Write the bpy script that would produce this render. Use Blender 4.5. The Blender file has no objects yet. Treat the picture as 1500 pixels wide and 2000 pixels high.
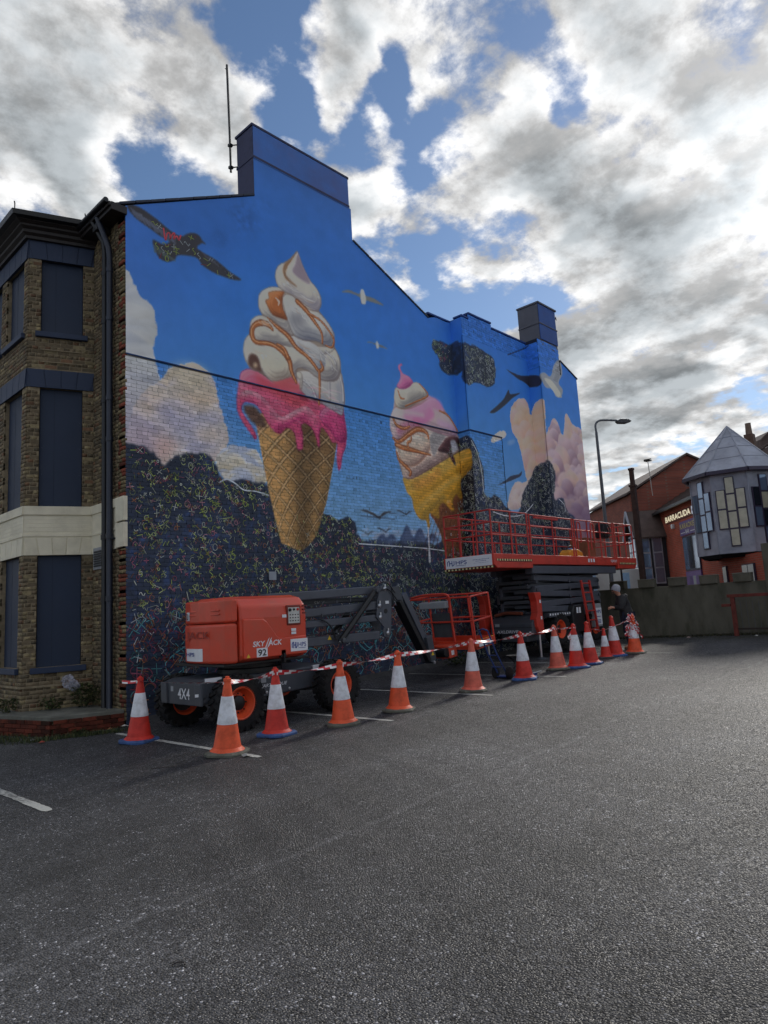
import bpy, bmesh, math, random
import numpy as np
from math import sin, cos, pi, radians, sqrt, atan2
from mathutils import Vector, Matrix

random.seed(7)
RNG = np.random.default_rng(11)
scene = bpy.context.scene
COL = scene.collection

# ------------------------------------------------------------------ camera
FPX = 1327.0
_p, _r, _y = radians(8.078), radians(3.263), radians(43.405)
_fw = np.array([cos(_y)*cos(_p), sin(_y)*cos(_p), sin(_p)])
_rt = np.array([sin(_y), -cos(_y), 0.0])
_up = np.cross(_rt, _fw)
CR = np.stack([_rt*cos(_r)-_up*sin(_r), _up*cos(_r)+_rt*sin(_r), _fw])
CAM = np.array([-5.662, -11.834, 1.783])
cd = bpy.data.cameras.new('camera')
cd.sensor_fit = 'HORIZONTAL'; cd.sensor_width = 36.0
cd.lens = 36.0*FPX/1500.0
cd.clip_start = 0.05; cd.clip_end = 3000
co = bpy.data.objects.new('camera', cd); COL.objects.link(co)
co.matrix_world = Matrix(((CR[0][0], CR[1][0], -CR[2][0], CAM[0]),
                          (CR[0][1], CR[1][1], -CR[2][1], CAM[1]),
                          (CR[0][2], CR[1][2], -CR[2][2], CAM[2]), (0, 0, 0, 1)))
scene.camera = co

# survey helper: where a sight line meets a plane of the place
def ray(x, y):
    d = CR[0]*(x-750)+CR[1]*(1000-y)+CR[2]*FPX
    return d/np.linalg.norm(d)
def on_plane(x, y, n, c):
    n = np.array(n, float); d = ray(x, y)
    return CAM+d*((c-n@CAM)/(n@d))
GX, GY = .0242, -.0089
def gz(x, y):
    return GX*min(max(x, -8.), 17.)+GY*min(max(y, -14.), 2.)

# ------------------------------------------------------------------ world: sky with broken cloud
SUN_AZ = atan2(.16, .85); SUN_EL = radians(30)
SUND = np.array([cos(SUN_EL)*cos(SUN_AZ), cos(SUN_EL)*sin(SUN_AZ), sin(SUN_EL)])
world = bpy.data.worlds.new('World'); scene.world = world; world.use_nodes = True
nt = world.node_tree; N = nt.nodes; L = nt.links
for n in list(N): N.remove(n)
def wn(t, **k):
    n = N.new(t)
    for a, b in k.items(): setattr(n, a, b)
    return n
def wmath(op, a, b=None, clamp=False):
    n = wn('ShaderNodeMath', operation=op, use_clamp=clamp)
    for i, v in enumerate((a, b)):
        if v is None: continue
        if isinstance(v, (int, float)): n.inputs[i].default_value = v
        else: L.new(v, n.inputs[i])
    return n.outputs[0]
def wramp(v, a, b, c=0., d=1., smooth=True):
    n = wn('ShaderNodeMapRange'); n.interpolation_type = 'SMOOTHSTEP' if smooth else 'LINEAR'
    L.new(v, n.inputs[0]); n.inputs[1].default_value = a; n.inputs[2].default_value = b
    n.inputs[3].default_value = c; n.inputs[4].default_value = d
    return n.outputs[0]
def wvec(op, a, b=None):
    n = wn('ShaderNodeVectorMath', operation=op)
    for i, v in enumerate((a, b)):
        if v is None: continue
        if isinstance(v, (tuple, list, np.ndarray)): n.inputs[i].default_value = tuple(v)
        else: L.new(v, n.inputs[i])
    return n
tc = wn('ShaderNodeTexCoord')
dirn = wvec('NORMALIZE', tc.outputs['Generated']).outputs[0]
sep = wn('ShaderNodeSeparateXYZ'); L.new(dirn, sep.inputs[0])
den = wmath('ADD', wmath('MAXIMUM', sep.outputs[2], 0.0), 0.20)
comb = wn('ShaderNodeCombineXYZ')
L.new(wmath('DIVIDE', sep.outputs[0], den), comb.inputs[0])
L.new(wmath('DIVIDE', sep.outputs[1], den), comb.inputs[1])
cp = comb.outputs[0]
def cloud(vec, scale, detail, rough=.58, dist=.0, off=(0, 0, 0)):
    a = wvec('ADD', vec, off).outputs[0]
    n = wn('ShaderNodeTexNoise'); n.inputs['Scale'].default_value = scale
    n.inputs['Detail'].default_value = detail; n.inputs['Roughness'].default_value = rough
    n.inputs['Distortion'].default_value = dist
    L.new(a, n.inputs['Vector']); return n.outputs[0]
SEED = (3.1, 7.7, .4)
soff = np.array([SUND[0], SUND[1], 0])*.075
def field(o, fd=10.0):
    big = cloud(cp, 2.1, 2.0, .5, .1, tuple(np.array(SEED)+o))
    mid_ = cloud(cp, 5.2, 3.0, .5, .1, tuple(np.array((5.3, 4.2, 1.1))+o))
    fine = cloud(cp, 9.0, fd, .64, .1, tuple(np.array((9.3, 1.2, 2.2))+o))
    s_ = wmath('ADD', wmath('MULTIPLY', big, .50), wmath('MULTIPLY', mid_, .70))
    s_ = wmath('ADD', s_, wmath('MULTIPLY', fine, .62))
    return wmath('SUBTRACT', s_, .41)
# the biases are read through a warped direction so that no cloud edge is round
wn1 = wn('ShaderNodeTexNoise'); wn1.inputs['Scale'].default_value = 3.2; wn1.inputs['Detail'].default_value = 5.0
L.new(cp, wn1.inputs['Vector'])
wv = wvec('SUBTRACT', wn1.outputs['Color'], (.5, .5, .5)).outputs[0]
wsc = wvec('SCALE', wv); wsc.inputs[3].default_value = .34
wdir = wvec('NORMALIZE', wvec('ADD', dirn, wsc.outputs[0]).outputs[0]).outputs[0]
def bias(px, py, rad, amt):
    d = ray(px, py)
    dt = wvec('DOT_PRODUCT', wdir, tuple(d)).outputs['Value']
    return wmath('MULTIPLY', wramp(dt, cos(radians(rad)), cos(radians(rad*.25))), amt)
BI = [(210, 150, 20, .17), (100, 320, 9, .08), (500, 50, 4.5, -.20), (545, 140, 5, -.15), (620, 115, 3.5, .16), (330, 370, 6, -.17), (170, 425, 4, .12), (480, 300, 4, -.04),
      (740, 215, 5.5, -.20), (880, 40, 8, .08), (1000, 180, 8, .08), (1110, 110, 4, -.20), (850, 250, 4, -.10), (1300, 300, 14, .11), (1020, 330, 7, .08), (690, 320, 6, .12),
      (905, 530, 5, -.18), (790, 400, 6, .14), (1220, 620, 14, .20), (1070, 450, 4, -.14), (1280, 830, 9, .08), (1150, 910, 4, -.16), (1390, 830, 4, -.20),
      (1190, 1010, 5, .16), (10, 470, 5, -.22), (1400, 380, 4, -.10), (760, 330, 5, .10), (660, 60, 5, .10), (900, 420, 5, .10), (960, 120, 3, -.08)]
bsum = None
for b in BI:
    v = bias(*b); bsum = v if bsum is None else wmath('ADD', bsum, v)
bsum = wmath('ADD', bsum, wramp(sep.outputs[2], .30, .02, 0., .14))
f0 = wmath('ADD', field(np.zeros(3)), bsum)
f1 = wmath('ADD', field(soff, 8.0), bsum)
mask = wramp(f0, .43, .60)
thick = wramp(f0, .54, .92)
lit = wramp(wmath('SUBTRACT', f1, f0), -.17, .15, 1.0, 0.0)
sund = wvec('DOT_PRODUCT', dirn, tuple(SUND)).outputs['Value']
glow = wmath('POWER', wmath('MAXIMUM', sund, 0.0), 10.0)
halo = wmath('POWER', wmath('MAXIMUM', sund, 0.0), 220.0)
# cloud brightness: thin and sun-facing parts bright, thick parts grey
br = wmath('MULTIPLY', wramp(thick, 0.0, 1.0, .90, .46, False), wmath('ADD', .48, wmath('MULTIPLY', lit, .74)))
br = wmath('ADD', br, wmath('MULTIPLY', wmath('MULTIPLY', glow, .07), wmath('SUBTRACT', 1.0, wmath('MULTIPLY', thick, .8))))
br = wmath('ADD', br, wmath('MULTIPLY', halo, .34))
tint = wn('ShaderNodeMix', data_type='RGBA')
L.new(thick, tint.inputs[0]); tint.inputs[6].default_value = (1.0, .995, .99, 1); tint.inputs[7].default_value = (.88, .95, 1.0, 1)
ccol = wvec('SCALE', tint.outputs[2]); L.new(br, ccol.inputs[3])
sky = wn('ShaderNodeTexSky'); sky.sky_type = 'NISHITA'; sky.sun_disc = False
sky.sun_elevation = SUN_EL; sky.sun_rotation = pi/2-SUN_AZ
sky.altitude = 20; sky.air_density = 1.0; sky.dust_density = .15; sky.ozone_density = 3.5
bg1 = wn('ShaderNodeBackground'); bg1.inputs[1].default_value = .056; L.new(sky.outputs[0], bg1.inputs[0])
bg2 = wn('ShaderNodeBackground'); bg2.inputs[1].default_value = .57; L.new(ccol.outputs[0], bg2.inputs[0])
mx = wn('ShaderNodeMixShader'); L.new(mask, mx.inputs[0]); L.new(bg1.outputs[0], mx.inputs[1]); L.new(bg2.outputs[0], mx.inputs[2])
wo = wn('ShaderNodeOutputWorld'); L.new(mx.outputs[0], wo.inputs[0])

sl = bpy.data.lights.new('sun', 'SUN'); sl.energy = 1.5; sl.angle = radians(12); sl.color = (1, .95, .87)
so = bpy.data.objects.new('sun', sl); COL.objects.link(so)
so.rotation_euler = Vector(tuple(-SUND)).to_track_quat('-Z', 'Y').to_euler()
so.location = (20, 5, 30)

vs = scene.view_settings
vs.view_transform = 'Standard'; vs.look = 'None'; vs.exposure = 0.88; vs.gamma = 1.0; vs.use_curve_mapping = False
scene.render.engine = 'CYCLES'
scene.cycles.use_denoising = True
scene.cycles.max_bounces = 5
scene.cycles.use_adaptive_sampling = True; scene.cycles.adaptive_threshold = .02
world.cycles.sampling_method = 'MANUAL'; world.cycles.sample_map_resolution = 512

# ------------------------------------------------------------------ helpers
def lin(c):
    c = np.asarray(c, float)/255.0
    return np.where(c <= .04045, c/12.92, ((c+.055)/1.055)**2.4)
def L3(r, g, b): return tuple(float(v) for v in lin((r, g, b)))

MATS = {}
def mat(name, base=(.5, .5, .5), rough=.6, metal=0., var=.15, vs_=6., bump=0., bs=80., attr=None, spec=.5,
        dirt=None, dsc=3., damt=.5, coat=0., emit=0., sheenvar=.0):
    if name in MATS: return MATS[name]
    m = bpy.data.materials.new(name); m.use_nodes = True
    t = m.node_tree; nn = t.nodes; ll = t.links
    b = nn['Principled BSDF']
    b.inputs['Roughness'].default_value = rough; b.inputs['Metallic'].default_value = metal
    b.inputs['Specular IOR Level'].default_value = spec
    if coat: b.inputs['Coat Weight'].default_value = coat; b.inputs['Coat Roughness'].default_value = .15
    tcn = nn.new('ShaderNodeTexCoord'); oi = nn.new('ShaderNodeObjectInfo')
    ad = nn.new('ShaderNodeVectorMath'); ad.operation = 'ADD'
    sc_ = nn.new('ShaderNodeMath'); sc_.operation = 'MULTIPLY'; sc_.inputs[1].default_value = 37.0
    ll.new(oi.outputs['Random'], sc_.inputs[0]); ll.new(tcn.outputs['Object'], ad.inputs[0]); ll.new(sc_.outputs[0], ad.inputs[1])
    V = ad.outputs[0]
    nz = nn.new('ShaderNodeTexNoise'); nz.inputs['Scale'].default_value = vs_; nz.inputs['Detail'].default_value = 6
    ll.new(V, nz.inputs['Vector'])
    mr = nn.new('ShaderNodeMapRange'); mr.inputs[1].default_value = .3; mr.inputs[2].default_value = .7
    mr.inputs[3].default_value = 1-var; mr.inputs[4].default_value = 1+var
    ll.new(nz.outputs[0], mr.inputs[0])
    vm = nn.new('ShaderNodeVectorMath'); vm.operation = 'SCALE'
    ll.new(mr.outputs[0], vm.inputs[3])
    if attr:
        at_ = nn.new('ShaderNodeVertexColor'); at_.layer_name = attr; ll.new(at_.outputs[0], vm.inputs[0])
    else:
        vm.inputs[0].default_value = tuple(base[:3])
    out = vm.outputs[0]
    if dirt is not None:
        dn = nn.new('ShaderNodeTexNoise'); dn.inputs['Scale'].default_value = dsc; dn.inputs['Detail'].default_value = 8
        dn.inputs['Roughness'].default_value = .65
        ll.new(V, dn.inputs['Vector'])
        dr = nn.new('ShaderNodeMapRange'); dr.inputs[1].default_value = .45; dr.inputs[2].default_value = .75
        dr.inputs[3].default_value = 0; dr.inputs[4].default_value = damt
        ll.new(dn.outputs[0], dr.inputs[0])
        mxn = nn.new('ShaderNodeMix'); mxn.data_type = 'RGBA'
        ll.new(dr.outputs[0], mxn.inputs[0]); ll.new(out, mxn.inputs[6]); mxn.inputs[7].default_value = (*dirt, 1)
        out = mxn.outputs[2]
        rr = nn.new('ShaderNodeMapRange'); ll.new(dr.outputs[0], rr.inputs[0])
        rr.inputs[3].default_value = rough; rr.inputs[4].default_value = min(1, rough+.35)
        ll.new(rr.outputs[0], b.inputs['Roughness'])
    ll.new(out, b.inputs['Base Color'])
    if bump:
        bn = nn.new('ShaderNodeTexNoise'); bn.inputs['Scale'].default_value = bs; bn.inputs['Detail'].default_value = 6
        ll.new(V, bn.inputs['Vector'])
        bp = nn.new('ShaderNodeBump'); bp.inputs['Strength'].default_value = bump; bp.inputs['Distance'].default_value = .01
        ll.new(bn.outputs[0], bp.inputs['Height']); ll.new(bp.outputs[0], b.inputs['Normal'])
    if emit:
        b.inputs['Emission Color'].default_value = (*base[:3], 1); b.inputs['Emission Strength'].default_value = emit
    MATS[name] = m; return m

ROOTLOC = {}
def root_of(o):
    while o.parent is not None: o = o.parent
    return o
def tag(o, label=None, cat=None, group=None, kind=None):
    if label: o['label'] = label
    if cat: o['category'] = cat
    if group: o['group'] = group
    if kind: o['kind'] = kind
    return o
def thing(name, loc, label, cat, group=None, rz=0., tilt=(0, 0)):
    o = bpy.data.objects.new(name, None); COL.objects.link(o)
    o.empty_display_size = .2
    o.location = loc; o.rotation_euler = (tilt[0], tilt[1], rz)
    ROOTLOC[o.name] = np.array(loc, float)
    return tag(o, label, cat, group)

def link_mesh(name, me, parent=None, mat_=None):
    o = bpy.data.objects.new(name, me); COL.objects.link(o)
    if parent is not None: o.parent = parent
    if mat_ is not None and len(me.materials) == 0: me.materials.append(mat_)
    return o

class MB:
    """collects shapes into one mesh"""
    def __init__(s): s.v = []; s.f = []; s.c = []
    def add(s, vs_, fs, col=None):
        b = len(s.v); s.v += [tuple(float(q) for q in v) for v in vs_]
        for f in fs:
            s.f.append(tuple(b+i for i in f)); s.c.append(col)
        return s
    def box(s, c, size, rot=None, col=None):
        hx, hy, hz = size[0]/2, size[1]/2, size[2]/2
        P = [(-hx, -hy, -hz), (hx, -hy, -hz), (hx, hy, -hz), (-hx, hy, -hz), (-hx, -hy, hz), (hx, -hy, hz), (hx, hy, hz), (-hx, hy, hz)]
        if rot is not None: P = [rot@Vector(p) for p in P]
        P = [(p[0]+c[0], p[1]+c[1], p[2]+c[2]) for p in P]
        return s.add(P, [(0, 3, 2, 1), (4, 5, 6, 7), (0, 1, 5, 4), (1, 2, 6, 5), (2, 3, 7, 6), (3, 0, 4, 7)], col)
    def b2(s, x0, x1, y0, y1, z0, z1, col=None):
        return s.box(((x0+x1)/2, (y0+y1)/2, (z0+z1)/2), (abs(x1-x0), abs(y1-y0), abs(z1-z0)), None, col)
    def bar(s, a, b, w, h, col=None, up=(0, 0, 1)):
        a = Vector(a); b = Vector(b); d = (b-a); ln = d.length; d.normalize()
        u = Vector(up); sx = d.cross(u)
        if sx.length < 1e-4: sx = d.cross(Vector((1, 0, 0)))
        sx.normalize(); uz = sx.cross(d)
        P = []
        for q in (a, b):
            for i, j in ((-1, -1), (1, -1), (1, 1), (-1, 1)): P.append(q+sx*(i*w/2)+uz*(j*h/2))
        return s.add(P, [(0, 3, 2, 1), (4, 5, 6, 7), (0, 1, 5, 4), (1, 2, 6, 5), (2, 3, 7, 6), (3, 0, 4, 7)][::1], col)
    def tube(s, pts, r, n=8, col=None, caps=True):
        pts = [Vector(p) for p in pts]; rs = r if isinstance(r, (list, tuple)) else [r]*len(pts)
        V = []; F = []; prev = None
        for i, p in enumerate(pts):
            d = (pts[min(i+1, len(pts)-1)]-pts[max(i-1, 0)]).normalized()
            u = Vector((0, 0, 1)) if abs(d.z) < .95 else Vector((1, 0, 0))
            if prev is not None:
                u = prev
            sx = d.cross(u)
            if sx.length < 1e-4: sx = d.orthogonal()
            sx.normalize(); uz = sx.cross(d).normalized(); prev = uz
            for k in range(n):
                a = 2*pi*k/n; V.append(p+sx*(cos(a)*rs[i])+uz*(sin(a)*rs[i]))
        for i in range(len(pts)-1):
            for k in range(n):
                k2 = (k+1) % n
                F.append((i*n+k, i*n+k2, (i+1)*n+k2, (i+1)*n+k))
        if caps:
            F.append(tuple(range(n))[::-1]); F.append(tuple((len(pts)-1)*n+k for k in range(n)))
        return s.add(V, F, col)
    def prism(s, poly, off, col=None):
        """poly: list of 3D points, extruded by off"""
        n = len(poly); off = Vector(off)
        V = [Vector(p) for p in poly]+[Vector(p)+off for p in poly]
        F = [tuple(range(n))[::-1], tuple(range(n, 2*n))]+[(i, (i+1) % n, n+(i+1) % n, n+i) for i in range(n)]
        return s.add(V, F, col)
    def lathe(s, prof, n=24, c=(0, 0, 0), axis='z', col=None, closed=False, caps=True):
        V = []; F = []
        for (r, z) in prof:
            for k in range(n):
                a = 2*pi*k/n
                q = (r*cos(a), r*sin(a), z)
                if axis == 'y': q = (q[0], q[2], q[1])
                if axis == 'x': q = (q[2], q[0], q[1])
                V.append((q[0]+c[0], q[1]+c[1], q[2]+c[2]))
        m = len(prof)
        for i in range(m-1 if not closed else m):
            j = (i+1) % m
            for k in range(n):
                k2 = (k+1) % n; F.append((i*n+k, i*n+k2, j*n+k2, j*n+k))
        if not closed and caps:
            if prof[0][0] > 1e-4: F.append(tuple(range(n))[::-1])
            if prof[-1][0] > 1e-4: F.append(tuple((m-1)*n+k for k in range(n)))
        return s.add(V, F, col)
    def build(s, name, m, parent=None, bev=0., smooth=False, world=True, seg=2, kind=None):
        o0 = np.zeros(3)
        if parent is not None and world:
            r = root_of(parent); o0 = ROOTLOC.get(r.name, np.zeros(3))
        vv = [(v[0]-o0[0], v[1]-o0[1], v[2]-o0[2]) for v in s.v]
        me = bpy.data.meshes.new(name); me.from_pydata(vv, [], s.f)
        bm = bmesh.new(); bm.from_mesh(me); bmesh.ops.recalc_face_normals(bm, faces=bm.faces)
        bm.to_mesh(me); bm.free()
        if any(c is not None for c in s.c):
            ca = me.color_attributes.new('Col', 'FLOAT_COLOR', 'CORNER')
            arr = np.ones((len(me.loops), 4), np.float32)
            li = 0
            for poly, c in zip(me.polygons, s.c):
                arr[poly.loop_start:poly.loop_start+poly.loop_total, :3] = c if c is not None else (.5, .5, .5)
            ca.data.foreach_set('color', arr.ravel())
        if smooth:
            for pl in me.polygons: pl.use_smooth = True
        o = link_mesh(name, me, parent, m)
        if bev:
            md = o.modifiers.new('bevel', 'BEVEL'); md.width = bev; md.segments = seg; md.limit_method = 'ANGLE'; md.angle_limit = radians(35)
            if smooth is None or not smooth:
                pass
        if smooth and smooth != 'all':
            try: me.set_sharp_from_angle(angle=radians(40))
            except Exception: pass
        if kind: o['kind'] = kind
        return o

def copy_tree(o, parent=None):
    c = o.copy(); COL.objects.link(c); c.parent = parent
    if o.name in ROOTLOC: ROOTLOC[c.name] = ROOTLOC[o.name]
    for ch in list(o.children): copy_tree(ch, c)
    return c

def text_mesh(txt, size=1.0, extrude=.004, bold=0.0, shear=0., space=1.0):
    cu = bpy.data.curves.new('lettering', 'FONT'); cu.body = txt; cu.size = size; cu.extrude = extrude
    cu.offset = bold; cu.shear = shear; cu.space_character = space; cu.align_x = 'LEFT'; cu.resolution_u = 3
    o = bpy.data.objects.new('lettering_source', cu); COL.objects.link(o)
    bpy.context.view_layer.update()
    dg = bpy.context.evaluated_depsgraph_get()
    me = bpy.data.meshes.new_from_object(o.evaluated_get(dg))
    bpy.data.objects.remove(o); bpy.data.curves.remove(cu)
    me.materials.clear()
    return me
def lettering(name, txt, pos, right, up, width, height, m, parent, bold=0., shear=0., extrude=.003, world=True, space=1.0):
    """flat lettering fitted into width x height, lower-left corner at pos"""
    me = text_mesh(txt, 1.0, 0.0, bold, shear, space)
    co_ = np.array([v.co[:] for v in me.vertices])
    mn, mx_ = co_.min(0), co_.max(0)
    R_ = np.array(right, float); R_ /= np.linalg.norm(R_); U_ = np.array(up, float); U_ /= np.linalg.norm(U_); Nn = np.cross(R_, U_)
    o0 = np.zeros(3)
    if parent is not None and world: o0 = ROOTLOC.get(root_of(parent).name, np.zeros(3))
    for v in me.vertices:
        a = (v.co.x-mn[0])/(mx_[0]-mn[0])*width; b = (v.co.y-mn[1])/max(mx_[1]-mn[1], 1e-6)*height
        q = np.array(pos, float)+R_*a+U_*b+Nn*extrude-o0
        v.co = q
    return link_mesh(name, me, parent, m)

# ------------------------------------------------------------------ ground
def asphalt():
    m = bpy.data.materials.new('asphalt'); m.use_nodes = True
    t = m.node_tree; nn = t.nodes; ll = t.links; b = nn['Principled BSDF']
    g = nn.new('ShaderNodeNewGeometry'); P = g.outputs['Position']
    def nd(t_, **k):
        n = nn.new(t_)
        for a, v in k.items(): n.inputs[a].default_value = v
        return n
    def mth(op, a, b_=None, cl=False):
        n = nn.new('ShaderNodeMath'); n.operation = op; n.use_clamp = cl
        for i, v in enumerate((a, b_)):
            if v is None: continue
            if isinstance(v, (int, float)): n.inputs[i].default_value = v
            else: ll.new(v, n.inputs[i])
        return n.outputs[0]
    def rng(v, a, b_, c, d):
        n = nn.new('ShaderNodeMapRange'); ll.new(v, n.inputs[0])
        for i, q in enumerate((a, b_, c, d)): n.inputs[i+1].default_value = q
        return n.outputs[0]
    vo = nd('ShaderNodeTexVoronoi', Scale=82.0); ll.new(P, vo.inputs['Vector'])
    sx = nn.new('ShaderNodeSeparateXYZ'); ll.new(vo.outputs['Color'], sx.inputs[0])
    chip = rng(sx.outputs[0], 0, 1, .003, .070)
    spark = rng(sx.outputs[1], .945, 1.0, 0, .38)  # random bright cells: specular glints on the chips, painted into the colour
    big = nd('ShaderNodeTexNoise', Scale=.55, Detail=5.0); ll.new(P, big.inputs['Vector'])
    mid = nd('ShaderNodeTexNoise', Scale=7.0, Detail=6.0, Roughness=.7); ll.new(P, mid.inputs['Vector'])
    # streaks left along the wheel direction (x)
    mp = nn.new('ShaderNodeMapping'); mp.inputs['Scale'].default_value = (.25, 2.2, 1); ll.new(P, mp.inputs[0])
    stn = nd('ShaderNodeTexNoise', Scale=1.0, Detail=5.0); ll.new(mp.outputs[0], stn.inputs['Vector'])
    v = mth('ADD', chip, mth('MULTIPLY', spark, rng(mid.outputs[0], .35, .7, .25, 1.25)))
    v = mth('MULTIPLY', v, rng(big.outputs[0], .3, .7, .78, 1.25))
    v = mth('MULTIPLY', v, rng(mid.outputs[0], .3, .7, .70, 1.3))
    v = mth('MULTIPLY', v, rng(stn.outputs[0], .3, .7, .80, 1.22))
    # oil stains and dusty patches
    pat = nd('ShaderNodeTexNoise', Scale=.28, Detail=7.0, Roughness=.62, Distortion=.6); ll.new(P, pat.inputs['Vector'])
    v = mth('MULTIPLY', v, rng(pat.outputs[0], .36, .66, .62, 1.42))
    oil = nd('ShaderNodeTexNoise', Scale=.9, Detail=4.0, Roughness=.5); ll.new(P, oil.inputs['Vector'])
    v = mth('MULTIPLY', v, rng(oil.outputs[0], .60, .70, 1.0, .62))
    # an old laying joint, dusty, parallel to the wall
    sp = nn.new('ShaderNodeSeparateXYZ'); ll.new(P, sp.inputs[0])
    wob = nd('ShaderNodeTexNoise', Scale=.8, Detail=6.0, Roughness=.6); ll.new(P, wob.inputs['Vector'])
    d = mth('ABSOLUTE', mth('ADD', mth('ADD', sp.outputs[1], 7.72), mth('MULTIPLY', wob.outputs[0], -.32)))
    sm = mth('MULTIPLY', rng(d, 0, .055, 1, 0), rng(mid.outputs[0], .35, .62, 0, 1), True)
    v = mth('ADD', v, mth('MULTIPLY', sm, .055))
    cb = nn.new('ShaderNodeCombineColor')
    ll.new(v, cb.inputs[0]); ll.new(v, cb.inputs[1]); ll.new(mth('MULTIPLY', v, 1.08), cb.inputs[2])
    # moss film towards the far boundary wall and planter
    msn = nd('ShaderNodeTexNoise', Scale=2.2, Detail=8.0, Roughness=.7); ll.new(P, msn.inputs['Vector'])
    mo = mth('MULTIPLY', rng(sp.outputs[0], 13.6, 15.8, 0, 1), rng(msn.outputs[0], .42, .62, 0, .85), True)
    mxn = nn.new('ShaderNodeMix'); mxn.data_type = 'RGBA'; ll.new(mo, mxn.inputs[0]); ll.new(cb.outputs[0], mxn.inputs[6])
    mxn.inputs[7].default_value = (.028, .034, .014, 1)
    ll.new(mxn.outputs[2], b.inputs['Base Color'])
    b.inputs['Roughness'].default_value = .72; b.inputs['Specular IOR Level'].default_value = .42
    ll.new(rng(sx.outputs[2], 0, 1, .38, .95), b.inputs['Roughness'])
    hh = mth('ADD', mth('MULTIPLY', vo.outputs['Distance'], -1.0), mth('MULTIPLY', sx.outputs[0], .35))
    bp = nn.new('ShaderNodeBump'); bp.inputs['Strength'].default_value = 1.0; bp.inputs['Distance'].default_value = .010
    ll.new(hh, bp.inputs['Height']); ll.new(bp.outputs[0], b.inputs['Normal'])
    return m
ASPHALT = asphalt()
xs = [-200, -8, 17, 400]; ys = [-200, -14, 2, 400]
gm = bpy.data.meshes.new('car_park_ground')
gm.from_pydata([(x, y, gz(x, y)) for y in ys for x in xs], [], [(j*4+i, j*4+i+1, (j+1)*4+i+1, (j+1)*4+i) for j in range(3) for i in range(3)])
ground = link_mesh('car_park_ground', gm, None, ASPHALT)
tag(ground, 'dark worn asphalt of the car park with pale stone chips and painted glints', 'car park', kind='structure')

def paint_mat():
    m = bpy.data.materials.new('worn_line_paint'); m.use_nodes = True
    nn = m.node_tree.nodes; ll = m.node_tree.links; b = nn['Principled BSDF']
    g = nn.new('ShaderNodeNewGeometry')
    n1 = nn.new('ShaderNodeTexNoise'); n1.inputs['Scale'].default_value = 22; n1.inputs['Detail'].default_value = 8; n1.inputs['Roughness'].default_value = .75
    n2 = nn.new('ShaderNodeTexNoise'); n2.inputs['Scale'].default_value = 1.6; n2.inputs['Detail'].default_value = 3
    for n in (n1, n2): ll.new(g.outputs['Position'], n.inputs['Vector'])
    a = nn.new('ShaderNodeMath'); a.operation = 'MULTIPLY_ADD'; ll.new(n2.outputs[0], a.inputs[0]); a.inputs[1].default_value = .55; ll.new(n1.outputs[0], a.inputs[2])
    r = nn.new('ShaderNodeMapRange'); ll.new(a.outputs[0], r.inputs[0]); r.inputs[1].default_value = .62; r.inputs[2].default_value = .76
    mx_ = nn.new('ShaderNodeMix'); mx_.data_type = 'RGBA'; ll.new(r.outputs[0], mx_.inputs[0])
    mx_.inputs[6].default_value = (.07, .07, .07, 1); mx_.inputs[7].default_value = (.42, .42, .39, 1)
    ll.new(mx_.outputs[2], b.inputs['Base Color']); b.inputs['Roughness'].default_value = .8
    return m
LINEP = paint_mat()
for x, y0, y1 in ((-2.9, -.9, -4.38), (-.42, -.55, -4.5), (2.05, -.4, -4.48), (4.55, -.4, -4.58), (6.98, -.4, -4.68), (9.22, -.6, -4.9), (11.3, -1.6, -5.2)):
    me = bpy.data.meshes.new('parking_line'); V = []; F = []; n = 60
    for i in range(n+1):
        yy = y0+(y1-y0)*i/n; w = .05+random.uniform(-.006, .006)
        if i in (0, n): w *= .7
        for s_ in (-1, 1): V.append((x+s_*w+random.uniform(-.003, .003), yy, gz(x, yy)+.004))
    for i in range(n): F.append((2*i, 2*i+1, 2*i+3, 2*i+2))
    me.from_pydata(V, [], F)
    tag(link_mesh('parking_line', me, None, LINEP), kind='structure')
# ------------------------------------------------------------------ the painted gable: mural laid out on the wall in metres (u along the wall, z up)
A_END, PB, B_END, PC, C_END = 10.24, .43, 13.80, .90, 16.25
U1 = A_END; U2 = A_END+PB; U3 = B_END+PB; U4 = B_END+PC; U5 = C_END+PC
def uz(px, py):
    P = on_plane(px, py, (0, 1, 0), 0)
    if 0 < P[0] <= A_END or P[0] <= 0: return P[0], P[2]
    P = on_plane(px, py, (1, 0, 0), A_END)
    if -PB <= P[1] <= 0: return A_END-P[1], P[2]
    P = on_plane(px, py, (0, 1, 0), -PB)
    if P[0] <= B_END: return P[0]+PB, P[2]
    P = on_plane(px, py, (1, 0, 0), B_END)
    if -PC <= P[1] <= -PB: return U3+(-PB-P[1]), P[2]
    P = on_plane(px, py, (0, 1, 0), -PC)
    return P[0]+PC, P[2]
def xy_of(u):
    u = np.asarray(u, float)
    x = np.where(u < U1, u, np.where(u < U2, A_END, np.where(u < U3, u-PB, np.where(u < U4, B_END, u-PC))))
    y = np.where(u < U1, 0, np.where(u < U2, -(u-U1), np.where(u < U3, -PB, np.where(u < U4, -PB-(u-U3), -PC))))
    return x, y
RES = .0125; CW = int(17.4/RES); CH = int(13.6/RES)
UU, ZZ = np.meshgrid((np.arange(CW)+.5)*RES, (np.arange(CH)+.5)*RES)
CAN = np.zeros((CH, CW, 3), np.float32)
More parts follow.
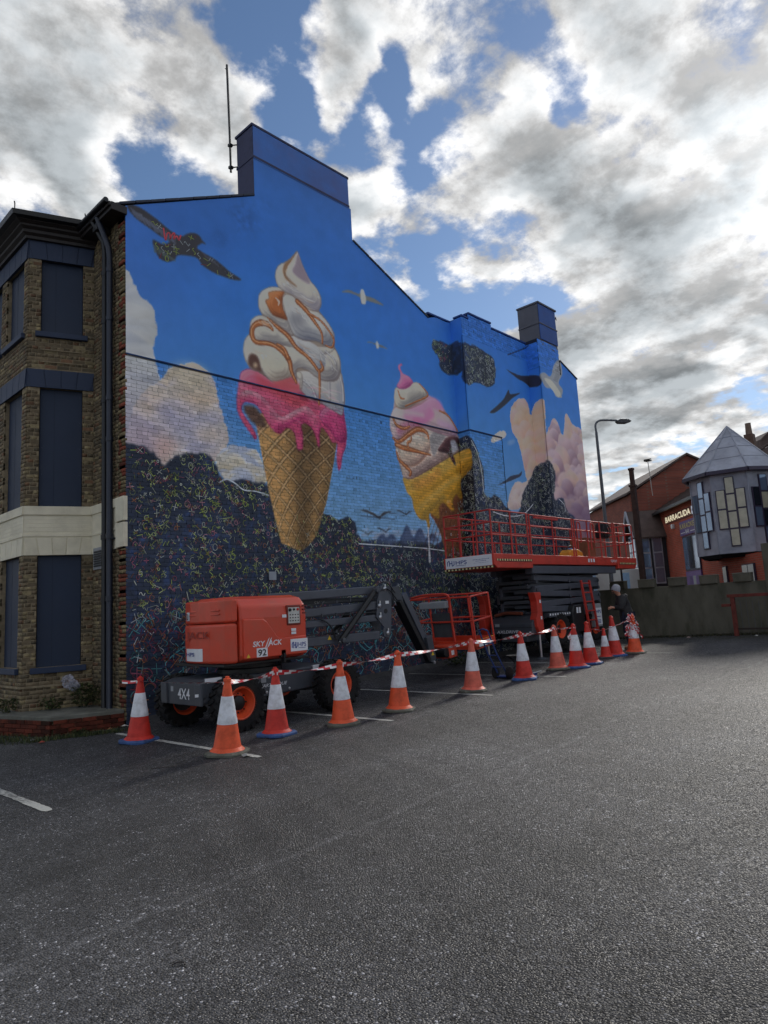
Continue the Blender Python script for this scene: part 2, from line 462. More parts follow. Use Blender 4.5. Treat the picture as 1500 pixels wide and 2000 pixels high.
def vnoise(scale, seed, octaves=4, rough=.5):
    out = np.zeros((CH, CW), np.float32); amp = 1; tot = 0; sc_ = scale
    for o in range(octaves):
        r = np.random.default_rng(seed+o)
        gw, gh = int(CW*RES/sc_)+3, int(CH*RES/sc_)+3
        g = r.random((gh, gw)).astype(np.float32)
        fx = UU[0]/sc_; fy = ZZ[:, 0]/sc_
        ix = fx.astype(int); iy = fy.astype(int); tx = fx-ix; ty = fy-iy
        tx = tx*tx*(3-2*tx); ty = ty*ty*(3-2*ty)
        a = g[iy][:, ix]*(1-tx)+g[iy][:, ix+1]*tx
        b = g[iy+1][:, ix]*(1-tx)+g[iy+1][:, ix+1]*tx
        out += amp*(a*(1-ty)[:, None]+b*ty[:, None]); tot += amp; amp *= rough; sc_ /= 2
    return out/tot
def blur(a, r):
    r = int(r)
    if r < 1: return a
    for ax in (0, 1):
        p = np.pad(a, [(r+1, r) if k == ax else (0, 0) for k in range(2)], mode='edge')
        c = np.cumsum(p, axis=ax, dtype=np.float64)
        n = 2*r+1
        a = ((c[n:] - c[:-n]) if ax == 0 else (c[:, n:]-c[:, :-n]))/n
    return a.astype(np.float32)
def crom(P, closed=True, k=6):
    P = np.array(P, float); n = len(P); out = []
    for i in range(n if closed else n-1):
        if closed: a, b, c, d = P[(i-1) % n], P[i], P[(i+1) % n], P[(i+2) % n]
        else: a, b, c, d = P[max(i-1, 0)], P[i], P[i+1], P[min(i+2, n-1)]
        for t in np.arange(k)/k:
            out.append(.5*((2*b)+(c-a)*t+(2*a-5*b+4*c-d)*t*t+(3*b-a-3*c+d)*t**3))
    if not closed: out.append(P[-1])
    return np.array(out)
def fill(P, pad):
    """binary mask of polygon P (u,z), with the canvas window it lives in"""
    x0 = max(int(P[:, 0].min()/RES)-pad, 0); x1 = min(int(P[:, 0].max()/RES)+pad+1, CW)
    y0 = max(int(P[:, 1].min()/RES)-pad, 0); y1 = min(int(P[:, 1].max()/RES)+pad+1, CH)
    m = np.zeros((y1-y0, x1-x0), np.float32)
    xs_ = (np.arange(x0, x1)+.5)*RES
    Q = np.roll(P, -1, 0)
    for j in range(y0, y1):
        z = (j+.5)*RES
        cr = ((P[:, 1] <= z) != (Q[:, 1] <= z))
        if not cr.any(): continue
        a = P[cr]; b = Q[cr]
        xc = np.sort(a[:, 0]+(z-a[:, 1])/(b[:, 1]-a[:, 1])*(b[:, 0]-a[:, 0]))
        for k in range(0, len(xc)-1, 2):
            m[j-y0, (xs_ >= xc[k]) & (xs_ < xc[k+1])] = 1
    return (slice(y0, y1), slice(x0, x1)), m
def pts(lst, o=(0, 0), s=1.0): return np.array([uz(o[0]+x*s, o[1]+y*s) for x, y in lst])
def put(sl_, m, c):
    CAN[sl_] = CAN[sl_]*(1-m[..., None])+np.asarray(c, np.float32)*m[..., None]
def shape(P, col, feather=1, alpha=1., smooth=True):
    if smooth: P = crom(P)
    sl_, m = fill(P, 4*feather+4); m = blur(blur(m, feather), feather)*alpha
    put(sl_, m, col); return sl_, m
def lobe(P, base, hi, lo, r=14, rim=None, light=(-.55, .8), smooth=True, k=2.2, feather=1, rimamt=.72):
    if smooth: P = crom(P)
    sl_, m = fill(P, 3*r); base, hi, lo = (np.array(c, np.float32) for c in (base, hi, lo))
    h = blur(blur(m, r), r)
    gy_, gx_ = np.gradient(h); s = -(gx_*light[0]+gy_*light[1])*r*k
    s = np.clip(s, -1, 1)
    n = NZ1[sl_]*.25-.12; s = np.clip(s+n*.6, -1, 1)
    s = np.clip(s+.10*np.sin(h*30+NZ1[sl_]*7)*np.clip(m, 0, 1)+.06*np.sin(h*71+NZ2[sl_]*9), -1, 1)
    c = base+np.clip(s, 0, 1)[..., None]*(hi-base)+np.clip(-s, 0, 1)[..., None]*(lo-base)
    if rim is not None:
        e = np.clip(1-(blur(blur(m, 2), 2)-.5)*2.0, 0, 1)[..., None]*rimamt
        c = c*(1-e)+np.array(rim, np.float32)*e
    put(sl_, blur(blur(m, feather), feather), c); return sl_, m
def stroke(P, w, col, alpha=1., soft=.012, smooth=True):
    if smooth: P = crom(P, False, 5)
    w = np.interp(np.linspace(0, 1, len(P)), np.linspace(0, 1, len(w)), w) if hasattr(w, '__len__') else np.full(len(P), w)
    pad = int((w.max()+.05)/RES)+2
    x0 = max(int(P[:, 0].min()/RES)-pad, 0); x1 = min(int(P[:, 0].max()/RES)+pad, CW)
    y0 = max(int(P[:, 1].min()/RES)-pad, 0); y1 = min(int(P[:, 1].max()/RES)+pad, CH)
    if x1 <= x0 or y1 <= y0: return
    sl_ = (slice(y0, y1), slice(x0, x1)); X = UU[sl_]; Z = ZZ[sl_]
    best = np.full(X.shape, -9., np.float32)
    for i in range(len(P)-1):
        a, b = P[i], P[i+1]; d = b-a; q = max(d@d, 1e-9)
        t = np.clip(((X-a[0])*d[0]+(Z-a[1])*d[1])/q, 0, 1)
        dist = np.hypot(X-a[0]-t*d[0], Z-a[1]-t*d[1])
        best = np.maximum(best, (w[i]+(w[i+1]-w[i])*t)/2-dist)
    m = np.clip(best/soft+.5, 0, 1)*alpha
    put(sl_, m, col)
def dots(P, r, col, alpha=1.):
    for p in P: stroke(np.array([p, p+np.array([.001, .001])]), r, col, alpha, .02, False)
NZ1 = vnoise(.5, 5, 5, .6); NZ2 = vnoise(1.6, 21, 5, .55); NZ3 = vnoise(.11, 40, 3, .6); NZ4 = vnoise(.9, 60, 5, .6)
# painted sky
zk = [0, 2.6, 3.6, 5., 6.8, 8.5, 10., 13.]
ck = np.array([(176, 212, 238), (168, 208, 238), (150, 198, 238), (116, 176, 234), (80, 150, 226), (58, 126, 210), (50, 110, 190), (58, 102, 168)], float)
for i in range(3): CAN[..., i] = np.interp(ZZ, zk, ck[:, i])
gl = np.clip(1-UU/3.2, 0, 1)[..., None]*.55*np.clip((ZZ-5)/3, 0, 1)[..., None]
CAN[:] = CAN*(1-gl)+np.array((66, 100, 165))*gl
CAN *= (.93+.14*NZ2)[..., None]
# chimney top stained purple-grey
st = np.clip((ZZ-12.25)/.12, 0, 1)*np.clip(NZ4*1.6-.25, 0, 1)
st = (st*.75)[..., None]; CAN[:] = CAN*(1-st)+np.array((74, 78, 120))*st
# repaired patches
for (x, y, r, a) in ((475, 425, .45, .35), (430, 470, .25, .25), (520, 400, .22, .15)):
    u, z = uz(x, y); g = np.exp(-((UU-u)**2+(ZZ-z)**2)/r**2)*a*np.clip(NZ3*2-.4, 0, 1)
    CAN[:] = CAN*(1-g[..., None])+np.array((30, 62, 118))*g[..., None]
# ---- painted clouds
def puffs(P, n, rmin, rmax, cols, seed, light=(-.5, .85), lo=(120, 118, 150)):
    Pc = crom(P); sl_, m = fill(Pc, 6); m = blur(m, 2)
    save = CAN[sl_].copy(); r = np.random.default_rng(seed); n = int(n*1.6); rmin *= .55; rmax *= .9
    e_ = blur(m, 6); m = np.clip((e_+(NZ3[sl_]-.5)*.5+(NZ1[sl_]-.5)*.4-.5)*6+.5, 0, 1)*np.clip(blur(m, 12)*4, 0, 1)
    if not (m > .5).any(): m = e_
    thr = min(.5, float(m.max())*.6)
    put(sl_, m, cols[0])
    ys_, xs_ = np.nonzero(m >= thr)
    order = []
    for i in range(n):
        k = r.integers(len(ys_)); order.append((ys_[k], xs_[k]))
    order.sort(key=lambda q: -q[0])
    X, Z = UU[sl_], ZZ[sl_]
    for (j, i_) in order:
        u, z = X[j, i_], Z[j, i_]; R_ = r.uniform(rmin, rmax); c = np.array(cols[r.integers(len(cols))], np.float32)
        dx, dz = (X-u)/R_, (Z-z)/R_; d2 = dx*dx+dz*dz*1.15
        w = np.clip((1-d2)*(2.2+2*r.random()), 0, 1)*np.clip((dz*.6+.75), 0, 1)
        s = np.clip(dx*light[0]+dz*light[1], -1, 1)[..., None]
        cc = c+np.clip(s, 0, 1)*(250-c)*.45+np.clip(-s, 0, 1)*(np.array(lo)-c)*.85
        CAN[sl_] = CAN[sl_]*(1-w[..., None]*.8)+cc*w[..., None]*.8
    CAN[sl_] = save*(1-m[..., None])+CAN[sl_]*m[..., None]
puffs(pts([(243, 545), (262, 560), (272, 580), (292, 592), (303, 620), (306, 650), (298, 672), (303, 700), (312, 735), (315, 770), (300, 830), (246, 850)]), 60, .35, .8, [(160, 160, 158), (172, 170, 164), (150, 152, 156)], 1, lo=(128, 130, 140))
puffs(pts([(255, 815), (262, 790), (290, 755), (310, 745), (330, 722), (352, 712), (375, 708), (400, 722), (420, 745), (428, 790), (440, 830), (446, 862), (430, 900), (400, 905), (330, 930), (300, 900), (250, 880)]), 120, .25, .7, [(222, 200, 168), (210, 186, 160), (196, 176, 164), (172, 160, 166), (226, 206, 178)], 2, lo=(128, 120, 140))
for P_, c_, f_, a_ in (([(250, 850), (275, 835), (300, 850), (320, 880), (300, 900), (255, 880)], (150, 128, 150), 14, .7), ([(300, 800), (340, 790), (400, 800), (435, 830), (440, 880), (380, 890), (330, 870)], (150, 152, 178), 16, .6), ([(330, 728), (360, 714), (395, 722), (410, 745), (385, 760), (350, 755)], (244, 226, 192), 9, .8), ([(275, 790), (300, 770), (320, 775), (300, 800), (280, 810)], (240, 214, 176), 8, .75), ([(350, 770), (390, 770), (415, 790), (400, 805), (365, 795)], (236, 208, 172), 8, .6), ([(300, 860), (320, 850), (345, 865), (325, 905), (318, 910)], (214, 168, 150), 8, .6), ([(380, 840), (415, 832), (432, 850), (415, 865), (390, 860)], (226, 204, 176), 7, .6)):
    shape(pts(P_), c_, f_, a_)
puffs(pts([(420, 905), (430, 882), (455, 868), (470, 872), (500, 880), (512, 905), (520, 945), (470, 945), (440, 940)]), 40, .2, .45, [(214, 200, 170), (196, 186, 168), (160, 168, 190)], 3, lo=(120, 128, 160))
# left wall lower haze (violet)
hz = (np.clip(1-np.abs(ZZ-5.6)/1.2, 0, 1)*np.clip(1-UU/2.2, 0, 1)*.5)[..., None]
CAN[:] = CAN*(1-hz)+np.array((150, 138, 160))*hz
# right hand clouds
puffs(pts([(996, 800), (1008, 782), (1022, 778), (1030, 790), (1036, 815), (1045, 790), (1062, 782), (1066, 840), (1072, 920), (1070, 1000), (1060, 1010), (1022, 1000), (1030, 960), (1020, 900), (1010, 860), (998, 840)]), 90, .25, .6, [(222, 186, 152), (206, 170, 148), (186, 152, 146), (226, 196, 164)], 4, lo=(116, 92, 112))
puffs(pts([(1066, 860), (1075, 822), (1085, 820), (1098, 850), (1104, 808), (1118, 830), (1140, 850), (1150, 930), (1158, 1000), (1168, 1090), (1100, 1090), (1080, 1000), (1070, 930)]), 120, .25, .7, [(200, 166, 152), (176, 142, 146), (214, 180, 152), (150, 116, 128)], 5, lo=(96, 74, 104))
puffs(pts([(958, 860), (968, 846), (985, 842), (988, 852), (978, 860), (962, 866)]), 14, .12, .25, [(214, 206, 190)], 6)
puffs(pts([(982, 868), (1000, 862), (1006, 860), (1000, 866)]), 8, .1, .2, [(180, 190, 205)], 7)
puffs(pts([(990, 990), (1000, 950), (1010, 940), (1022, 945), (1035, 930), (1040, 960), (1025, 985), (1010, 995)]), 26, .15, .4, [(196, 180, 168), (178, 160, 155)], 8, lo=(120, 100, 110))
# violet right end below
vr = (np.clip((UU-U4-.2)/.5, 0, 1)*np.clip(1-np.abs(ZZ-4.2)/1.7, 0, 1)*.75)[..., None]
CAN[:] = CAN*(1-vr)+np.array((92, 74, 104))*vr
# ---- dark ground of the mural
NAVY = np.array((40, 48, 64))
darkmask = np.zeros((CH, CW), np.float32)
def dark(P, feather=3):
    P = crom(P, True, 5); sl_, m = fill(P, 20); m = blur(m, 9); m = np.clip((m-.5+(NZ3[sl_]-.5)*.5+(NZ1[sl_]-.5)*.45)*4+.5, 0, 1)*np.clip(blur(m, 2)*3, 0, 1); m = blur(m, 1)
    c = NAVY*(.75+.5*NZ4[sl_])[..., None]+np.array((8, 22, 52))*np.clip(NZ3[sl_]*2.4-1.2, 0, 1)[..., None]*np.clip(NZ4[sl_]*3-1.1, 0, 1)[..., None]
    put(sl_, m, c); darkmask[sl_] = np.maximum(darkmask[sl_], m)
top = [(246, 868), (275, 872), (300, 885), (314, 903), (322, 917), (330, 900), (345, 889), (385, 884), (408, 888), (420, 905), (430, 926), (442, 938), (470, 938), (500, 942), (530, 950), (580, 1000), (625, 1000), (640, 1003), (652, 1006), (657, 1020), (668, 1012), (688, 1012), (697, 1030), (704, 1052), (740, 1056), (780, 1055), (830, 1058), (856, 1064), (868, 1040), (880, 1000)]
P = [uz(*q) for q in top]+[(10.24, 4.9), (10.24, -.2), (-.1, -.2), (-.1, 5.2)]
sl_, m = fill(np.array(P), 8); dark(np.array([uz(*q) for q in top]+[(10.24, 4.9), (10.3, 2.), (10.3, -.2), (8, -.25), (5, -.25), (2, -.25), (-.1, -.2), (-.15, 2.), (-.1, 5.0)]))
dark(pts([(872, 880), (896, 858), (916, 850), (928, 868), (938, 893), (946, 930), (946, 965), (955, 972), (972, 968), (984, 985), (1000, 1003), (1014, 995), (1020, 965), (1034, 938), (1044, 912), (1060, 902), (1074, 902), (1084, 925), (1082, 975), (1098, 972), (1108, 1000), (1122, 1012), (1128, 1060), (1150, 1110), (1158, 1200), (1158, 1320), (1100, 1340), (1000, 1330), (930, 1330), (890, 1310), (872, 1200), (866, 1050), (868, 960)]))
dark(pts([(842, 668), (856, 664), (872, 674), (890, 668), (902, 671), (904, 700), (903, 728), (885, 733), (868, 730), (856, 718), (858, 700), (846, 690)]), 2)
dark(pts([(903, 672), (915, 674), (935, 680), (950, 690), (962, 700), (966, 720), (966, 750), (950, 756), (930, 748), (914, 754), (905, 742)]), 2)
# white fringe where city outline starts
for k in range(90):
    x = random.uniform(700, 860); y = 1052-8*random.random()-14*abs(sin(x*.06))*random.random()
    u, z = uz(x, y); stroke(np.array([(u, z), (u+random.uniform(.05, .3), z+random.uniform(-.05, .08))]), random.uniform(.02, .07), (150, 160, 180), .55, .03, False)
for cx, h in ((795, 30), (820, 24), (747, 12), (765, 12), (845, 14)):
    P_ = pts([(cx-14, 1056), (cx-9, 1056-h*.5), (cx-3, 1056-h), (cx+3, 1056-h*.95), (cx+8, 1056-h*.45), (cx+14, 1056)])
    shape(P_, (52, 66, 96), 2, .9); shape(P_*.0+P_+np.array((.05, -.08)), (96, 110, 138), 3, .5)
# ---- gulls painted on the wall
def gull(P, col, a=1.): shape(pts(P), col, 1, a)
gull([(247, 402), (268, 404), (300, 425), (330, 450), (352, 462), (366, 457), (378, 456), (388, 461), (394, 470), (401, 478), (392, 476), (384, 484), (392, 492), (420, 508), (446, 530), (470, 547), (450, 546), (420, 535), (396, 520), (384, 505), (366, 500), (346, 500), (340, 508), (326, 512), (308, 502), (297, 470), (318, 478), (330, 472), (312, 462), (290, 446), (262, 425)], (58, 56, 60))
for k in range(60):
    t_ = random.random(); bx_, by_ = 258+t_*80, 408+t_*52; stroke(pts([(bx_, by_+random.random()*8), (bx_+7, by_+6+random.random()*12)]), .022, random.choice([(84, 86, 98), (70, 64, 66), (104, 104, 112)]), .6, .02, False)
    t_ = random.random(); bx_, by_ = 388+t_*66, 490+t_*48; stroke(pts([(bx_, by_), (bx_+8, by_+9)]), .02, random.choice([(84, 86, 98), (30, 30, 36), (74, 68, 70)]), .6, .02, False)
for k in range(26):
    a = (255+k*3.2, 408+k*2.3); stroke(pts([a, (a[0]+6, a[1]+9+random.random()*6)]), .03, (92, 98, 116), .7, .02, False)
for k in range(16):
    stroke(pts([(300+k*2.4, 480+k*1.7), (299+k*2.6+random.random()*3, 492+k*1.2)]), .025, (86, 100, 96), .7, .02, False)
for x0, y0, s, c, hi in ((706, 580, 1.0, (120, 122, 120), (206, 204, 196)), (735, 674, .5, (110, 115, 120), (196, 198, 196))):
    gull([(x0-40*s, y0-9*s), (x0-26*s, y0-13*s), (x0-8*s, y0-6*s), (x0, y0-8*s), (x0+8*s, y0-2*s), (x0+24*s, y0+4*s), (x0+42*s, y0+17*s), (x0+20*s, y0+11*s), (x0+8*s, y0+8*s), (x0+6*s, y0+14*s), (x0-2*s, y0+13*s), (x0-4*s, y0+2*s), (x0-22*s, y0-7*s)], c)
    gull([(x0-3*s, y0-12*s), (x0+2*s, y0-14*s), (x0+7*s, y0), (x0+7*s, y0+13*s), (x0, y0+13*s), (x0-3*s, y0)], hi)
gull([(988, 722), (1000, 728), (1016, 734), (1034, 734), (1056, 736), (1056, 752), (1040, 757), (1024, 748), (1010, 740)], (44, 46, 62))
gull([(1054, 734), (1062, 728), (1074, 735), (1082, 712), (1092, 704), (1097, 730), (1090, 748), (1098, 762), (1094, 776), (1084, 774), (1078, 760), (1064, 756)], (150, 152, 156))
for k in range(14):
    stroke(pts([(1080+k*.9, 742-k*2.2), (1087+k*.6, 746-k*1.6)]), .03, (110, 112, 120), .6, .02, False); stroke(pts([(1084+k*.5, 762+k*.5), (1090+k*.5, 776)]), .025, (180, 172, 150), .6, .02, False)
gull([(1062, 740), (1074, 742), (1086, 756), (1094, 770), (1088, 775), (1076, 760)], (196, 192, 178))
gull([(955, 806), (968, 794), (982, 780), (992, 762), (996, 770), (1015, 768), (1000, 778), (985, 792), (966, 806)], (44, 48, 60))
gull([(970, 948), (984, 940), (996, 930), (1012, 926), (1018, 920), (1016, 930), (1000, 938), (982, 945)], (54, 58, 74))
for (x, y, s, c) in ((740, 1004, 1., (58, 56, 58)), (793, 1001, .55, (48, 50, 58)), (753, 1035, .5, (44, 48, 60)), (719, 1040, .5, (70, 80, 90)), (686, 935, .35, (50, 70, 100))):
    gull([(x-38*s, y-7*s), (x-24*s, y-8*s), (x-10*s, y-2*s), (x, y+4*s), (x+10*s, y-4*s), (x+26*s, y-5*s), (x+14*s, y), (x+4*s, y+7*s), (x+2*s, y+12*s), (x-3*s, y+8*s), (x-14*s, y+2*s), (x-26*s, y-3*s)], c)
stroke(pts([(705, 1008), (770, 1014)]), .03, (44, 52, 70), .8, .02, False); stroke(pts([(760, 1002), (790, 1007)]), .025, (44, 52, 70), .8, .02, False)

# ---- first ice cream
cone1 = pts([(497, 815), (501, 834), (520, 938), (535, 1005), (549, 1060), (566, 1068), (588, 1078), (606, 1062), (619, 1046), (638, 980), (652, 905), (660, 850), (640, 800), (540, 790)])
sl_, m = fill(cone1, 6); X, Z = UU[sl_], ZZ[sl_]
lx = np.interp(Z, [uz(549, 1060)[1], uz(501, 834)[1]], [uz(549, 1060)[0], uz(501, 834)[0]])
rx = np.interp(Z, [uz(619, 1046)[1], uz(655, 866)[1]], [uz(619, 1046)[0], uz(655, 866)[0]])
S = (X-lx)/(rx-lx); T = (Z-uz(588, 1078)[1])/3.6
sh = np.interp(S, [0, .12, .3, .52, .7, .88, 1], [.98, 1.05, .92, .60, .58, .78, .66])
tan = np.array((196, 150, 92))*sh[..., None]
over = np.clip((T-.55)/.35, 0, 1)*np.clip((S-.15)/.4, 0, 1)*.45
tan = tan*(1-over[..., None])+np.array((70, 42, 30))*over[..., None]
fl = np.abs(np.sin(S*9+T*2))[..., None]*.06; tan = tan*(1+fl-.03)
wa = np.abs(((S*.95+T*2.35)*3.6+.2) % 1-.5)*2; wb = np.abs(((S*1.05-T*1.9)*3.6+.35) % 1-.5)*2
ln = np.maximum(np.clip((.12-wa)/.035, 0, 1), np.clip((.12-wb)/.035, 0, 1)); ls = np.maximum(np.clip((.13-np.abs(wa-.2))/.1, 0, 1), np.clip((.13-np.abs(wb-.2))/.1, 0, 1))
tan = tan*(1-.34*ls[..., None]); lc = np.array((226, 188, 136))*np.clip(sh*1.05, .55, 1.1)[..., None]; tan = tan*(1-.75*ln[..., None])+lc*.75*ln[..., None]
put(sl_, blur(m, 1), tan)
R6 = ((430, 460), .34667)
shape(pts([(128, 965), (155, 952), (200, 965), (235, 1010), (262, 1065), (245, 1085), (215, 1078), (165, 1040)], *R6), (92, 66, 54), 3)
PK, PH, PL = (212, 88, 120), (244, 168, 186), (150, 34, 84)
lobe(pts([(103, 830), (112, 775), (150, 752), (200, 760), (300, 800), (440, 850), (600, 870), (680, 930), (702, 1030), (713, 1110), (708, 1190), (690, 1240), (680, 1310), (665, 1322), (655, 1250), (657, 1172), (630, 1165), (605, 1120), (572, 1082), (560, 1130), (563, 1186), (550, 1188), (536, 1130), (512, 1085), (480, 1058), (458, 1070), (466, 1120), (466, 1196), (449, 1212), (432, 1196), (425, 1140), (405, 1098), (370, 1088), (340, 1117), (308, 1108), (270, 1062), (238, 1002), (205, 958), (165, 938), (130, 945), (122, 985), (150, 1035), (182, 1082), (208, 1135), (196, 1152), (176, 1122), (138, 1070), (100, 1000), (92, 930)], *R6), PK, PH, PL, 12, (120, 24, 66), k=2.0)
lobe(pts([(112, 900), (150, 870), (230, 900), (300, 980), (350, 1020), (420, 985), (480, 960), (530, 1000), (560, 1060), (550, 1120), (515, 1060), (470, 1030), (420, 1050), (350, 1085), (300, 1080), (250, 1010), (200, 950), (140, 930)], *R6), (226, 110, 140), (250, 190, 200), (166, 46, 96), 8, k=2.4)
lobe(pts([(560, 1000), (610, 960), (680, 980), (706, 1080), (706, 1160), (660, 1160), (620, 1100), (580, 1060)], *R6), (196, 66, 116), (236, 150, 180), (130, 24, 80), 9, (110, 20, 70))
shape(pts([(190, 770), (300, 840), (420, 890), (520, 900), (480, 960), (400, 960), (320, 900), (230, 850)], *R6), (206, 74, 84), 6, .75)
shape(pts([(420, 870), (520, 880), (640, 920), (690, 960), (640, 960), (560, 950), (470, 930)], *R6), (120, 40, 60), 6, .55)
Z6 = ((450, 460), .18505)
CB, CHI, CLO, CRIM = (198, 190, 174), (238, 232, 216), (118, 110, 112), (112, 92, 80)
BLU = (128, 134, 150)
lobe(pts([(300, 700), (480, 560), (600, 560), (760, 640), (930, 800), (1080, 1020), (1090, 1160), (1150, 1300), (1160, 1430), (1190, 1600), (1190, 1800), (1000, 1740), (800, 1640), (640, 1560), (440, 1540), (240, 1400), (160, 1300), (150, 1120), (230, 1000), (240, 900), (330, 840)], *Z6), (150, 132, 116), (190, 176, 158), (96, 84, 86), 16, CRIM)
for P_ in ([(690, 1440), (850, 1430), (1000, 1480), (1150, 1440), (1190, 1600), (1198, 1780), (1180, 1900), (1100, 1860), (1000, 1800), (900, 1745), (820, 1720), (740, 1640), (690, 1560)],):
    lobe(pts(P_, *Z6), (176, 170, 164), (214, 208, 198), BLU, 12, CRIM)
lobe(pts([(128, 1190), (148, 1095), (205, 1040), (262, 1110), (480, 1130), (700, 1160), (900, 1220), (1075, 1190), (1140, 1285), (1160, 1420), (1125, 1525), (1040, 1545), (950, 1530), (870, 1480), (790, 1420), (700, 1415), (700, 1545), (650, 1535), (560, 1560), (450, 1560), (380, 1500), (320, 1440), (225, 1425), (165, 1350), (135, 1270)], *Z6), CB, CHI, CLO, 18, CRIM)
shape(pts([(430, 1540), (520, 1480), (600, 1470), (690, 1540), (740, 1620), (640, 1640), (520, 1610)], *Z6), (206, 88, 92), 3, .85)
lobe(pts([(200, 1260), (290, 1190), (420, 1200), (560, 1280), (620, 1380), (640, 1480), (560, 1520), (450, 1540), (380, 1480), (320, 1390), (290, 1290)], *Z6), (204, 196, 174), (238, 232, 214), (140, 122, 110), 12)
shape(pts([(185, 1290), (215, 1250), (265, 1262), (296, 1320), (315, 1400), (330, 1440), (260, 1425), (190, 1370)], *Z6), (92, 62, 52), 2)
shape(pts([(236, 1360), (258, 1340), (280, 1365), (268, 1400), (240, 1392)], *Z6), (186, 160, 130), 2)
lobe(pts([(198, 985), (214, 895), (285, 847), (380, 862), (500, 950), (640, 1065), (760, 1110), (900, 1165), (1080, 1180), (1060, 1235), (940, 1265), (800, 1230), (700, 1195), (480, 1155), (320, 1150), (245, 1120), (210, 1050)], *Z6), CB, CHI, CLO, 14, CRIM)
lobe(pts([(640, 1060), (760, 1100), (880, 1150), (960, 1230), (1000, 1340), (960, 1430), (900, 1380), (800, 1250), (700, 1180)], *Z6), (182, 178, 172), (214, 210, 204), (120, 122, 134), 10)
lobe(pts([(288, 700), (305, 610), (390, 552), (500, 548), (570, 600), (580, 720), (600, 860), (660, 1060), (560, 1000), (450, 905), (340, 848), (296, 775)], *Z6), CB, CHI, CLO, 14, CRIM)
lobe(pts([(543, 660), (585, 622), (655, 640), (720, 715), (850, 795), (912, 805), (1010, 900), (1080, 1020), (1097, 1110), (1075, 1185), (1010, 1175), (900, 1125), (760, 1110), (655, 1045), (590, 880), (555, 750)], *Z6), (186, 182, 176), CHI, (100, 100, 112), 16, CRIM)
shape(pts([(600, 860), (700, 820), (800, 900), (720, 960), (640, 950)], *Z6), (96, 94, 104), 9, .55)
lobe(pts([(700, 163), (716, 205), (762, 330), (832, 470), (900, 552), (945, 640), (956, 720), (930, 792), (888, 802), (840, 778), (760, 720), (650, 640), (555, 592), (492, 530), (467, 450), (474, 370), (512, 308), (580, 278), (640, 232), (685, 180)], *Z6), CB, CHI, (138, 128, 138), 16, CRIM)
shape(pts([(700, 182), (722, 230), (770, 350), (838, 508), (770, 488), (690, 430), (648, 375), (680, 290)], *Z6), (146, 126, 136), 2, .9)
stroke(pts([(692, 185), (640, 260), (578, 325), (565, 400), (600, 465), (690, 540)], *Z6), [.02, .07, .12, .10, .08, .02], (134, 92, 58), .85, .05)
stroke(pts([(700, 190), (640, 290), (610, 350), (625, 420), (700, 500), (800, 540)], *Z6), [.02, .05, .07, .05, .04, .02], (224, 216, 202), .8, .04)
CM = (168, 96, 50); CD = (106, 58, 36)
lobe(pts([(395, 605), (480, 585), (562, 600), (545, 660), (550, 770), (595, 890), (530, 880), (440, 840), (395, 770), (362, 690), (400, 665)], *Z6), (176, 100, 52), (218, 150, 96), CD, 7, CD)
stroke(pts([(470, 660), (505, 700), (500, 740)], *Z6), [.02, .06, .02], (236, 222, 206), .9, .02)
def caramel(lst, w, o=Z6):
    P_ = pts(lst, *o); w = np.array(w)*.8; stroke(P_, np.array(w)*1.5, CD, .8, .03); stroke(P_, np.array(w), CM, 1., .03); stroke(P_+np.array((-.012, .012)), np.array(w)*.28, (226, 176, 130), .8, .015)
caramel([(385, 868), (480, 962), (600, 1062), (690, 1185), (800, 1275), (880, 1370), (925, 1430), (968, 1405), (945, 1335)], [.03, .10, .12, .10, .09, .08, .08, .05])
caramel([(440, 1000), (400, 950), (330, 922), (250, 950), (220, 1030), (262, 1125), (420, 1150), (540, 1228), (615, 1325), (640, 1440), (690, 1555)], [.05, .12, .14, .10, .12, .10, .10, .14, .10, .05])
caramel([(490, 1150), (560, 1200), (600, 1290)], [.05, .09, .12])
caramel([(700, 700), (790, 790), (880, 910), (955, 1030), (965, 1140)], [.12, .12, .09, .06, .04])
caramel([(830, 830), (950, 905), (1055, 1040), (1086, 1120), (1060, 1185), (1000, 1162)], [.06, .05, .05, .05, .04, .03])
caramel([(930, 1430), (935, 1560), (935, 1780)], [.06, .06, .05])
for dr in ([(1000, 1230), (1080, 1300), (1110, 1370)], [(960, 1240), (1050, 1340), (1075, 1430)], [(1040, 1560), (1045, 1740)], [(1160, 1510), (1185, 1620), (1190, 1760)], [(760, 1530), (860, 1620), (900, 1720)]):
    P_ = pts(dr, *Z6); stroke(P_, .07, (120, 112, 116), .6, .04); stroke(P_+np.array((-.02, .02)), .03, (226, 222, 214), .7, .02)
lobe(pts([(690, 1440), (740, 1450), (760, 1530), (745, 1620), (725, 1620), (730, 1540), (700, 1500)], *Z6), CB, CHI, CLO, 5, CRIM)
dots([uz(450+x*.185, 460+y*.185) for x, y in ((330, 1270), (370, 1275), (340, 1295), (560, 520), (600, 505), (880, 600), (925, 655), (650, 770), (1085, 1270), (1105, 1300))], .06, (244, 242, 236), .7)
rs_ = random.Random(4)
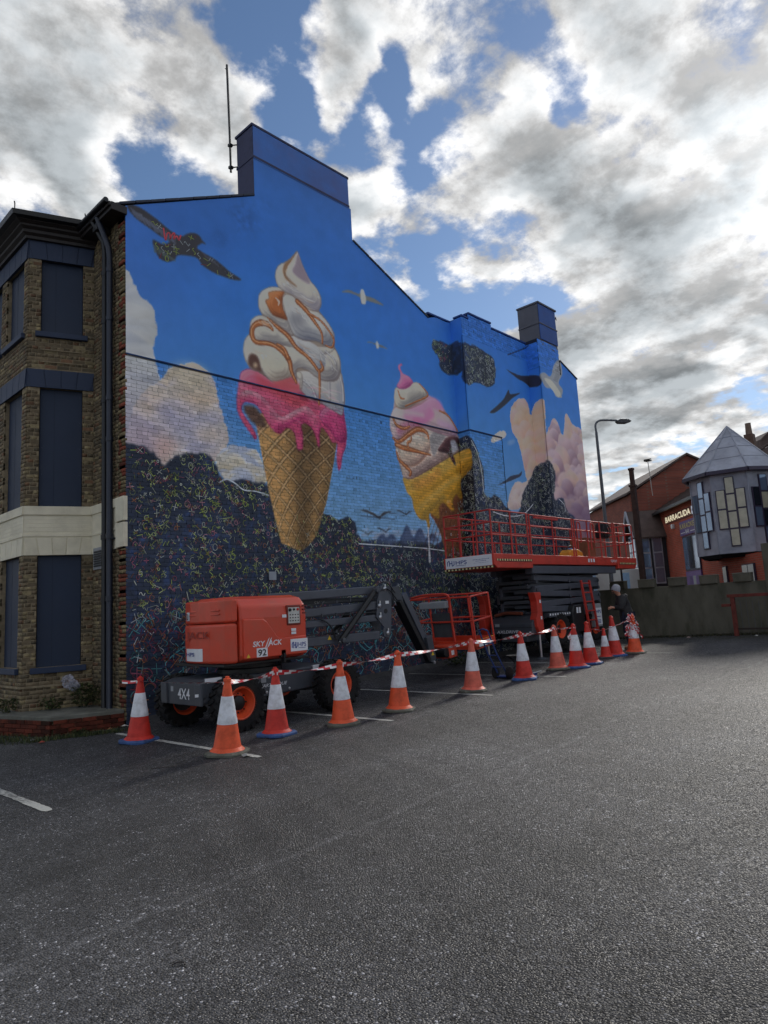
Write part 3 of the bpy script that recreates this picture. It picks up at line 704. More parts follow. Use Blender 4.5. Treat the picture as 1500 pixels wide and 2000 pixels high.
for (x0, y0, x1, y1) in ((300, 880, 620, 1080), (240, 1160, 560, 1300), (620, 680, 900, 1000), (560, 560, 900, 740), (640, 1110, 1000, 1330), (480, 330, 700, 560), (700, 1500, 1160, 1760), (950, 1220, 1140, 1480)):
    for k in range(9):
        t_ = rs_.random(); dx, dy = x1-x0, y1-y0; ox, oy = rs_.uniform(-40, 40), rs_.uniform(-40, 40); L_ = rs_.uniform(.15, .4)
        a_ = (x0+dx*t_*.7+ox, y0+dy*t_*.7+oy); b_ = (a_[0]+dx*L_*.5-dy*.04, a_[1]+dy*L_*.5+dx*.03); c_ = (a_[0]+dx*L_, a_[1]+dy*L_)
        stroke(pts([a_, b_, c_], *Z6), [.008, .03, .006], rs_.choice([(244, 240, 230), (232, 226, 212), (150, 140, 136), (176, 150, 128)]), .45, .03)
for k in range(34):
    x0, y0 = rs_.uniform(120, 640), rs_.uniform(850, 1080); stroke(pts([(x0, y0), (x0+rs_.uniform(10, 40), y0+rs_.uniform(-10, 25)), (x0+rs_.uniform(40, 90), y0+rs_.uniform(0, 60))], *R6), [.008, .03, .006], rs_.choice([(250, 200, 212), (236, 150, 172), (170, 46, 90)]), .28, .03)
# ---- second ice cream
Z7 = ((740, 700), .18)
cone2 = pts([(560, 1690), (640, 1560), (760, 1450), (900, 1440), (918, 1600), (920, 1800), (916, 2000), (910, 2150), (730, 2150), (700, 2020), (660, 1880), (600, 1760)], *Z7)
lobe(cone2, (104, 62, 38), (140, 86, 50), (62, 36, 26), 14)
for k in range(9):
    a = 620+k*42; stroke(pts([(a, 1600), (a-90, 1900), (a-150, 2150)], *Z7), .02, (62, 36, 26), .7, .02, False); stroke(pts([(a-140, 1560), (a-20, 1850), (a+90, 2150)], *Z7), .02, (150, 96, 58), .25, .02, False)
darkcut = pts([(905, 1330), (1005, 1200), (1030, 1250), (1060, 2100), (925, 2100), (918, 1600)], *Z7); shape(darkcut, (22, 26, 38), 2)
lobe(pts([(262, 1290), (380, 1285), (480, 1225), (620, 1150), (780, 1062), (880, 1010), (985, 978), (1010, 1060), (1012, 1180), (960, 1252), (902, 1312), (890, 1400), (906, 1500), (882, 1532), (838, 1482), (802, 1560), (822, 1640), (795, 1662), (735, 1604), (692, 1572), (656, 1622), (658, 1732), (622, 1735), (582, 1702), (548, 1690), (552, 1830), (532, 1842), (512, 1765), (478, 1757), (438, 1740), (398, 1680), (370, 1600), (358, 1522), (308, 1460), (278, 1380)], *Z7), (208, 156, 46), (238, 200, 110), (122, 92, 34), 14, (110, 78, 30), k=2.0)
for lst, w, c in (([(340, 1420), (520, 1330), (720, 1200), (960, 1060)], .22, (230, 190, 100)), ([(380, 1540), (560, 1420), (740, 1300), (950, 1160)], .16, (150, 112, 40)), ([(430, 1640), (560, 1520), (720, 1380), (880, 1280)], .14, (240, 206, 120)), ([(480, 1720), (520, 1650), (600, 1580), (700, 1500)], .12, (122, 110, 60)), ([(400, 1380), (560, 1310), (640, 1230)], .25, (222, 150, 60)), ([(520, 1230), (700, 1130), (860, 1050)], .12, (150, 124, 50))):
    stroke(pts(lst, *Z7), w, c, .55, .16)
lobe(pts([(732, 1560), (770, 1540), (800, 1600), (790, 1640), (750, 1600)], *Z7), (230, 160, 50), (246, 210, 130), (180, 110, 30), 4)
CW2 = (206, 186, 170)
lobe(pts([(180, 400), (300, 340), (480, 380), (640, 480), (780, 680), (860, 860), (860, 1000), (700, 1110), (400, 1290), (270, 1280), (190, 1000), (140, 760), (150, 580)], *Z7), (150, 124, 114), (190, 166, 156), (96, 74, 80), 16)
lobe(pts([(178, 950), (198, 1080), (238, 1180), (262, 1285), (340, 1312), (430, 1272), (560, 1190), (700, 1105), (800, 1045), (872, 1000), (866, 900), (850, 830), (700, 775), (480, 735), (260, 820), (192, 930)], *Z7), CW2, (240, 232, 220), (128, 104, 100), 16, (120, 88, 70))
lobe(pts([(240, 900), (330, 830), (450, 830), (540, 880), (550, 990), (480, 1100), (380, 1170), (280, 1150), (220, 1040)], *Z7), (212, 190, 168), (242, 234, 220), (140, 110, 100), 12, (150, 98, 66))
shape(pts([(552, 850), (640, 770), (760, 800), (690, 900), (640, 985), (605, 1060), (572, 1020)], *Z7), (142, 138, 138), 2, .85)
lobe(pts([(118, 690), (128, 600), (178, 528), (300, 556), (450, 498), (560, 428), (640, 470), (700, 575), (790, 680), (852, 800), (800, 850), (600, 800), (450, 742), (330, 795), (230, 888), (160, 862), (124, 770)], *Z7), (204, 180, 176), (240, 230, 224), (136, 104, 116), 15, (128, 88, 90))
for lst, w, c in (([(300, 620), (450, 560), (560, 500), (650, 520)], .30, (206, 120, 170)), ([(400, 690), (500, 650), (560, 600)], .28, (200, 100, 160)), ([(220, 780), (300, 720), (420, 690)], .22, (190, 110, 140)), ([(650, 700), (760, 740), (820, 800)], .2, (190, 150, 180)), ([(200, 600), (330, 590), (470, 620)], .10, (240, 228, 216)), ([(520, 420), (620, 460), (690, 560)], .10, (206, 140, 190)), ([(260, 860), (330, 790), (440, 760)], .12, (200, 140, 110))):
    stroke(pts(lst, *Z7), w, c, .6, .14)
lobe(pts([(158, 400), (178, 320), (260, 328), (370, 264), (432, 275), (490, 340), (516, 405), (480, 445), (400, 482), (330, 535), (230, 552), (182, 522), (160, 455)], *Z7), (200, 190, 170), (238, 232, 214), (110, 104, 104), 13, (140, 100, 70))
shape(pts([(290, 380), (400, 340), (470, 390), (400, 450), (320, 470)], *Z7), (132, 126, 122), 6, .5)
lobe(pts([(188, 292), (220, 235), (226, 165), (204, 112), (204, 76), (236, 58), (250, 78), (226, 92), (236, 132), (262, 170), (312, 192), (350, 232), (362, 270), (312, 322), (240, 336), (200, 322)], *Z7), (206, 116, 158), (240, 180, 204), (150, 66, 112), 8, (150, 70, 110))
for lst, w in (([(150, 640), (190, 720), (270, 760), (330, 740)], [.05, .1, .06]), ([(150, 860), (220, 900), (330, 820), (420, 770), (510, 800), (540, 870)], [.04, .1, .12, .14, .12, .05]), ([(190, 940), (300, 980), (420, 1010), (560, 1050)], [.12, .14, .10, .04]), ([(190, 1010), (220, 1100), (300, 1180), (345, 1230), (335, 1270)], [.04, .08, .12, .08, .08]), ([(350, 840), (345, 890), (310, 920), (320, 970)], [.04, .06, .08, .05]), ([(430, 275), (500, 350), (520, 410), (400, 470), (280, 520)], [.02, .04, .05, .03, .03]), ([(650, 570), (740, 620), (810, 720), (850, 800)], [.04, .06, .05, .06]), ([(200, 350), (230, 430), (270, 440)], [.03, .05, .03])):
    caramel(lst, w, Z7)
lobe(pts([(640, 1000), (690, 910), (745, 852), (850, 850), (872, 930), (862, 990), (800, 950), (790, 1010), (832, 1130), (815, 1152), (780, 1085), (735, 1030)], *Z7), (74, 44, 48), (120, 84, 84), (40, 22, 30), 6)
shape(pts([(775, 900), (820, 890), (862, 970), (850, 1000), (800, 1030), (790, 980)], *Z7), (176, 180, 190), 2, .9)
stroke(pts([(534, 1840), (540, 1960), (552, 2200)], *Z7), [.05, .04, .09], (214, 216, 218), .95, .02)
# right chimney breast line under the stack
stroke(np.array([uz(780+790*.26667, 560+500*.26667), uz(780+945*.26667, 560+430*.26667)]), .04, (30, 44, 80), .9, .02, False)

MUR_GAIN = 1.6
def colour_at(u, z):
    i = np.clip((np.asarray(u)/RES).astype(int), 0, CW-1); j = np.clip((np.asarray(z)/RES).astype(int), 0, CH-1)
    c_ = lin(np.clip(CAN[j, i], 0, 255)); return c_*np.minimum(MUR_GAIN, .86/np.maximum(c_.max(-1, keepdims=True), 1e-4))
# ------------------------------------------------------------------ house
HOUSE = thing('house', (0, 0, 0), 'tall brick end house whose side wall carries an ice cream mural', 'house')
M_PAINT = mat('mural_paint', attr='Col', rough=.62, var=.05, vs_=3., bump=.25, bs=30., spec=.35)
M_PAINTB = mat('mural_brick_paint', attr='Col', rough=.6, var=.10, vs_=9., bump=.35, bs=55., spec=.35)
M_NAVY = mat('navy_paint', L3(32, 48, 76), .6, var=.10, vs_=2., bump=.05, bs=20, dirt=L3(48, 56, 74), dsc=1.2, damt=.2)
M_BOARD = mat('navy_board', L3(25, 41, 66), .6, var=.08, vs_=1.5, bump=.03, bs=14, dirt=L3(32, 48, 74), dsc=.8, damt=.3)
M_CREAM = mat('cream_paint', L3(224, 216, 192), .7, var=.07, vs_=4., bump=.15, bs=40, dirt=L3(140, 128, 102), dsc=2.2, damt=.35)
M_STOCK = mat('stock_brick', attr='Col', rough=.85, var=.22, vs_=22., bump=.6, bs=90., spec=.25, dirt=L3(62, 54, 44), dsc=2.5, damt=.5)
M_MORTAR = mat('mortar', L3(146, 132, 108), .95, var=.25, vs_=12., bump=.5, bs=90., spec=.2, dirt=L3(84, 76, 62), dsc=2.5, damt=.6)
M_SLATE = mat('roof_slate', L3(62, 62, 68), .7, var=.2, vs_=4., bump=.4, bs=20.)
M_BLACK = mat('black_metal', L3(20, 21, 24), .42, var=.15, vs_=6.)
M_BROWN = mat('dark_timber', L3(40, 34, 32), .6, var=.2, vs_=5., bump=.2, bs=40)
M_GREYRENDER = mat('grey_render', L3(96, 98, 108), .85, var=.15, vs_=2., bump=.4, bs=40)

def grid_mesh(name, V, nq, cols, m, parent, smooth=False, quads=None):
    me = bpy.data.meshes.new(name)
    V = np.asarray(V, np.float32); me.vertices.add(len(V)); me.vertices.foreach_set('co', V.ravel())
    Q = np.asarray(quads, np.int32); k = Q.shape[1]
    me.loops.add(Q.size); me.loops.foreach_set('vertex_index', Q.ravel())
    me.polygons.add(len(Q)); me.polygons.foreach_set('loop_start', np.arange(0, Q.size, k, dtype=np.int32))
    me.polygons.foreach_set('loop_total', np.full(len(Q), k, np.int32))
    me.update(calc_edges=True); me.validate()
    if cols is not None:
        ca = me.color_attributes.new('Col', 'FLOAT_COLOR', 'POINT')
        a = np.ones((len(V), 4), np.float32); a[:, :3] = cols; ca.data.foreach_set('color', a.ravel())
    if smooth:
        me.polygons.foreach_set('use_smooth', np.ones(len(Q), bool))
    return link_mesh(name, me, parent, m)

GABLE_TOP = [(0, 9.83), (3.09, 11.36)]
def top_at(u):
    if u <= 3.09: return 9.83+(11.36-9.83)*u/3.09
    if u <= 6.20: return 12.32
    if u <= 9.17: return 11.42+(10.11-11.42)*(u-6.2)/2.97
    if u <= U1: return 10.11+.2*(u-9.17)/1.07+.05*sin((u-9.17)*5)
    if u <= U2: return 10.32
    if u <= 11.02: return 10.33
    if u <= 12.23: return 10.50
    if u <= U3: return 10.34
    if u <= U4: return 10.30
    if u <= 16.05: return 10.42
    return 9.90+(9.49-9.90)*(u-16.05)/1.1
LEDGE = 6.82; RB_END = 11.88+PB       # brick below the ledge as far as here
ins = 1e-4
# wall as a core with faces set back 15 mm, so that bricks and render stand proud of it
core = MB()
segs = [(0, 3.09), (3.09+ins, 6.2), (6.2+ins, 9.17), (9.17+ins, U1)]
for a, b in segs:
    za, zb = top_at(a+1e-6), top_at(b-1e-6)
    core.prism([(a, .015, -.6), (b, .015, -.6), (b, .015, zb), (a, .015, za)], (0, .3, 0))
for a, b in ((U2, 11.02), (11.02+ins, 12.23), (12.23+ins, U3)):
    xa, xb = a-PB, b-PB
    core.prism([(xa+.015, -PB+.015, -.6), (xb, -PB+.015, -.6), (xb, -PB+.015, top_at(b-1e-6)), (xa+.015, -PB+.015, top_at(a+1e-6))], (0, PB+.3, 0))
core.prism([(B_END+.015, -PC+.015, -.6), (15.15, -PC+.015, -.6), (15.15, -PC+.015, 10.42), (B_END+.015, -PC+.015, 10.42)], (0, PC+.3, 0))
core.prism([(15.15+ins, -PC+.015, -.6), (C_END, -PC+.015, -.6), (C_END, -PC+.015, 9.49), (15.15+ins, -PC+.015, 9.9)], (0, PC+.3, 0))
M_CORE = mat('painted_joint', L3(24, 34, 56), .9, var=.35, vs_=3.)
GABLE = core.build('gable_wall', M_CORE, HOUSE)
GABLE['label'] = 'side wall painted with two giant ice cream cones over a dark doodled ground'

# smooth painted render: above the ledge, and the right-hand part down to the ground
VV, QQ = [], []; nb = 0
def render_section(ua, ub, z0, ztop=None, step=.0175, proud=.022):
    global nb
    nu = max(int((ub-ua)/step), 2); us = np.linspace(ua+1e-6, ub-1e-6, nu)
    tops = np.array([top_at(u) if ztop is None else ztop for u in us])
    nz = max(int((tops.max()-z0)/step), 2)
    t = np.linspace(0, 1, nz)
    Z = z0+(tops[None, :]-z0)*t[:, None]; Ug = np.repeat(us[None, :], nz, 0)
    x, y = xy_of(Ug)
    onret = ((Ug > U1) & (Ug < U2)) | ((Ug > U3) & (Ug < U4))
    x = np.where(onret, x-proud+.0, x); y = np.where(onret, y, y-proud)
    # tidy outer corners
    V = np.stack([x, y, Z], -1).reshape(-1, 3)
    idx = np.arange(nz*nu).reshape(nz, nu)+nb
    Q = np.stack([idx[:-1, :-1], idx[:-1, 1:], idx[1:, 1:], idx[1:, :-1]], -1).reshape(-1, 4)
    VV.append((V, Ug.ravel(), Z.ravel())); QQ.append(Q); nb += len(V)
for a, b in segs: render_section(a, b, LEDGE)
render_section(3.09, 6.14, 12.32, 13.15, proud=.03)
render_section(U1, U2, LEDGE, 10.30)
render_section(U2-.022, RB_END, LEDGE, 9.72)
render_section(RB_END, U3, -.4, 9.72)
render_section(U3, U4, -.4, 9.40)
render_section(U4-.022, 16.05, -.4, 9.40)
render_section(16.05, U5, -.4)
V = np.concatenate([v[0] for v in VV]); C = colour_at(np.concatenate([v[1] for v in VV]), np.concatenate([v[2] for v in VV]))
rend = grid_mesh('painted_render', V, 0, C, M_PAINT, GABLE, True, np.concatenate(QQ))
# shadow-gap lip of the render
lip = MB()
lip.b2(0, A_END-.03, -.034, -.0225, LEDGE-.008, LEDGE+.014); lip.b2(A_END-.034, A_END-.0225, -PB, -.04, LEDGE-.008, LEDGE+.014); lip.b2(A_END-.03, RB_END-PB, -PB-.034, -PB-.0225, LEDGE-.008, LEDGE+.014)
lip.build('render_lip', mat('lip_paint', L3(40, 70, 120), .7, var=.3), GABLE)

# joints between the bricks: mural colour, darkened for the shadow and dirt in the gaps
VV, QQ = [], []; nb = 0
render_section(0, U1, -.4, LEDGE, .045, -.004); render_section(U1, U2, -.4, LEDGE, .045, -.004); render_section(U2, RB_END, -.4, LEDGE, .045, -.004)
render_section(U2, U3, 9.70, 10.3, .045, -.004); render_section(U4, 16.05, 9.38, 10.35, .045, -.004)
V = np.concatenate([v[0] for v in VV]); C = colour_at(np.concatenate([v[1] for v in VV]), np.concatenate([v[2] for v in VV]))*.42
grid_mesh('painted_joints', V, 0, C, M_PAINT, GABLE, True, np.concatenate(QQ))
# painted bricks, each with its own face; colours come from the mural where the brick sits
def brick_rows(ua, ub, z0, z1, seed):
    r = np.random.default_rng(seed); out = []
    c = 0; z = z0
    while z < z1-.02:
        zt = min(z+.0680, z1)
        header = (c % 4 == 3); ln = .1075 if header else .2225
        u = ua-(ln/2 if c % 2 else 0) - (.05 if header else 0)
        while u < ub:
            a, b = max(u, ua), min(u+ln-.0075, ub)
            if b-a > .03: out.append((a, b, z, zt))
            u += ln
        z += .0752; c += 1
    return np.array(out)
def brick_mesh_data(rows, seed):
    """vertices, uv and quads of many bricks: finely divided face plus four sides"""
    r = np.random.default_rng(seed)
    nx, nz = 12, 4; V = []; Uv = []; Zv = []; Q = []
    n = len(rows); tx = np.linspace(0, 1, nx); tz = np.linspace(0, 1, nz)
    jit = r.normal(0, .0022, n); tilt = r.normal(0, .0018, n)
    a, b, z0, z1 = rows.T
    Ug = a[:, None, None]+(b-a)[:, None, None]*tx[None, None, :]+np.zeros((1, nz, 1))
    Zg = z0[:, None, None]+(z1-z0)[:, None, None]*tz[None, :, None]+np.zeros((1, 1, nx))
    out = .0035+jit[:, None, None]+tilt[:, None, None]*(tx[None, None, :]*2-1)+np.zeros((1, nz, 1))
    Ub = np.stack([a, b, b, a], 1); Zb = np.stack([z0, z0, z1, z1], 1)
    Uall = np.concatenate([Ug.reshape(n, -1), Ub], 1); Zall = np.concatenate([Zg.reshape(n, -1), Zb], 1)
    Oall = np.concatenate([out.reshape(n, -1), np.full((n, 4), -.015)], 1)
    um = (a+b)/2
    x, y = xy_of(np.repeat(um[:, None], Uall.shape[1], 1)); dx = Uall-um[:, None]
    ret = (((um > U1) & (um < U2)) | ((um > U3) & (um < U4)))[:, None]
    X = np.where(ret, x-Oall, x+dx); Y = np.where(ret, y-dx, y-Oall)
    k = nx*nz; base = []
    for j in range(nz-1):
        for i in range(nx-1): base.append((j*nx+i, j*nx+i+1, (j+1)*nx+i+1, (j+1)*nx+i))
    # sides as quads between face corners and the back corners
    base += [(k, k+1, nx-1, 0), (k+1, k+2, k-1, nx-1), (k+2, k+3, k-nx, k-1), (k+3, k, 0, k-nx)]
    base = np.array(base); m_ = Uall.shape[1]
    Q = (base[None]+(np.arange(n)*m_)[:, None, None]).reshape(-1, 4)
    return np.stack([X, Y, Zall], -1).reshape(-1, 3), Uall.ravel(), Zall.ravel(), Q, m_, base
rowsA = np.concatenate([brick_rows(.0, U1-.004, -.35, LEDGE-.02, 1), brick_rows(U1+.004, U2-.02, -.35, LEDGE-.02, 2), brick_rows(U2-.01, RB_END, -.35, LEDGE-.02, 3),
                        brick_rows(U2-.01, 11.02, 9.74, 10.32, 4), brick_rows(11.02, 12.23, 9.74, 10.49, 4), brick_rows(12.23, U3, 9.74, 10.33, 4), brick_rows(U3, U4-.02, 9.42, 10.29, 5), brick_rows(U4-.01, 16.05, 9.42, 10.41, 6)])
def brick_tint(rows, seed):
    r = np.random.default_rng(seed); n = len(rows)
    return np.clip(r.normal(1., .10, n), .7, 1.3)
sel = (rowsA[:, 1] < 1.12) & (rowsA[:, 2] > 2.9) & (rowsA[:, 3] < 6.75) & (rowsA[:, 1]-rowsA[:, 0] > .15)
pick = np.nonzero(sel)[0][:140]
selm = np.zeros(len(rowsA), bool); selm[pick] = True
V, Uv, Zv, Q, mm, base = brick_mesh_data(rowsA[~selm], 9)
tint = np.repeat(brick_tint(rowsA[~selm], 3), mm)[:, None]
bw = grid_mesh('brickwork', V, 0, colour_at(Uv, np.clip(Zv, 0, 13))*tint, M_PAINTB, GABLE, False, Q); bw['kind'] = 'stuff'
Vp, Up, Zp, Qp, mm, base = brick_mesh_data(rowsA[selm], 10)
tp = brick_tint(rowsA[selm], 4)
for i in range(int(selm.sum())):
    s_ = slice(i*mm, (i+1)*mm)
    grid_mesh('brick', Vp[s_], 0, colour_at(Up[s_], Zp[s_])*tp[i], M_PAINTB, GABLE, False, base)

# chalk-paint doodles over the dark part: ribbons of paint on the wall
DV, DQ, DC = [], [], []
def ribbon(P, w, col):
    P = np.asarray(P, float); n = len(P)
    d = np.gradient(P, axis=0); d /= np.maximum(np.linalg.norm(d, axis=1, keepdims=True), 1e-6); nr = np.stack([-d[:, 1], d[:, 0]], 1)
    um = P[:, 0].mean()
    for lo_, hi_ in ((0, U1), (U1, U2), (U2, U3), (U3, U4), (U4, U5)):
        if lo_ <= um < hi_:
            a0 = lo_+.004 if lo_ else .004; b0 = hi_-.004
    w_ = w*(.8+.4*np.random.default_rng(int(abs(um)*1e4)+n).random(n))[:, None]/2
    Lp, Rp = P+nr*w_, P-nr*w_
    off = .026 if um > RB_END and um < U5 else .0095
    b = sum(len(v) for v in DV); pts3 = []
    for q in np.stack([Lp, Rp], 1).reshape(-1, 2):
        u = min(max(q[0], a0), b0); x, y = xy_of(u)
        if U1 < um < U2 or U3 < um < U4: pts3.append((float(x)-off, float(y), max(q[1], .02)))
        else: pts3.append((float(x), float(y)-off, max(q[1], .02)))
    DV.append(pts3); DC.append([col]*len(pts3))
    for i in range(n-1): DQ.append((b+2*i, b+2*i+1, b+2*i+3, b+2*i+2))
rd = random.Random(5)
YG, PKD, ORD, WHD, TEA, RED = (164, 182, 86), (156, 82, 104), (160, 104, 70), (180, 186, 188), (88, 150, 156), (136, 60, 76)
def glyph(u, z, s, w, col):
    k = rd.random(); a = rd.uniform(0, pi)
    def seg(a_, l, cx=0, cz=0): return [(u+cx+cos(a_)*l*t, z+cz+sin(a_)*l*t) for t in (-.5, 0, .5)]
    if k < .27:
        ribbon(seg(a, s), w, col); ribbon(seg(a+pi/2+rd.uniform(-.3, .3), s*rd.uniform(.7, 1)), w, col)
    elif k < .45: ribbon(seg(a, s*rd.uniform(.6, 1.3)), w, col)
    elif k < .52:
        n = 14; rx_, rz_ = s*.42*rd.uniform(.6, 1), s*.42
        ribbon([(u+rx_*cos(2*pi*i/n), z+rz_*sin(2*pi*i/n)) for i in range(n+1)], w, col)
    elif k < .74:
        n = 9; ribbon([(u+s*(i/n-.5), z+s*.25*sin(i/n*2*pi*rd.choice((1, 1.2)))+.02*rd.random()) for i in range(n+1)] if rd.random() < .5 else [(u+s*.25*sin(i/n*2*pi), z+s*(i/n-.5)) for i in range(n+1)], w, col)
    elif k < .82:
        ribbon([(u-s*.4, z-s*.3), (u-s*.1, z+s*.3), (u+s*.1, z-s*.2), (u+s*.4, z+s*.35)], w, col)
    elif k < .88:
        n = 8; ribbon([(u+s*.4*cos(pi*i/n+a), z+s*.4*sin(pi*i/n+a)) for i in range(n+1)], w, col)
    elif k < .91:
        ribbon([(u-s*.3, z-s*.3), (u+s*.3, z-s*.28), (u+s*.3, z+s*.3), (u-s*.3, z+s*.28), (u-s*.3, z-s*.3)], w, col)
    else:
        ribbon([(u-w*.9, z), (u+w*.9, z)], w*1.8, col)
# area of the dark ground: coarse scatter with spacing that follows the picture
cand = 0
for k in range(21000):
    u = rd.uniform(.08, U5-.3); z = rd.uniform(.15, 9.6)
    i, j = int(u/RES), int(z/RES)
    if darkmask[j, i] < .9: continue
    pc = CAN[j, i]
    if pc.max() > 100: continue
    right = u > 10.3
    keep = 1.0 if right else (.86 if z > 1.0 else .45)
    if rd.random() > keep: continue
    if right: col = rd.choice((WHD, WHD, (150, 160, 160), (176, 190, 160)) if u < U4 else (WHD, (150, 160, 160))); s = rd.uniform(.06, .19); w = .013
    elif z < 1.9: col = rd.choice((ORD, PKD, TEA, ORD, RED, WHD)); s = rd.uniform(.10, .3); w = .013
    elif u < 6.5: col = rd.choice((YG, (170, 184, 120), (186, 192, 176), (176, 190, 130), PKD, ORD, (186, 190, 180), YG, (170, 120, 132))); s = rd.uniform(.045, .16); w = .0105
    else: col = rd.choice((WHD, YG, WHD, (150, 176, 150), PKD, (130, 150, 130))); s = rd.uniform(.05, .18); w = .011
    g = rd.uniform(.5, 1.0); glyph(u, z, s, w, tuple(c*g for c in col))
for k in range(24):     # large teal outlines low on the wall
    u = rd.uniform(.3, 8.5); z = rd.uniform(.4, 1.8); n = 12; s = rd.uniform(.18, .34); sk = rd.uniform(-.6, .6)
    ribbon([(u+s*cos(2*pi*i/n)*(.7+.3*sin(i*1.3))+sk*s*sin(2*pi*i/n), z+s*sin(2*pi*i/n)) for i in range(n+1)], .017, (84, 150, 160))
# long white sketch lines
for lst in ([(427, 943), (443, 936), (460, 945), (476, 957), (500, 960), (525, 968)], [(700, 1062), (760, 1066), (830, 1071), (868, 1076)], [(962, 1000), (990, 1008), (1020, 1005), (1040, 985), (1058, 975), (1078, 968)], [(1045, 1000), (1060, 985), (1090, 975), (1100, 985), (1104, 1000)], [(920, 860), (932, 885), (940, 920), (944, 960)]):
    P_ = pts(lst)
    for a_, b_ in ((0, U1), (U2, U3), (U4, U5)):
        q = [p for p in P_ if a_ < p[0] < b_]
        if len(q) > 1: ribbon(crom(np.array(q), False, 5), .03, (186, 192, 198))
# the doodled red word on the large gull
P_ = pts([(318, 446), (322, 470), (325, 458), (330, 456), (332, 468), (334, 460), (340, 456), (338, 468), (344, 462), (348, 470), (352, 460)]); ribbon(crom(P_, False, 4), .03, (176, 66, 76))
for k in range(130):
    x, y = rd.uniform(300, 460), rd.uniform(410, 545); u, z = uz(x, y); i, j = int(u/RES), int(z/RES)
    if CAN[j, i].max() < 84: glyph(u, z, .14, .014, tuple(c*.75 for c in rd.choice((YG, RED, WHD, YG))))
V = np.array([p for v in DV for p in v]); C = lin(np.array([c for v in DC for c in v]))*MUR_GAIN
# ribbons above the render stand clear of it
hi_ = (V[:, 2] > LEDGE) & (V[:, 0] < A_END-.1); V[hi_, 1] -= .0165
hi_ = (V[:, 2] > LEDGE) & (V[:, 0] > A_END+.001) & (V[:, 0] < RB_END-PB) & (V[:, 1] > -PC+.1); V[hi_, 1] -= .0165
dd = grid_mesh('doodle_strokes', V, 0, C, M_PAINT, GABLE, False, np.array(DQ)); dd['kind'] = 'stuff'

# vent plate on the mural and base fillet
MB().b2(3.15, 3.34, -.012, -.032, 2.52, 2.70).build('vent_plate', mat('vent_grey', L3(150, 156, 166), .5), HOUSE, bev=.004)
for x0_, x1_, yb in ((.25, A_END, 0), (A_END-.12, B_END, -PB), (B_END-.12, C_END, -PC)):
    n = 24; fil = MB()
    for i in range(n):
        a, b = x0_+(x1_-x0_)*i/n, x0_+(x1_-x0_)*(i+1)/n
        w = .12; ga, gb = gz(a, yb-w)-.02, gz(b, yb-w)-.02
        fil.add([(a, yb-w, ga), (b, yb-w, gb), (b, yb-.012, gb+.13), (a, yb-.012, ga+.13), ], [(0, 1, 2, 3)])
    fil.build('base_fillet', mat('fillet_mortar', L3(62, 62, 64), .9, var=.3, vs_=5, bump=.5, bs=50), HOUSE)

# verge copings on the gable slopes
def verge(x0_, z0_, x1_, z1_, y=-.05, w=.42, h=.05, n=10):
    cop = MB()
    for i in range(n):
        a, b = i/n, (i+1)/n-.004
        cop.bar((x0_+(x1_-x0_)*a, y+w/2, z0_+(z1_-z0_)*a+.03+.004*(i % 2)), (x0_+(x1_-x0_)*b, y+w/2, z0_+(z1_-z0_)*b+.03), w, h)
    cop.build('verge_coping', mat('verge_slate', L3(52, 58, 74), .7, var=.2), HOUSE, bev=.008)
M_VERGE = mat('verge_slate', L3(52, 58, 74), .7, var=.2)
verge(-.12, 9.80, 3.09, 11.37); verge(6.22, 11.41, 9.17, 10.1); verge(15.15, 9.9, C_END+.05, 9.47, y=-PC-.05)
cap = MB()
for a, b, z_, yb in ((U2-PB-.02, 10.59, 10.33, -PB), (10.59, 11.8, 10.5, -PB), (11.8, B_END, 10.34, -PB), (9.17, A_END, 10.25, 0)):
    n = max(int((b-a)/.23), 1)
    for i in range(n): cap.b2(a+(b-a)*i/n, a+(b-a)*(i+1)/n-.01, yb-.03, yb+.3, z_-.0+random.uniform(0, .008), z_+.06)
cap.build('parapet_coping', mat('coping_blue', L3(38, 78, 150), .75, var=.2, vs_=6, bump=.3, dirt=L3(60, 62, 70), damt=.6), HOUSE, bev=.006)
# chimneys
def chimney(x0_, x1_, yf, yb, z0_, z1_, front, nm, blue):
    c = MB(); c.b2(x0_+.002, x1_, yf+.012, yb, z0_, z1_)
    o = c.build('chimney', M_GREYRENDER, HOUSE, bev=.012)
    return o
c1 = chimney(3.09, 6.14, -.012, .62, 11.2, 13.16, None, 'a', True)
t_ = MB(); t_.b2(3.07, 6.16, -.036, .64, 12.34, 12.40); t_.b2(3.06, 6.17, -.038, .66, 13.16, 13.22); t_.b2(3.085, 3.1, -.02, .62, 11.2, 13.15)
t_.build('chimney_band', mat('stained_coping', L3(66, 70, 100), .8, var=.3, vs_=3, dirt=L3(40, 40, 52), damt=.7), c1, bev=.006)
sh_ = MB(); sh_.b2(6.14, 6.21, -.02, .6, 11.3, 12.33); sh_.build('shoulder', mat('shoulder_blue', L3(40, 84, 156), .7), c1)
c2 = chimney(13.98, 15.14, -PC-.012, -.12, 10.2, 11.70, None, 'b', True)
f2 = MB(); f2.b2(13.99, 15.13, -PC-.03, -PC-.012, 10.44, 11.0); f2.b2(14.0, 15.10, -PC-.03, -PC-.012, 11.0, 11.69); f2.build('painted_face', mat('stack_blue', L3(48, 86, 156), .7, var=.12, vs_=2., bump=.2, dirt=L3(80, 90, 130), damt=.4), c2)
f3 = MB(); f3.b2(13.95, 15.17, -PC-.06, -.10, 11.70, 11.76); f3.b2(13.96, 15.16, -PC-.045, -.11, 10.98, 11.02); f3.build('stack_cap', M_GREYRENDER, c2, bev=.006)
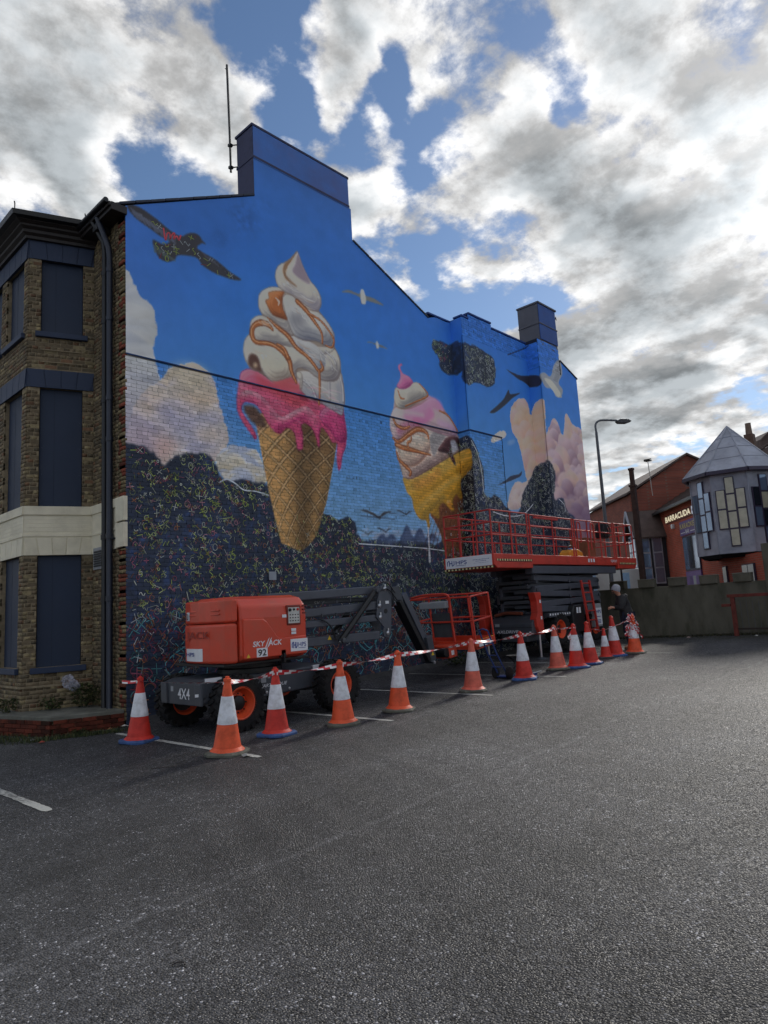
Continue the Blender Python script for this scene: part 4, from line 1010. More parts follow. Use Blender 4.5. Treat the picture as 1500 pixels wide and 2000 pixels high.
fb = MB(); fb.tube([(15.14, -.8, 11.55), (15.32, -.85, 11.52)], .02); fb.tube([(15.31, -.86, 11.47), (15.31, -.84, 11.6)], .016); fb.build('bracket', M_BLACK, c2)
# aerial pole on the first chimney
ap = thing('aerial_pole', (2.98, .73, 12.2), 'thin black pole clamped to the side of the big chimney', 'pole')
pm = MB(); pm.tube([(2.98, .73, 12.3), (2.975, .735, 13.4), (2.95, .74, 15.15)], .028, 8); pm.build('pole', M_BLACK, ap)
for z_ in (12.42, 13.0):
    q = MB(); q.tube([(2.98, .73, z_), (3.09, .60, z_)], .014, 6); q.box((2.98, .73, z_), (.09, .09, .06)); q.build('clamp', M_BLACK, ap)
pm = MB(); pm.box((2.95, .74, 15.05), (.03, .03, .03)); pm.tube([(2.95, .74, 15.0), (2.90, .75, 15.04)], .008, 6); pm.build('tip', M_BLACK, ap)
# roofs
rf = MB()
rf.prism([(-.35, .2, 9.72), (4.6, .2, 12.16), (4.6, .2, 12.28), (-.35, .2, 9.84)], (0, 8.2, 0)); rf.prism([(4.6, .2, 12.16), (9.3, .2, 10.05), (9.3, .2, 10.17), (4.6, .2, 12.28)], (0, 8.2, 0))
ROOF = rf.build('roof', M_SLATE, HOUSE)
rf = MB(); rf.prism([(A_END, -.1, 9.6), (C_END, -.1, 9.2), (C_END, -.1, 9.3), (A_END, -.1, 9.75)], (0, 6, 0)); rf.build('rear_roof', M_SLATE, HOUSE)
rw = MB(); rw.b2(.02, 16.2, 8.2, 8.4, -.5, 9.3); rw.b2(C_END-.3, C_END-.01, -PC+.4, 8.2, -.5, 9.2); rw.build('rear_wall', M_STOCK if False else mat('rear_brick', L3(110, 92, 74), .9, var=.2), HOUSE)

# ---------------- street front (faces the left of the picture)
rb = random.Random(3)
def stock_col():
    k = rb.random()
    if k < .55: c = (102, 90, 72)
    elif k < .72: c = (122, 110, 84)
    elif k < .86: c = (86, 78, 64)
    elif k < .95: c = (102, 78, 60)
    else: c = (124, 112, 86)
    g = rb.uniform(.86, 1.16)*1.12; return tuple(lin(np.clip(np.array(c)*g, 0, 255)))
BRICKS = []       # (origin, dir, normal, a,b,z0,z1,colour,proud)
def brick_panel(O, d, nrm, s0, s1, z0, z1, holes=(), colfn=stock_col, off=0, course=.0765, proud=.005, header=.112, stretch=.225):
    c = 0; z = z0
    while z < z1-.03:
        zt = min(z+course-.013, z1)
        ln = stretch if (c+off) % 2 == 0 else header
        s = s0-(.06 if (c//2) % 2 else 0)
        while s < s1:
            a, b = max(s, s0), min(s+ln-.013, s1)
            pieces = [(a, b)]
            for (ha, hb, hz0, hz1) in holes:
                if zt <= hz0+.005 or z >= hz1-.005: continue
                npz = []
                for (p, q) in pieces:
                    if q <= ha or p >= hb: npz.append((p, q)); continue
                    if p < ha: npz.append((p, ha))
                    if q > hb: npz.append((hb, q))
                pieces = npz
            for (p, q) in pieces:
                if q-p > .03: BRICKS.append((np.array(O), np.array(d), np.array(nrm), p, q, z, zt, colfn(), proud+rb.uniform(-.002, .002)))
            s += ln
        z += course; c += 1
def strip_panel(mb, O, d, nrm, s0, s1, z0, z1, holes, back=.25):
    """mortar wall with rectangular openings"""
    ss = sorted(set([s0, s1]+[h for q in holes for h in q[:2]])); zs = sorted(set([z0, z1]+[h for q in holes for h in q[2:]]))
    for i in range(len(ss)-1):
        for j in range(len(zs)-1):
            a, b, c, e = ss[i], ss[i+1], zs[j], zs[j+1]; mx_, mz = (a+b)/2, (c+e)/2
            if any(q[0] < mx_ < q[1] and q[2] < mz < q[3] for q in holes): continue
            P0 = np.array(O)+np.array(d)*a; P1 = np.array(O)+np.array(d)*b
            mb.prism([(P0[0], P0[1], c), (P1[0], P1[1], c), (P1[0], P1[1], e), (P0[0], P0[1], e)], tuple(-np.array(nrm)*back)+(0,))
BY0 = 1.40; BC = np.array((-1.115, 1.83)); BF = np.array((-1.115, 4.30)); BE = np.array((0, 4.73))
dA = (BC-np.array((0, BY0))); LA = np.linalg.norm(dA); dA /= LA; nA = np.array((-abs(dA[1]), -abs(dA[0])))
O_A = np.array((0, BY0)); dF = np.array((0, 1.)); nF = np.array((-1., 0)); O_F = BC
WA = [(.20, .97, 7.59, 9.15), (.20, .97, 4.08, 6.45), (.20, .97, 1.06, 3.15)]
WF = [(.24, 1.25, 7.59, 9.15), (.24, 1.25, 4.08, 6.45), (.24, 1.25, 1.06, 3.15), (1.55, 2.25, 7.59, 9.15), (1.55, 2.25, 4.08, 6.45), (1.55, 2.25, 1.06, 3.15)]
bay = MB()
strip_panel(bay, O_A, dA, nA, 0, LA-.02, .0, 9.5, WA); strip_panel(bay, O_F, dF, nF, .02, 2.47, .0, 9.5, WF)
strip_panel(bay, BF, (BE-BF)/np.linalg.norm(BE-BF), np.array((-.36, .93)), 0, 1.19, 0., 9.5, [])
BAY = bay.build('bay_window', M_MORTAR, HOUSE)
BAY['label'] = 'three storey brick bay with boarded navy windows and cream band'
fw_ = MB(); strip_panel(fw_, (0, 0), (0, 1.), nF, .02, BY0-.02, -.5, 9.7, []); strip_panel(fw_, (0, 0), (0, 1.), nF, 4.73, 8.3, -.5, 9.7, [])
fw_.b2(.0, .26, BY0-.05, BY0+.12, 0, 9.6)
FACADE = fw_.build('front_wall', M_MORTAR, HOUSE)
ic_ = [np.array((.35, BY0+.03)), np.array((.06, BY0+.16)), np.array((-1.115+.16, 1.83+.20)), np.array((-1.115+.16, 4.1)), np.array((-.0, 4.5)), np.array((.35, 4.5))]
MB().prism([(q[0], q[1], -.2) for q in ic_], (0, 0, 9.65)).build('light_block_core', mat('dark_interior', L3(26, 26, 30), .9), BAY)  # solid filler added inside the bay to stop light leaking through its gaps
MB().b2(.24, .40, -.0+.32, 8.1, -.4, 9.6).build('inner_leaf', mat('dark_interior', L3(26, 26, 30), .9), HOUSE)
LINT = [(6.45, 6.82), (9.12, 9.52)]; BANDZ = (3.15, 4.08)
no = [(-.1, 9, 6.45, 6.82), (-.1, 9, 9.12, 9.6), (-.1, 9, 3.15, 4.08)]
brick_panel(O_A, dA, nA, .0, LA, .12, 9.4, WA+no); nbA = len(BRICKS)
brick_panel(O_F, dF, nF, .0, 2.4, .12, 9.4, WF+no, off=1); nbF = len(BRICKS)
brick_panel((0, 0), (0, 1.), nF, .26, BY0, .1, 9.6, [(0, 9, 3.15, 4.08), (.77, 1.27, 2.8, 3.25)]); nbW = len(BRICKS)
# quoin at the corner: buff and red bricks in rusticated blocks
def quoin_col():
    if rb.random() < .4: return tuple(lin(np.array((128, 68, 52))*rb.uniform(.75, 1.15)))
    return tuple(lin(np.array((126, 112, 84))*rb.uniform(.75, 1.15)))
zq = .1
while zq < 9.4:
    if not (3.0 < zq < 4.0): brick_panel((0, 0), (0, 1.), nF, 0, .25, zq, min(zq+.54, 9.55) if zq+.54 < 3.15 or zq > 4 else 3.13, [], quoin_col, proud=.026, course=.075)
    zq += .57 if zq < 2.4 or zq > 4 else (4.1-zq)
def brick_verts(bk):
    O, d, nr, a, b, z0, z1, c, pr = bk
    P = []
    for (s, o) in ((a, -.03), (b, -.03), (b, pr), (a, pr)):
        q = O+d*s+nr*o; P.append((q[0], q[1]))
    return [(P[0][0], P[0][1], z0), (P[1][0], P[1][1], z0), (P[2][0], P[2][1], z0), (P[3][0], P[3][1], z0),
            (P[0][0], P[0][1], z1), (P[1][0], P[1][1], z1), (P[2][0], P[2][1], z1), (P[3][0], P[3][1], z1)]
BFACE = [(3, 2, 6, 7), (0, 3, 7, 4), (2, 1, 5, 6), (4, 7, 6, 5), (0, 1, 2, 3)]
single = sorted([i for i in range(nbA) if BRICKS[i][4]-BRICKS[i][3] > .10 and 1. < BRICKS[i][5] < 9], key=lambda i: -(BRICKS[i][4]-BRICKS[i][3]))[:150]
sset = set(single)
for i in single:
    me = bpy.data.meshes.new('brick'); me.from_pydata(brick_verts(BRICKS[i]), [], BFACE)
    ca = me.color_attributes.new('Col', 'FLOAT_COLOR', 'POINT'); ca.data.foreach_set('color', np.tile(np.array((*BRICKS[i][7], 1), np.float32), 8))
    link_mesh('brick', me, BAY, M_STOCK)
def mass(idx, parent):
    V = []; Q = []; C = []
    for i in idx:
        b = len(V); V += brick_verts(BRICKS[i]); C += [BRICKS[i][7]]*8; Q += [tuple(b+k for k in f) for f in BFACE]
    o = grid_mesh('brickwork', V, 0, np.array(C), M_STOCK, parent, False, np.array(Q)); o['kind'] = 'stuff'
mass([i for i in range(nbF) if i not in sset], BAY); mass(range(nbF, len(BRICKS)), FACADE)
M_DKSCREW = mat('screw_cap', L3(40, 56, 84), .5)
# boards, sills, lintel blocks
def on(O, d, nr, s, o): q = np.array(O)+np.array(d)*s+np.array(nr)*o; return q
def slab(mb, O, d, nr, s0, s1, o0, o1, z0, z1, zs0=None):
    a, b = on(O, d, nr, s0, o0), on(O, d, nr, s1, o0); dv = np.array(nr)*(o1-o0)
    mb.prism([(a[0], a[1], z0), (b[0], b[1], z0), (b[0], b[1], z1), (a[0], a[1], z1)], (dv[0], dv[1], 0)); return mb
for O, d, nr, W in ((O_A, dA, nA, WA), (O_F, dF, nF, WF)):
    for (a, b, z0, z1) in W:
        w_ = slab(MB(), O, d, nr, a+.01, b-.01, -.11, -.09, z0, z1).build('window_board', M_BOARD, BAY)
        jn = slab(MB(), O, d, nr, (a+b)/2-.002+.12, (a+b)/2+.002+.12, -.0895, -.0875, z0+.01, z1-.01); jn.build('board_joint', mat('joint_dark', L3(16, 24, 40), .8), w_)
        for sx_ in (a+.05, b-.05):
            for zz_ in np.linspace(z0+.12, z1-.12, 5): slab(MB(), O, d, nr, sx_-.008, sx_+.008, -.0895, -.084, zz_-.008, zz_+.008).build('screw_cap', M_DKSCREW, w_)
        if z0 != 4.08:
            slab(MB(), O, d, nr, a-.09, b+.09, -.05, .075, z0-.11, z0-.002).build('sill', M_NAVY, BAY, bev=.01)
    for (z0, z1) in LINT:
        Lx = LA if O is O_A else 2.47
        nbk = 4 if O is O_A else 7
        slab(MB(), O, d, nr, .004, Lx-.004, -.02, .012, z0, z1).build('lintel', M_NAVY, BAY)
        for i in range(nbk):     # wedge-shaped blocks of the flat arch
            s0_, s1_ = .06+(Lx-.12)*i/nbk, .06+(Lx-.12)*(i+1)/nbk-.014
            k0, k1 = (i/nbk-.5)*.16, ((i+1)/nbk-.5)*.16
            P_ = [(s0_-k0*0-.0, z0-.004), (s1_, z0-.004), (s1_+k1, z1-.01), (s0_+k0, z1-.01)]
            q = [on(O, d, nr, s, .012) for s, _ in P_]
            MB().prism([(q[k][0], q[k][1], P_[k][1]) for k in range(4)], (nr[0]*.016, nr[1]*.016, 0)).build('lintel_block', M_NAVY, BAY, bev=.004)
    Lx = LA if O is O_A else 2.47
    slab(MB(), O, d, nr, -.002, Lx, -.02, .016, *BANDZ).build('cream_band', M_CREAM, BAY)
    mo = MB(); slab(mo, O, d, nr, -.01, Lx+.012, .016, .045, 3.92, 4.085); slab(mo, O, d, nr, -.01, Lx+.012, .016, .034, 3.50, 3.55)
    for z_ in np.arange(3.60, 3.90, .075): slab(mo, O, d, nr, .0, Lx, .016, .0195, z_, z_+.066)
    mo.build('band_moulding', M_CREAM, BAY, bev=.005)
    nbk = 5 if O is O_A else 8
    for i in range(nbk):
        s0_, s1_ = .03+(Lx-.06)*i/nbk, .03+(Lx-.06)*(i+1)/nbk-.012; k0, k1 = (i/nbk-.5)*.2, ((i+1)/nbk-.5)*.2
        P_ = [(s0_, 3.146), (s1_, 3.146), (s1_+k1, 3.48), (s0_+k0, 3.48)]; q = [on(O, d, nr, min(max(s, 0), Lx), .016) for s, _ in P_]
        MB().prism([(q[k][0], q[k][1], P_[k][1]) for k in range(4)], (nr[0]*.014, nr[1]*.014, 0)).build('band_block', M_CREAM, BAY, bev=.004)
fb_ = MB(); slab(fb_, (0, 0), (0, 1.), nF, .3, BY0, -.02, .03, *BANDZ); slab(fb_, (0, 0), (0, 1.), nF, .3, BY0, .03, .055, 3.92, 4.09); slab(fb_, (0, 0), (0, 1.), nF, .3, BY0, .03, .045, 3.50, 3.55)
for z_ in (3.16, 3.64): slab(fb_, (0, 0), (0, 1.), nF, -.03, .29, -.02, .062, z_, z_+.45)
fb_.build('cream_band', M_CREAM, FACADE, bev=.006)
# plinth step and panel recess lines
pl_ = MB(); slab(pl_, O_A, dA, nA, -.0, LA+.02, .012, .03, .70, .74); slab(pl_, O_F, dF, nF, -.02, 2.47, .012, .03, .70, .74)
pl_.build('string_course', M_MORTAR, BAY)
for z_ in (7.22, 6.97): slab(MB(), O_A, dA, nA, .2, .97, .012, .024, z_, z_+.02).build('panel_line', M_MORTAR, BAY)
# frieze, cornice and gutter round the bay
path = [np.array((0, BY0)), BC, BF, BE]
def offs(o):
    n2 = [nA, nF, np.array((-abs(dA[1]), abs(dA[0])))]
    out = []
    for i, p in enumerate(path):
        if i == 0: q = p+nA*o; q = q-dA*(q[0]/dA[0]) if abs(dA[0]) > 1e-6 else q; out.append(q)
        elif i == len(path)-1:
            dd_ = (BE-BF)/np.linalg.norm(BE-BF); q = p+n2[2]*o; q = q-dd_*(q[0]/dd_[0]); out.append(q)
        else:
            b = n2[i-1]+n2[i]; b /= np.linalg.norm(b); out.append(p+b*o/(b@n2[i]))
    return out
def skirt(mb, o0, z0, o1, z1):
    a, b = offs(o0), offs(o1); n = len(a)
    mb.add([(*p, z0) for p in a]+[(*p, z1) for p in b], [(i, i+1, n+i+1, n+i) for i in range(n-1)])
cn = MB(); prof = [(.02, 9.50), (.09, 9.50), (.09, 9.56), (.15, 9.60), (.15, 9.66), (.22, 9.70), (.22, 9.74), (.30, 9.78), (.30, 9.80)]
for (a, b) in zip(prof[:-1], prof[1:]): skirt(cn, a[0], a[1], b[0], b[1])
cn.build('cornice', M_BROWN, BAY)
gt = MB(); skirt(gt, .30, 9.79, .40, 9.81); skirt(gt, .40, 9.81, .42, 9.90); skirt(gt, .42, 9.90, .32, 9.905)
gt.build('bay_gutter', M_BLACK, BAY)
br_ = MB(); a = offs(.33); br_.add([(*p, 9.9) for p in a]+[(.0, 1.6, 10.25), (.0, 4.5, 10.25)], [(0, 1, 4), (1, 2, 5, 4), (2, 3, 5)]); br_.build('bay_roof', M_SLATE, BAY)
fz = MB()
for p in (offs(.36)[1], (offs(.36)[0]*.8+offs(.36)[1]*.2)): fz.tube([(p[0], p[1], 9.9), (p[0], p[1], 10.03), (p[0]-.02, p[1]-.03, 10.06)], .012, 6)
fz.build('bird_spike', M_BLACK, BAY)
# main eaves gutter and soffit over the front wall
ev = MB(); ev.b2(-.30, .02, -.06, 1.5, 9.63, 9.79); ev.b2(-.345, -.30, -.06, 1.5, 9.70, 9.78); ev.build('eaves_soffit', M_BROWN, HOUSE, bev=.01)
for ya, yb in ((-.10, 1.6), (4.6, 8.2)): ev = MB(); ev.tube([(-.385, max(ya, -.03), 9.80), (-.385, yb, 9.80)], .05, 10); ev.build('eaves_gutter', M_BLACK, HOUSE, smooth=True)
# downpipes
for (y_, r_, m_, zt) in ((.66, .055, M_BLACK, 9.5), (.45, .058, mat('pipe_navy', L3(30, 36, 52), .4), 9.3)):
    q = MB(); q.tube([(-.30, y_+.1, 9.72), (-.12, y_, zt-.2), (-.10, y_, zt-.4), (-.10, y_, .18), (-.16, y_-.02, .12)], r_, 12)
    for z_ in (2.2, 3.35, 5.2, 6.0, 7.6, 8.6): q.lathe([(r_+.012, z_), (r_+.012, z_+.09)], 12, (-.10, y_, 0))
    q.box((-.06, y_, 3.35), (.08, .2, .03)); q.build('downpipe', m_, HOUSE, smooth=True)
hb = MB(); hb.b2(-.3, -.02, .58, .78, 9.5, 9.72); hb.build('pipe_hopper', M_BLACK, HOUSE, bev=.01)
# boxed vent on the front wall
vf = MB(); vf.b2(-.05, -.01, .78, 1.27, 2.83, 3.25); VF = vf.build('vent_frame', mat('vent_white', L3(150, 152, 156), .5), HOUSE, bev=.005)
vf = MB()
for k in range(7): vf.box((-.052, 1.04, 2.9+k*.045), (.02, .36, .03), Matrix.Rotation(.5, 3, 'Y'))
vf.build('vent_slat', mat('vent_dark', L3(52, 54, 58), .5), VF)
# raised bed with brick edge and concrete slab
bed = thing('brick_planter', (-.9, .6, -.03), 'low red brick planter edge with concrete slab under the bay', 'planter')
edge = [(-.03, .02), (-1.12, .43), (-1.47, 1.72), (-1.9, 5.2)]
s_ = MB()
inner = [(.0, .05), (0, 5.2)]
poly = [(x, y, .22) for x, y in edge]+[(0, 5.2, .22), (.0, .3, .22)]
s_.prism(poly, (0, 0, .075)); SLAB = s_.build('concrete_slab', mat('old_concrete', L3(104, 104, 96), .9, var=.3, vs_=3, bump=.5, bs=40, dirt=L3(44, 48, 34), dsc=2., damt=.7), bed, bev=.012)
core2 = MB(); core2.prism([(x+.06, y+.04, -.15) for x, y in edge]+[(0, 5.2, -.15), (.0, .35, -.15)], (0, 0, .36)); core2.build('planter_core', M_MORTAR, bed)
M_RED = mat('red_brick', attr='Col', rough=.85, var=.3, vs_=18, bump=.5, bs=80, dirt=L3(40, 38, 30), dsc=4, damt=.7, spec=.2)
for i in range(len(edge)-1):
    a, b = np.array(edge[i]), np.array(edge[i+1]); d = b-a; ln = np.linalg.norm(d); d /= ln; nr = np.array((-abs(d[1]), -abs(d[0]))) if i == 0 else np.array((-abs(d[1]), -d[0]*np.sign(-d[1]) if False else d[0]*1.0))
    if i > 0: nr = np.array((-d[1], d[0])); nr = -nr if nr[0] > 0 else nr
    for c in range(5):
        z = -.12+c*.072; s = -.11*(c % 2)
        while s < ln:
            p, q = max(s, 0), min(s+.215, ln)
            if q-p > .04:
                col = tuple(lin(np.array((96, 46, 34))*rb.uniform(.6, 1.2)))
                bk = (a, d, nr, p, q, z, z+.063, col, .012+rb.uniform(-.005, .005))
                me = bpy.data.meshes.new('brick'); me.from_pydata(brick_verts(bk), [], BFACE)
                ca = me.color_attributes.new('Col', 'FLOAT_COLOR', 'POINT'); ca.data.foreach_set('color', np.tile(np.array((*col, 1), np.float32), 8))
                for v in me.vertices: v.co -= Vector(tuple(ROOTLOC[bed.name]))
                link_mesh('brick', me, bed, M_RED)
            s += .225
# ------------------------------------------------------------------ machine materials and helpers
M_ORANGE = mat('machine_red', L3(210, 68, 40), .38, var=.06, vs_=1.6, spec=.5, coat=.15, dirt=L3(168, 92, 72), dsc=2.2, damt=.55)
M_ORTUBE = mat('red_tube', L3(204, 62, 44), .42, var=.10, vs_=4., dirt=L3(110, 50, 40), dsc=6., damt=.4)
M_DKGREY = mat('machine_grey', L3(66, 70, 78), .45, var=.10, vs_=3., dirt=L3(88, 86, 82), dsc=4., damt=.35)
M_GREYB = mat('boom_grey', L3(78, 82, 92), .42, var=.08, vs_=2.5, dirt=L3(58, 58, 60), dsc=3., damt=.35)
M_RUBBER = mat('tyre_rubber', L3(30, 30, 32), .85, var=.25, vs_=9., bump=.3, bs=60, dirt=L3(70, 66, 60), dsc=5., damt=.45, spec=.3)
M_RIM = mat('orange_rim', L3(236, 88, 46), .45, var=.10, vs_=6., dirt=L3(96, 52, 40), dsc=6, damt=.5)
M_WHITE = mat('white_sticker', L3(226, 228, 232), .45, var=.03)
M_BLUEINK = mat('blue_ink', L3(34, 62, 140), .5, var=.03)
M_BLACKINK = mat('black_ink', L3(20, 20, 22), .5, var=.03)
M_YELLOW = mat('yellow_sticker', L3(220, 186, 50), .5, var=.05)
M_STEEL = mat('bright_steel', L3(190, 192, 196), .3, metal=.8, var=.1)
M_GREYPANEL = mat('panel_grey', L3(150, 154, 158), .5, var=.05)
def ypl(px, py, y): return on_plane(px, py, (0, 1, 0), y)
def xplane(px, py, x): return on_plane(px, py, (1, 0, 0), x)
def wheel(parent, c, R=.43, W=.30, side=-1, rimr=.245):
    """tyre with lugs; side = direction (in y) of the dished rim face"""
    x, y, z = c
    t = MB(); h = W/2
    t.lathe([(rimr, -h*.80), (R*.80, -h), (R*.93, -h*.92), (R*.965, -h*.6), (R*.97, 0), (R*.965, h*.6), (R*.93, h*.92), (R*.80, h), (rimr, h*.80), (rimr-.015, 0)], 40, c, 'y', closed=True)
    nl = 22
    for i in range(nl):
        for sgn in (-1, 1):
            a = 2*pi*(i+(0 if sgn < 0 else .5))/nl
            rot = Matrix.Rotation(-a, 3, 'Y') @ Matrix.Rotation(sgn*.45, 3, 'X').to_3x3()
            rot = Matrix.Rotation(-a, 3, 'Y')
            p = Vector((cos(a)*(R-.016), sgn*h*.52, sin(a)*(R-.016)))
            t.box((x+p.x, y+p.y, z+p.z), (.052, h*.98, .060), rot @ Matrix.Rotation(sgn*.42, 3, 'X'))
            q = Vector((cos(a)*(R*.90), sgn*h*.99, sin(a)*(R*.90)))
            t.box((x+q.x, y+q.y, z+q.z), (.085, .022, .045), rot)
    ty = t.build('tyre', M_RUBBER, parent, smooth=True)
    s = side
    r = MB(); r.lathe([(rimr+.004, s*h*.86), (rimr+.012, s*h*.80), (rimr-.02, s*h*.74), (rimr-.045, s*h*.35), (rimr-.07, s*h*.05), (rimr-.085, -s*h*.25)], 36, c, 'y', caps=False)
    r.lathe([(rimr+.004, -s*h*.82), (rimr-.03, -s*h*.7), (rimr-.05, -s*h*.2), (.1, -s*h*.12)], 36, c, 'y', caps=False)
    r.build('rim', M_RIM, ty, smooth=True)
    hb_ = MB(); hb_.lathe([(rimr-.06, -s*h*.30), (rimr-.06, -s*h*.24), (.12, -s*h*.2), (.11, -s*h*.08), (.11, s*h*.25), (.085, s*h*.32), (.0001, s*h*.33)], 20, c, 'y')
    for k in range(8):
        a = 2*pi*k/8; hb_.lathe([(.012, s*h*.0), (.012, s*h*.16), (.0001, s*h*.17)], 6, (x+cos(a)*.145, y, z+sin(a)*.145), 'y')
    hb_.build('hub', M_BLACK, ty, smooth=True)
    return ty
def plate(parent, P, nrm, m, name, th=.003, bev=0):
    """thin sticker plate: P = four corners"""
    mb = MB(); nrm = np.array(nrm, float); mb.prism([tuple(p) for p in P], tuple(nrm*th)); return mb.build(name, m, parent, bev=bev)
def hps_sign(parent, o, right, up, w, h, nrm, name='hire_sign'):
    o = np.array(o, float); R_ = np.array(right, float); U_ = np.array(up, float); n = np.array(nrm, float)
    pl = plate(parent, [o, o+R_*w, o+R_*w+U_*h, o+U_*h], n, M_WHITE, name, .004)
    o2 = o+n*.0045; kx = 1.55 if w > 4*h else 1.0
    mk = MB(); lw = h*.085
    def bar2(a, b):
        pa = o2+R_*a[0]*h*kx+U_*a[1]*h; pb = o2+R_*b[0]*h*kx+U_*b[1]*h
        d = pb-pa; d /= np.linalg.norm(d); s = np.cross(n, d)
        mk.prism([tuple(pa+s*lw/2), tuple(pb+s*lw/2), tuple(pb-s*lw/2), tuple(pa-s*lw/2)], tuple(n*.0015))
    for a, b in (((.14, .28), (.14, .62)), ((.14, .62), (.28, .76)), ((.30, .25), (.30, .74)), ((.30, .5), (.5, .5)), ((.5, .25), (.5, .74)), ((.66, .72), (.66, .38)), ((.66, .38), (.52, .24))): bar2(a, b)
    mk.build('logo_mark', M_BLUEINK, pl)
    lettering('lettering', 'HPS', o2+R_*(.78*h*kx)+U_*(.34*h), R_, U_, .85*h*kx, h*.36, M_BLUEINK, pl, bold=.012, extrude=.001)
    ul = MB(); a = o2+R_*(.78*h*kx)+U_*(.22*h); ul.prism([tuple(a), tuple(a+R_*h*.78*kx), tuple(a+R_*h*.78*kx+U_*h*.04), tuple(a+U_*h*.04)], tuple(n*.0015)); ul.build('underline', M_BLUEINK, pl)
    if w > 2.1*h:
        tx = MB()
        for (dy, l0, l1, th) in ((.60, .60, .93, .05), (.46, .66, .88, .045), (.30, .62, .92, .02)):
            x = l0
            while x < l1:
                ww = random.uniform(.01, .03); a = o2+R_*(x*w)+U_*(dy*h); tx.prism([tuple(a), tuple(a+R_*ww*w), tuple(a+R_*ww*w+U_*th*h), tuple(a+U_*th*h)], tuple(n*.0012)); x += ww+.008
        tx.build('small_print', mat('print_blue', L3(70, 92, 150), .5), pl)
    return pl

# ------------------------------------------------------------------ articulated boom lift
BL = thing('boom_lift', (1.5, -1.8, gz(1.5, -1.8)), 'orange and grey articulated boom lift marked 92 parked along the mural', 'boom lift')
for (x, y, s) in ((.55, -2.60, -1), (2.56, -2.68, -1), (.50, -1.02, 1), (2.56, -1.02, 1)):
    wheel(BL, (x, y, gz(x, y)+.425), .43, .31, s)
ax = MB()
for x in (.55, 2.56): ax.tube([(x, -2.5, .52), (x, -1.1, .50)], .09, 10); ax.box((x, -1.8, .52), (.3, .4, .24))
ax.build('axle', M_DKGREY, BL)
ch = MB(); ch.prism([(.06, -2.42, .50), (.06, -2.42, .80), (.2, -2.42, .84), (2.75, -2.42, .86), (3.0, -2.42, .70), (3.0, -2.42, .52), (2.2, -2.42, .50), (1.1, -2.42, .46)], (0, 1.2, 0))
CHS = ch.build('chassis', M_DKGREY, BL, bev=.02)
en = MB(); en.prism([(.03, -2.44, .60), (.03, -2.36, .46), (.03, -1.40, .46), (.03, -1.28, .60), (.03, -1.25, .80), (.03, -2.47, .82)], (.07, 0, 0)); 
for y0_ in (-2.46, -1.42):
    en.prism([(-.01, y0_, .47), (-.01, y0_+.17, .47), (-.01, y0_+.19, .80), (-.01, y0_+.02, .80)], (.05, 0, 0))
EN = en.build('end_plate', M_DKGREY, BL, bev=.012)
lettering('lettering', '4X4', (.027, -1.72, .55), (0, -1, 0), (0, 0, 1), .36, .17, M_WHITE, EN, bold=.01, extrude=.002)
plate(EN, [(-.012, -2.30, .60), (-.012, -2.40, .61), (-.012, -2.40, .655), (-.012, -2.30, .645)], (-1, 0, 0), M_WHITE, 'small_label')
plate(EN, [(.028, -1.50, .66), (.028, -1.58, .66), (.028, -1.58, .74), (.028, -1.50, .74)], (-1, 0, 0), M_GREYPANEL, 'small_label')
lettering('lettering', 'SMARTORQUE', ypl(502, 1346, -2.425), (1, 0, 0), (0, 0, 1), .62, .062, M_WHITE, CHS, shear=.3, bold=.008, extrude=.002)
for (px, py) in ((511, 1353), (521, 1352), (565, 1344)):
    p = ypl(px, py, -2.42); b = MB(); b.lathe([(.022, 0), (.022, -.012), (.0001, -.016)], 10, tuple(p), 'y'); b.build('bolt', M_STEEL, CHS, smooth=True)
for (px, py, w, h) in ((510, 1334, .10, .10), (523, 1325, .05, .05)):
    p = ypl(px, py, -2.423); plate(CHS, [p, p+[w, 0, 0], p+[w, 0, h], p+[0, 0, h]], (0, -1, 0), M_GREYPANEL, 'small_label')
for (px, py, w) in ((402, 1328, .28), (611, 1299, .26)):
    p = ypl(px, py, -2.43); p[2] = max(p[2], .80); q = MB(); q.b2(p[0], p[0]+w, -2.44, -2.40, .80, .87); lb = q.build('label_bar', M_WHITE, CHS)
slew = MB(); slew.lathe([(.55, .84), (.55, .93), (.48, .93), (.48, 1.05)], 32, (1.35, -1.8, 0)); slew.box((1.2, -1.8, 1.04), (1.7, 1.5, .05)); slew.build('slew_ring', M_BLACK, BL, bev=.01)
# red covers
cw = MB(); cwp = [(.50, -2.74), (.40, -2.71), (.33, -2.62), (.27, -2.3), (.25, -2.0), (.27, -1.7), (.33, -1.45), (.42, -1.30), (.50, -1.24)]
cw.prism([(x, y, 1.07) for x, y in cwp], (0, 0, .62)); RC = cw.build('rear_cover', M_ORANGE, BL, bev=.05, seg=4)
cw = MB(); cw.prism([(x+.012 if x < .5 else x, y*1.0, 1.70) for x, y in cwp], (0, 0, .37)); RC2 = cw.build('rear_cover_top', M_ORANGE, BL, bev=.075, seg=5)
sc1 = MB(); side_prof = [(-2.72, 1.10), (-2.76, 1.18), (-2.77, 1.75), (-2.74, 1.94), (-2.62, 2.06), (-2.40, 2.11), (-2.05, 2.11), (-2.05, 1.07), (-2.62, 1.07)]
sc1.prism([(.525, y, z) for y, z in side_prof], (1.33, 0, 0)); SC = sc1.build('engine_cover', M_ORANGE, BL, bev=.045, seg=4)
lo_ = MB(); lp = [(.56, 1.12), (1.82, 1.12), (1.82, 1.42), (1.28, 1.40), (1.20, 1.45), (1.02, 1.68), (.94, 1.73), (.56, 1.74)]
lo_.prism([(x, -2.80, z) for x, z in lp], (0, .07, 0)); LO = lo_.build('cover_panel', M_ORANGE, SC, bev=.02, seg=3)
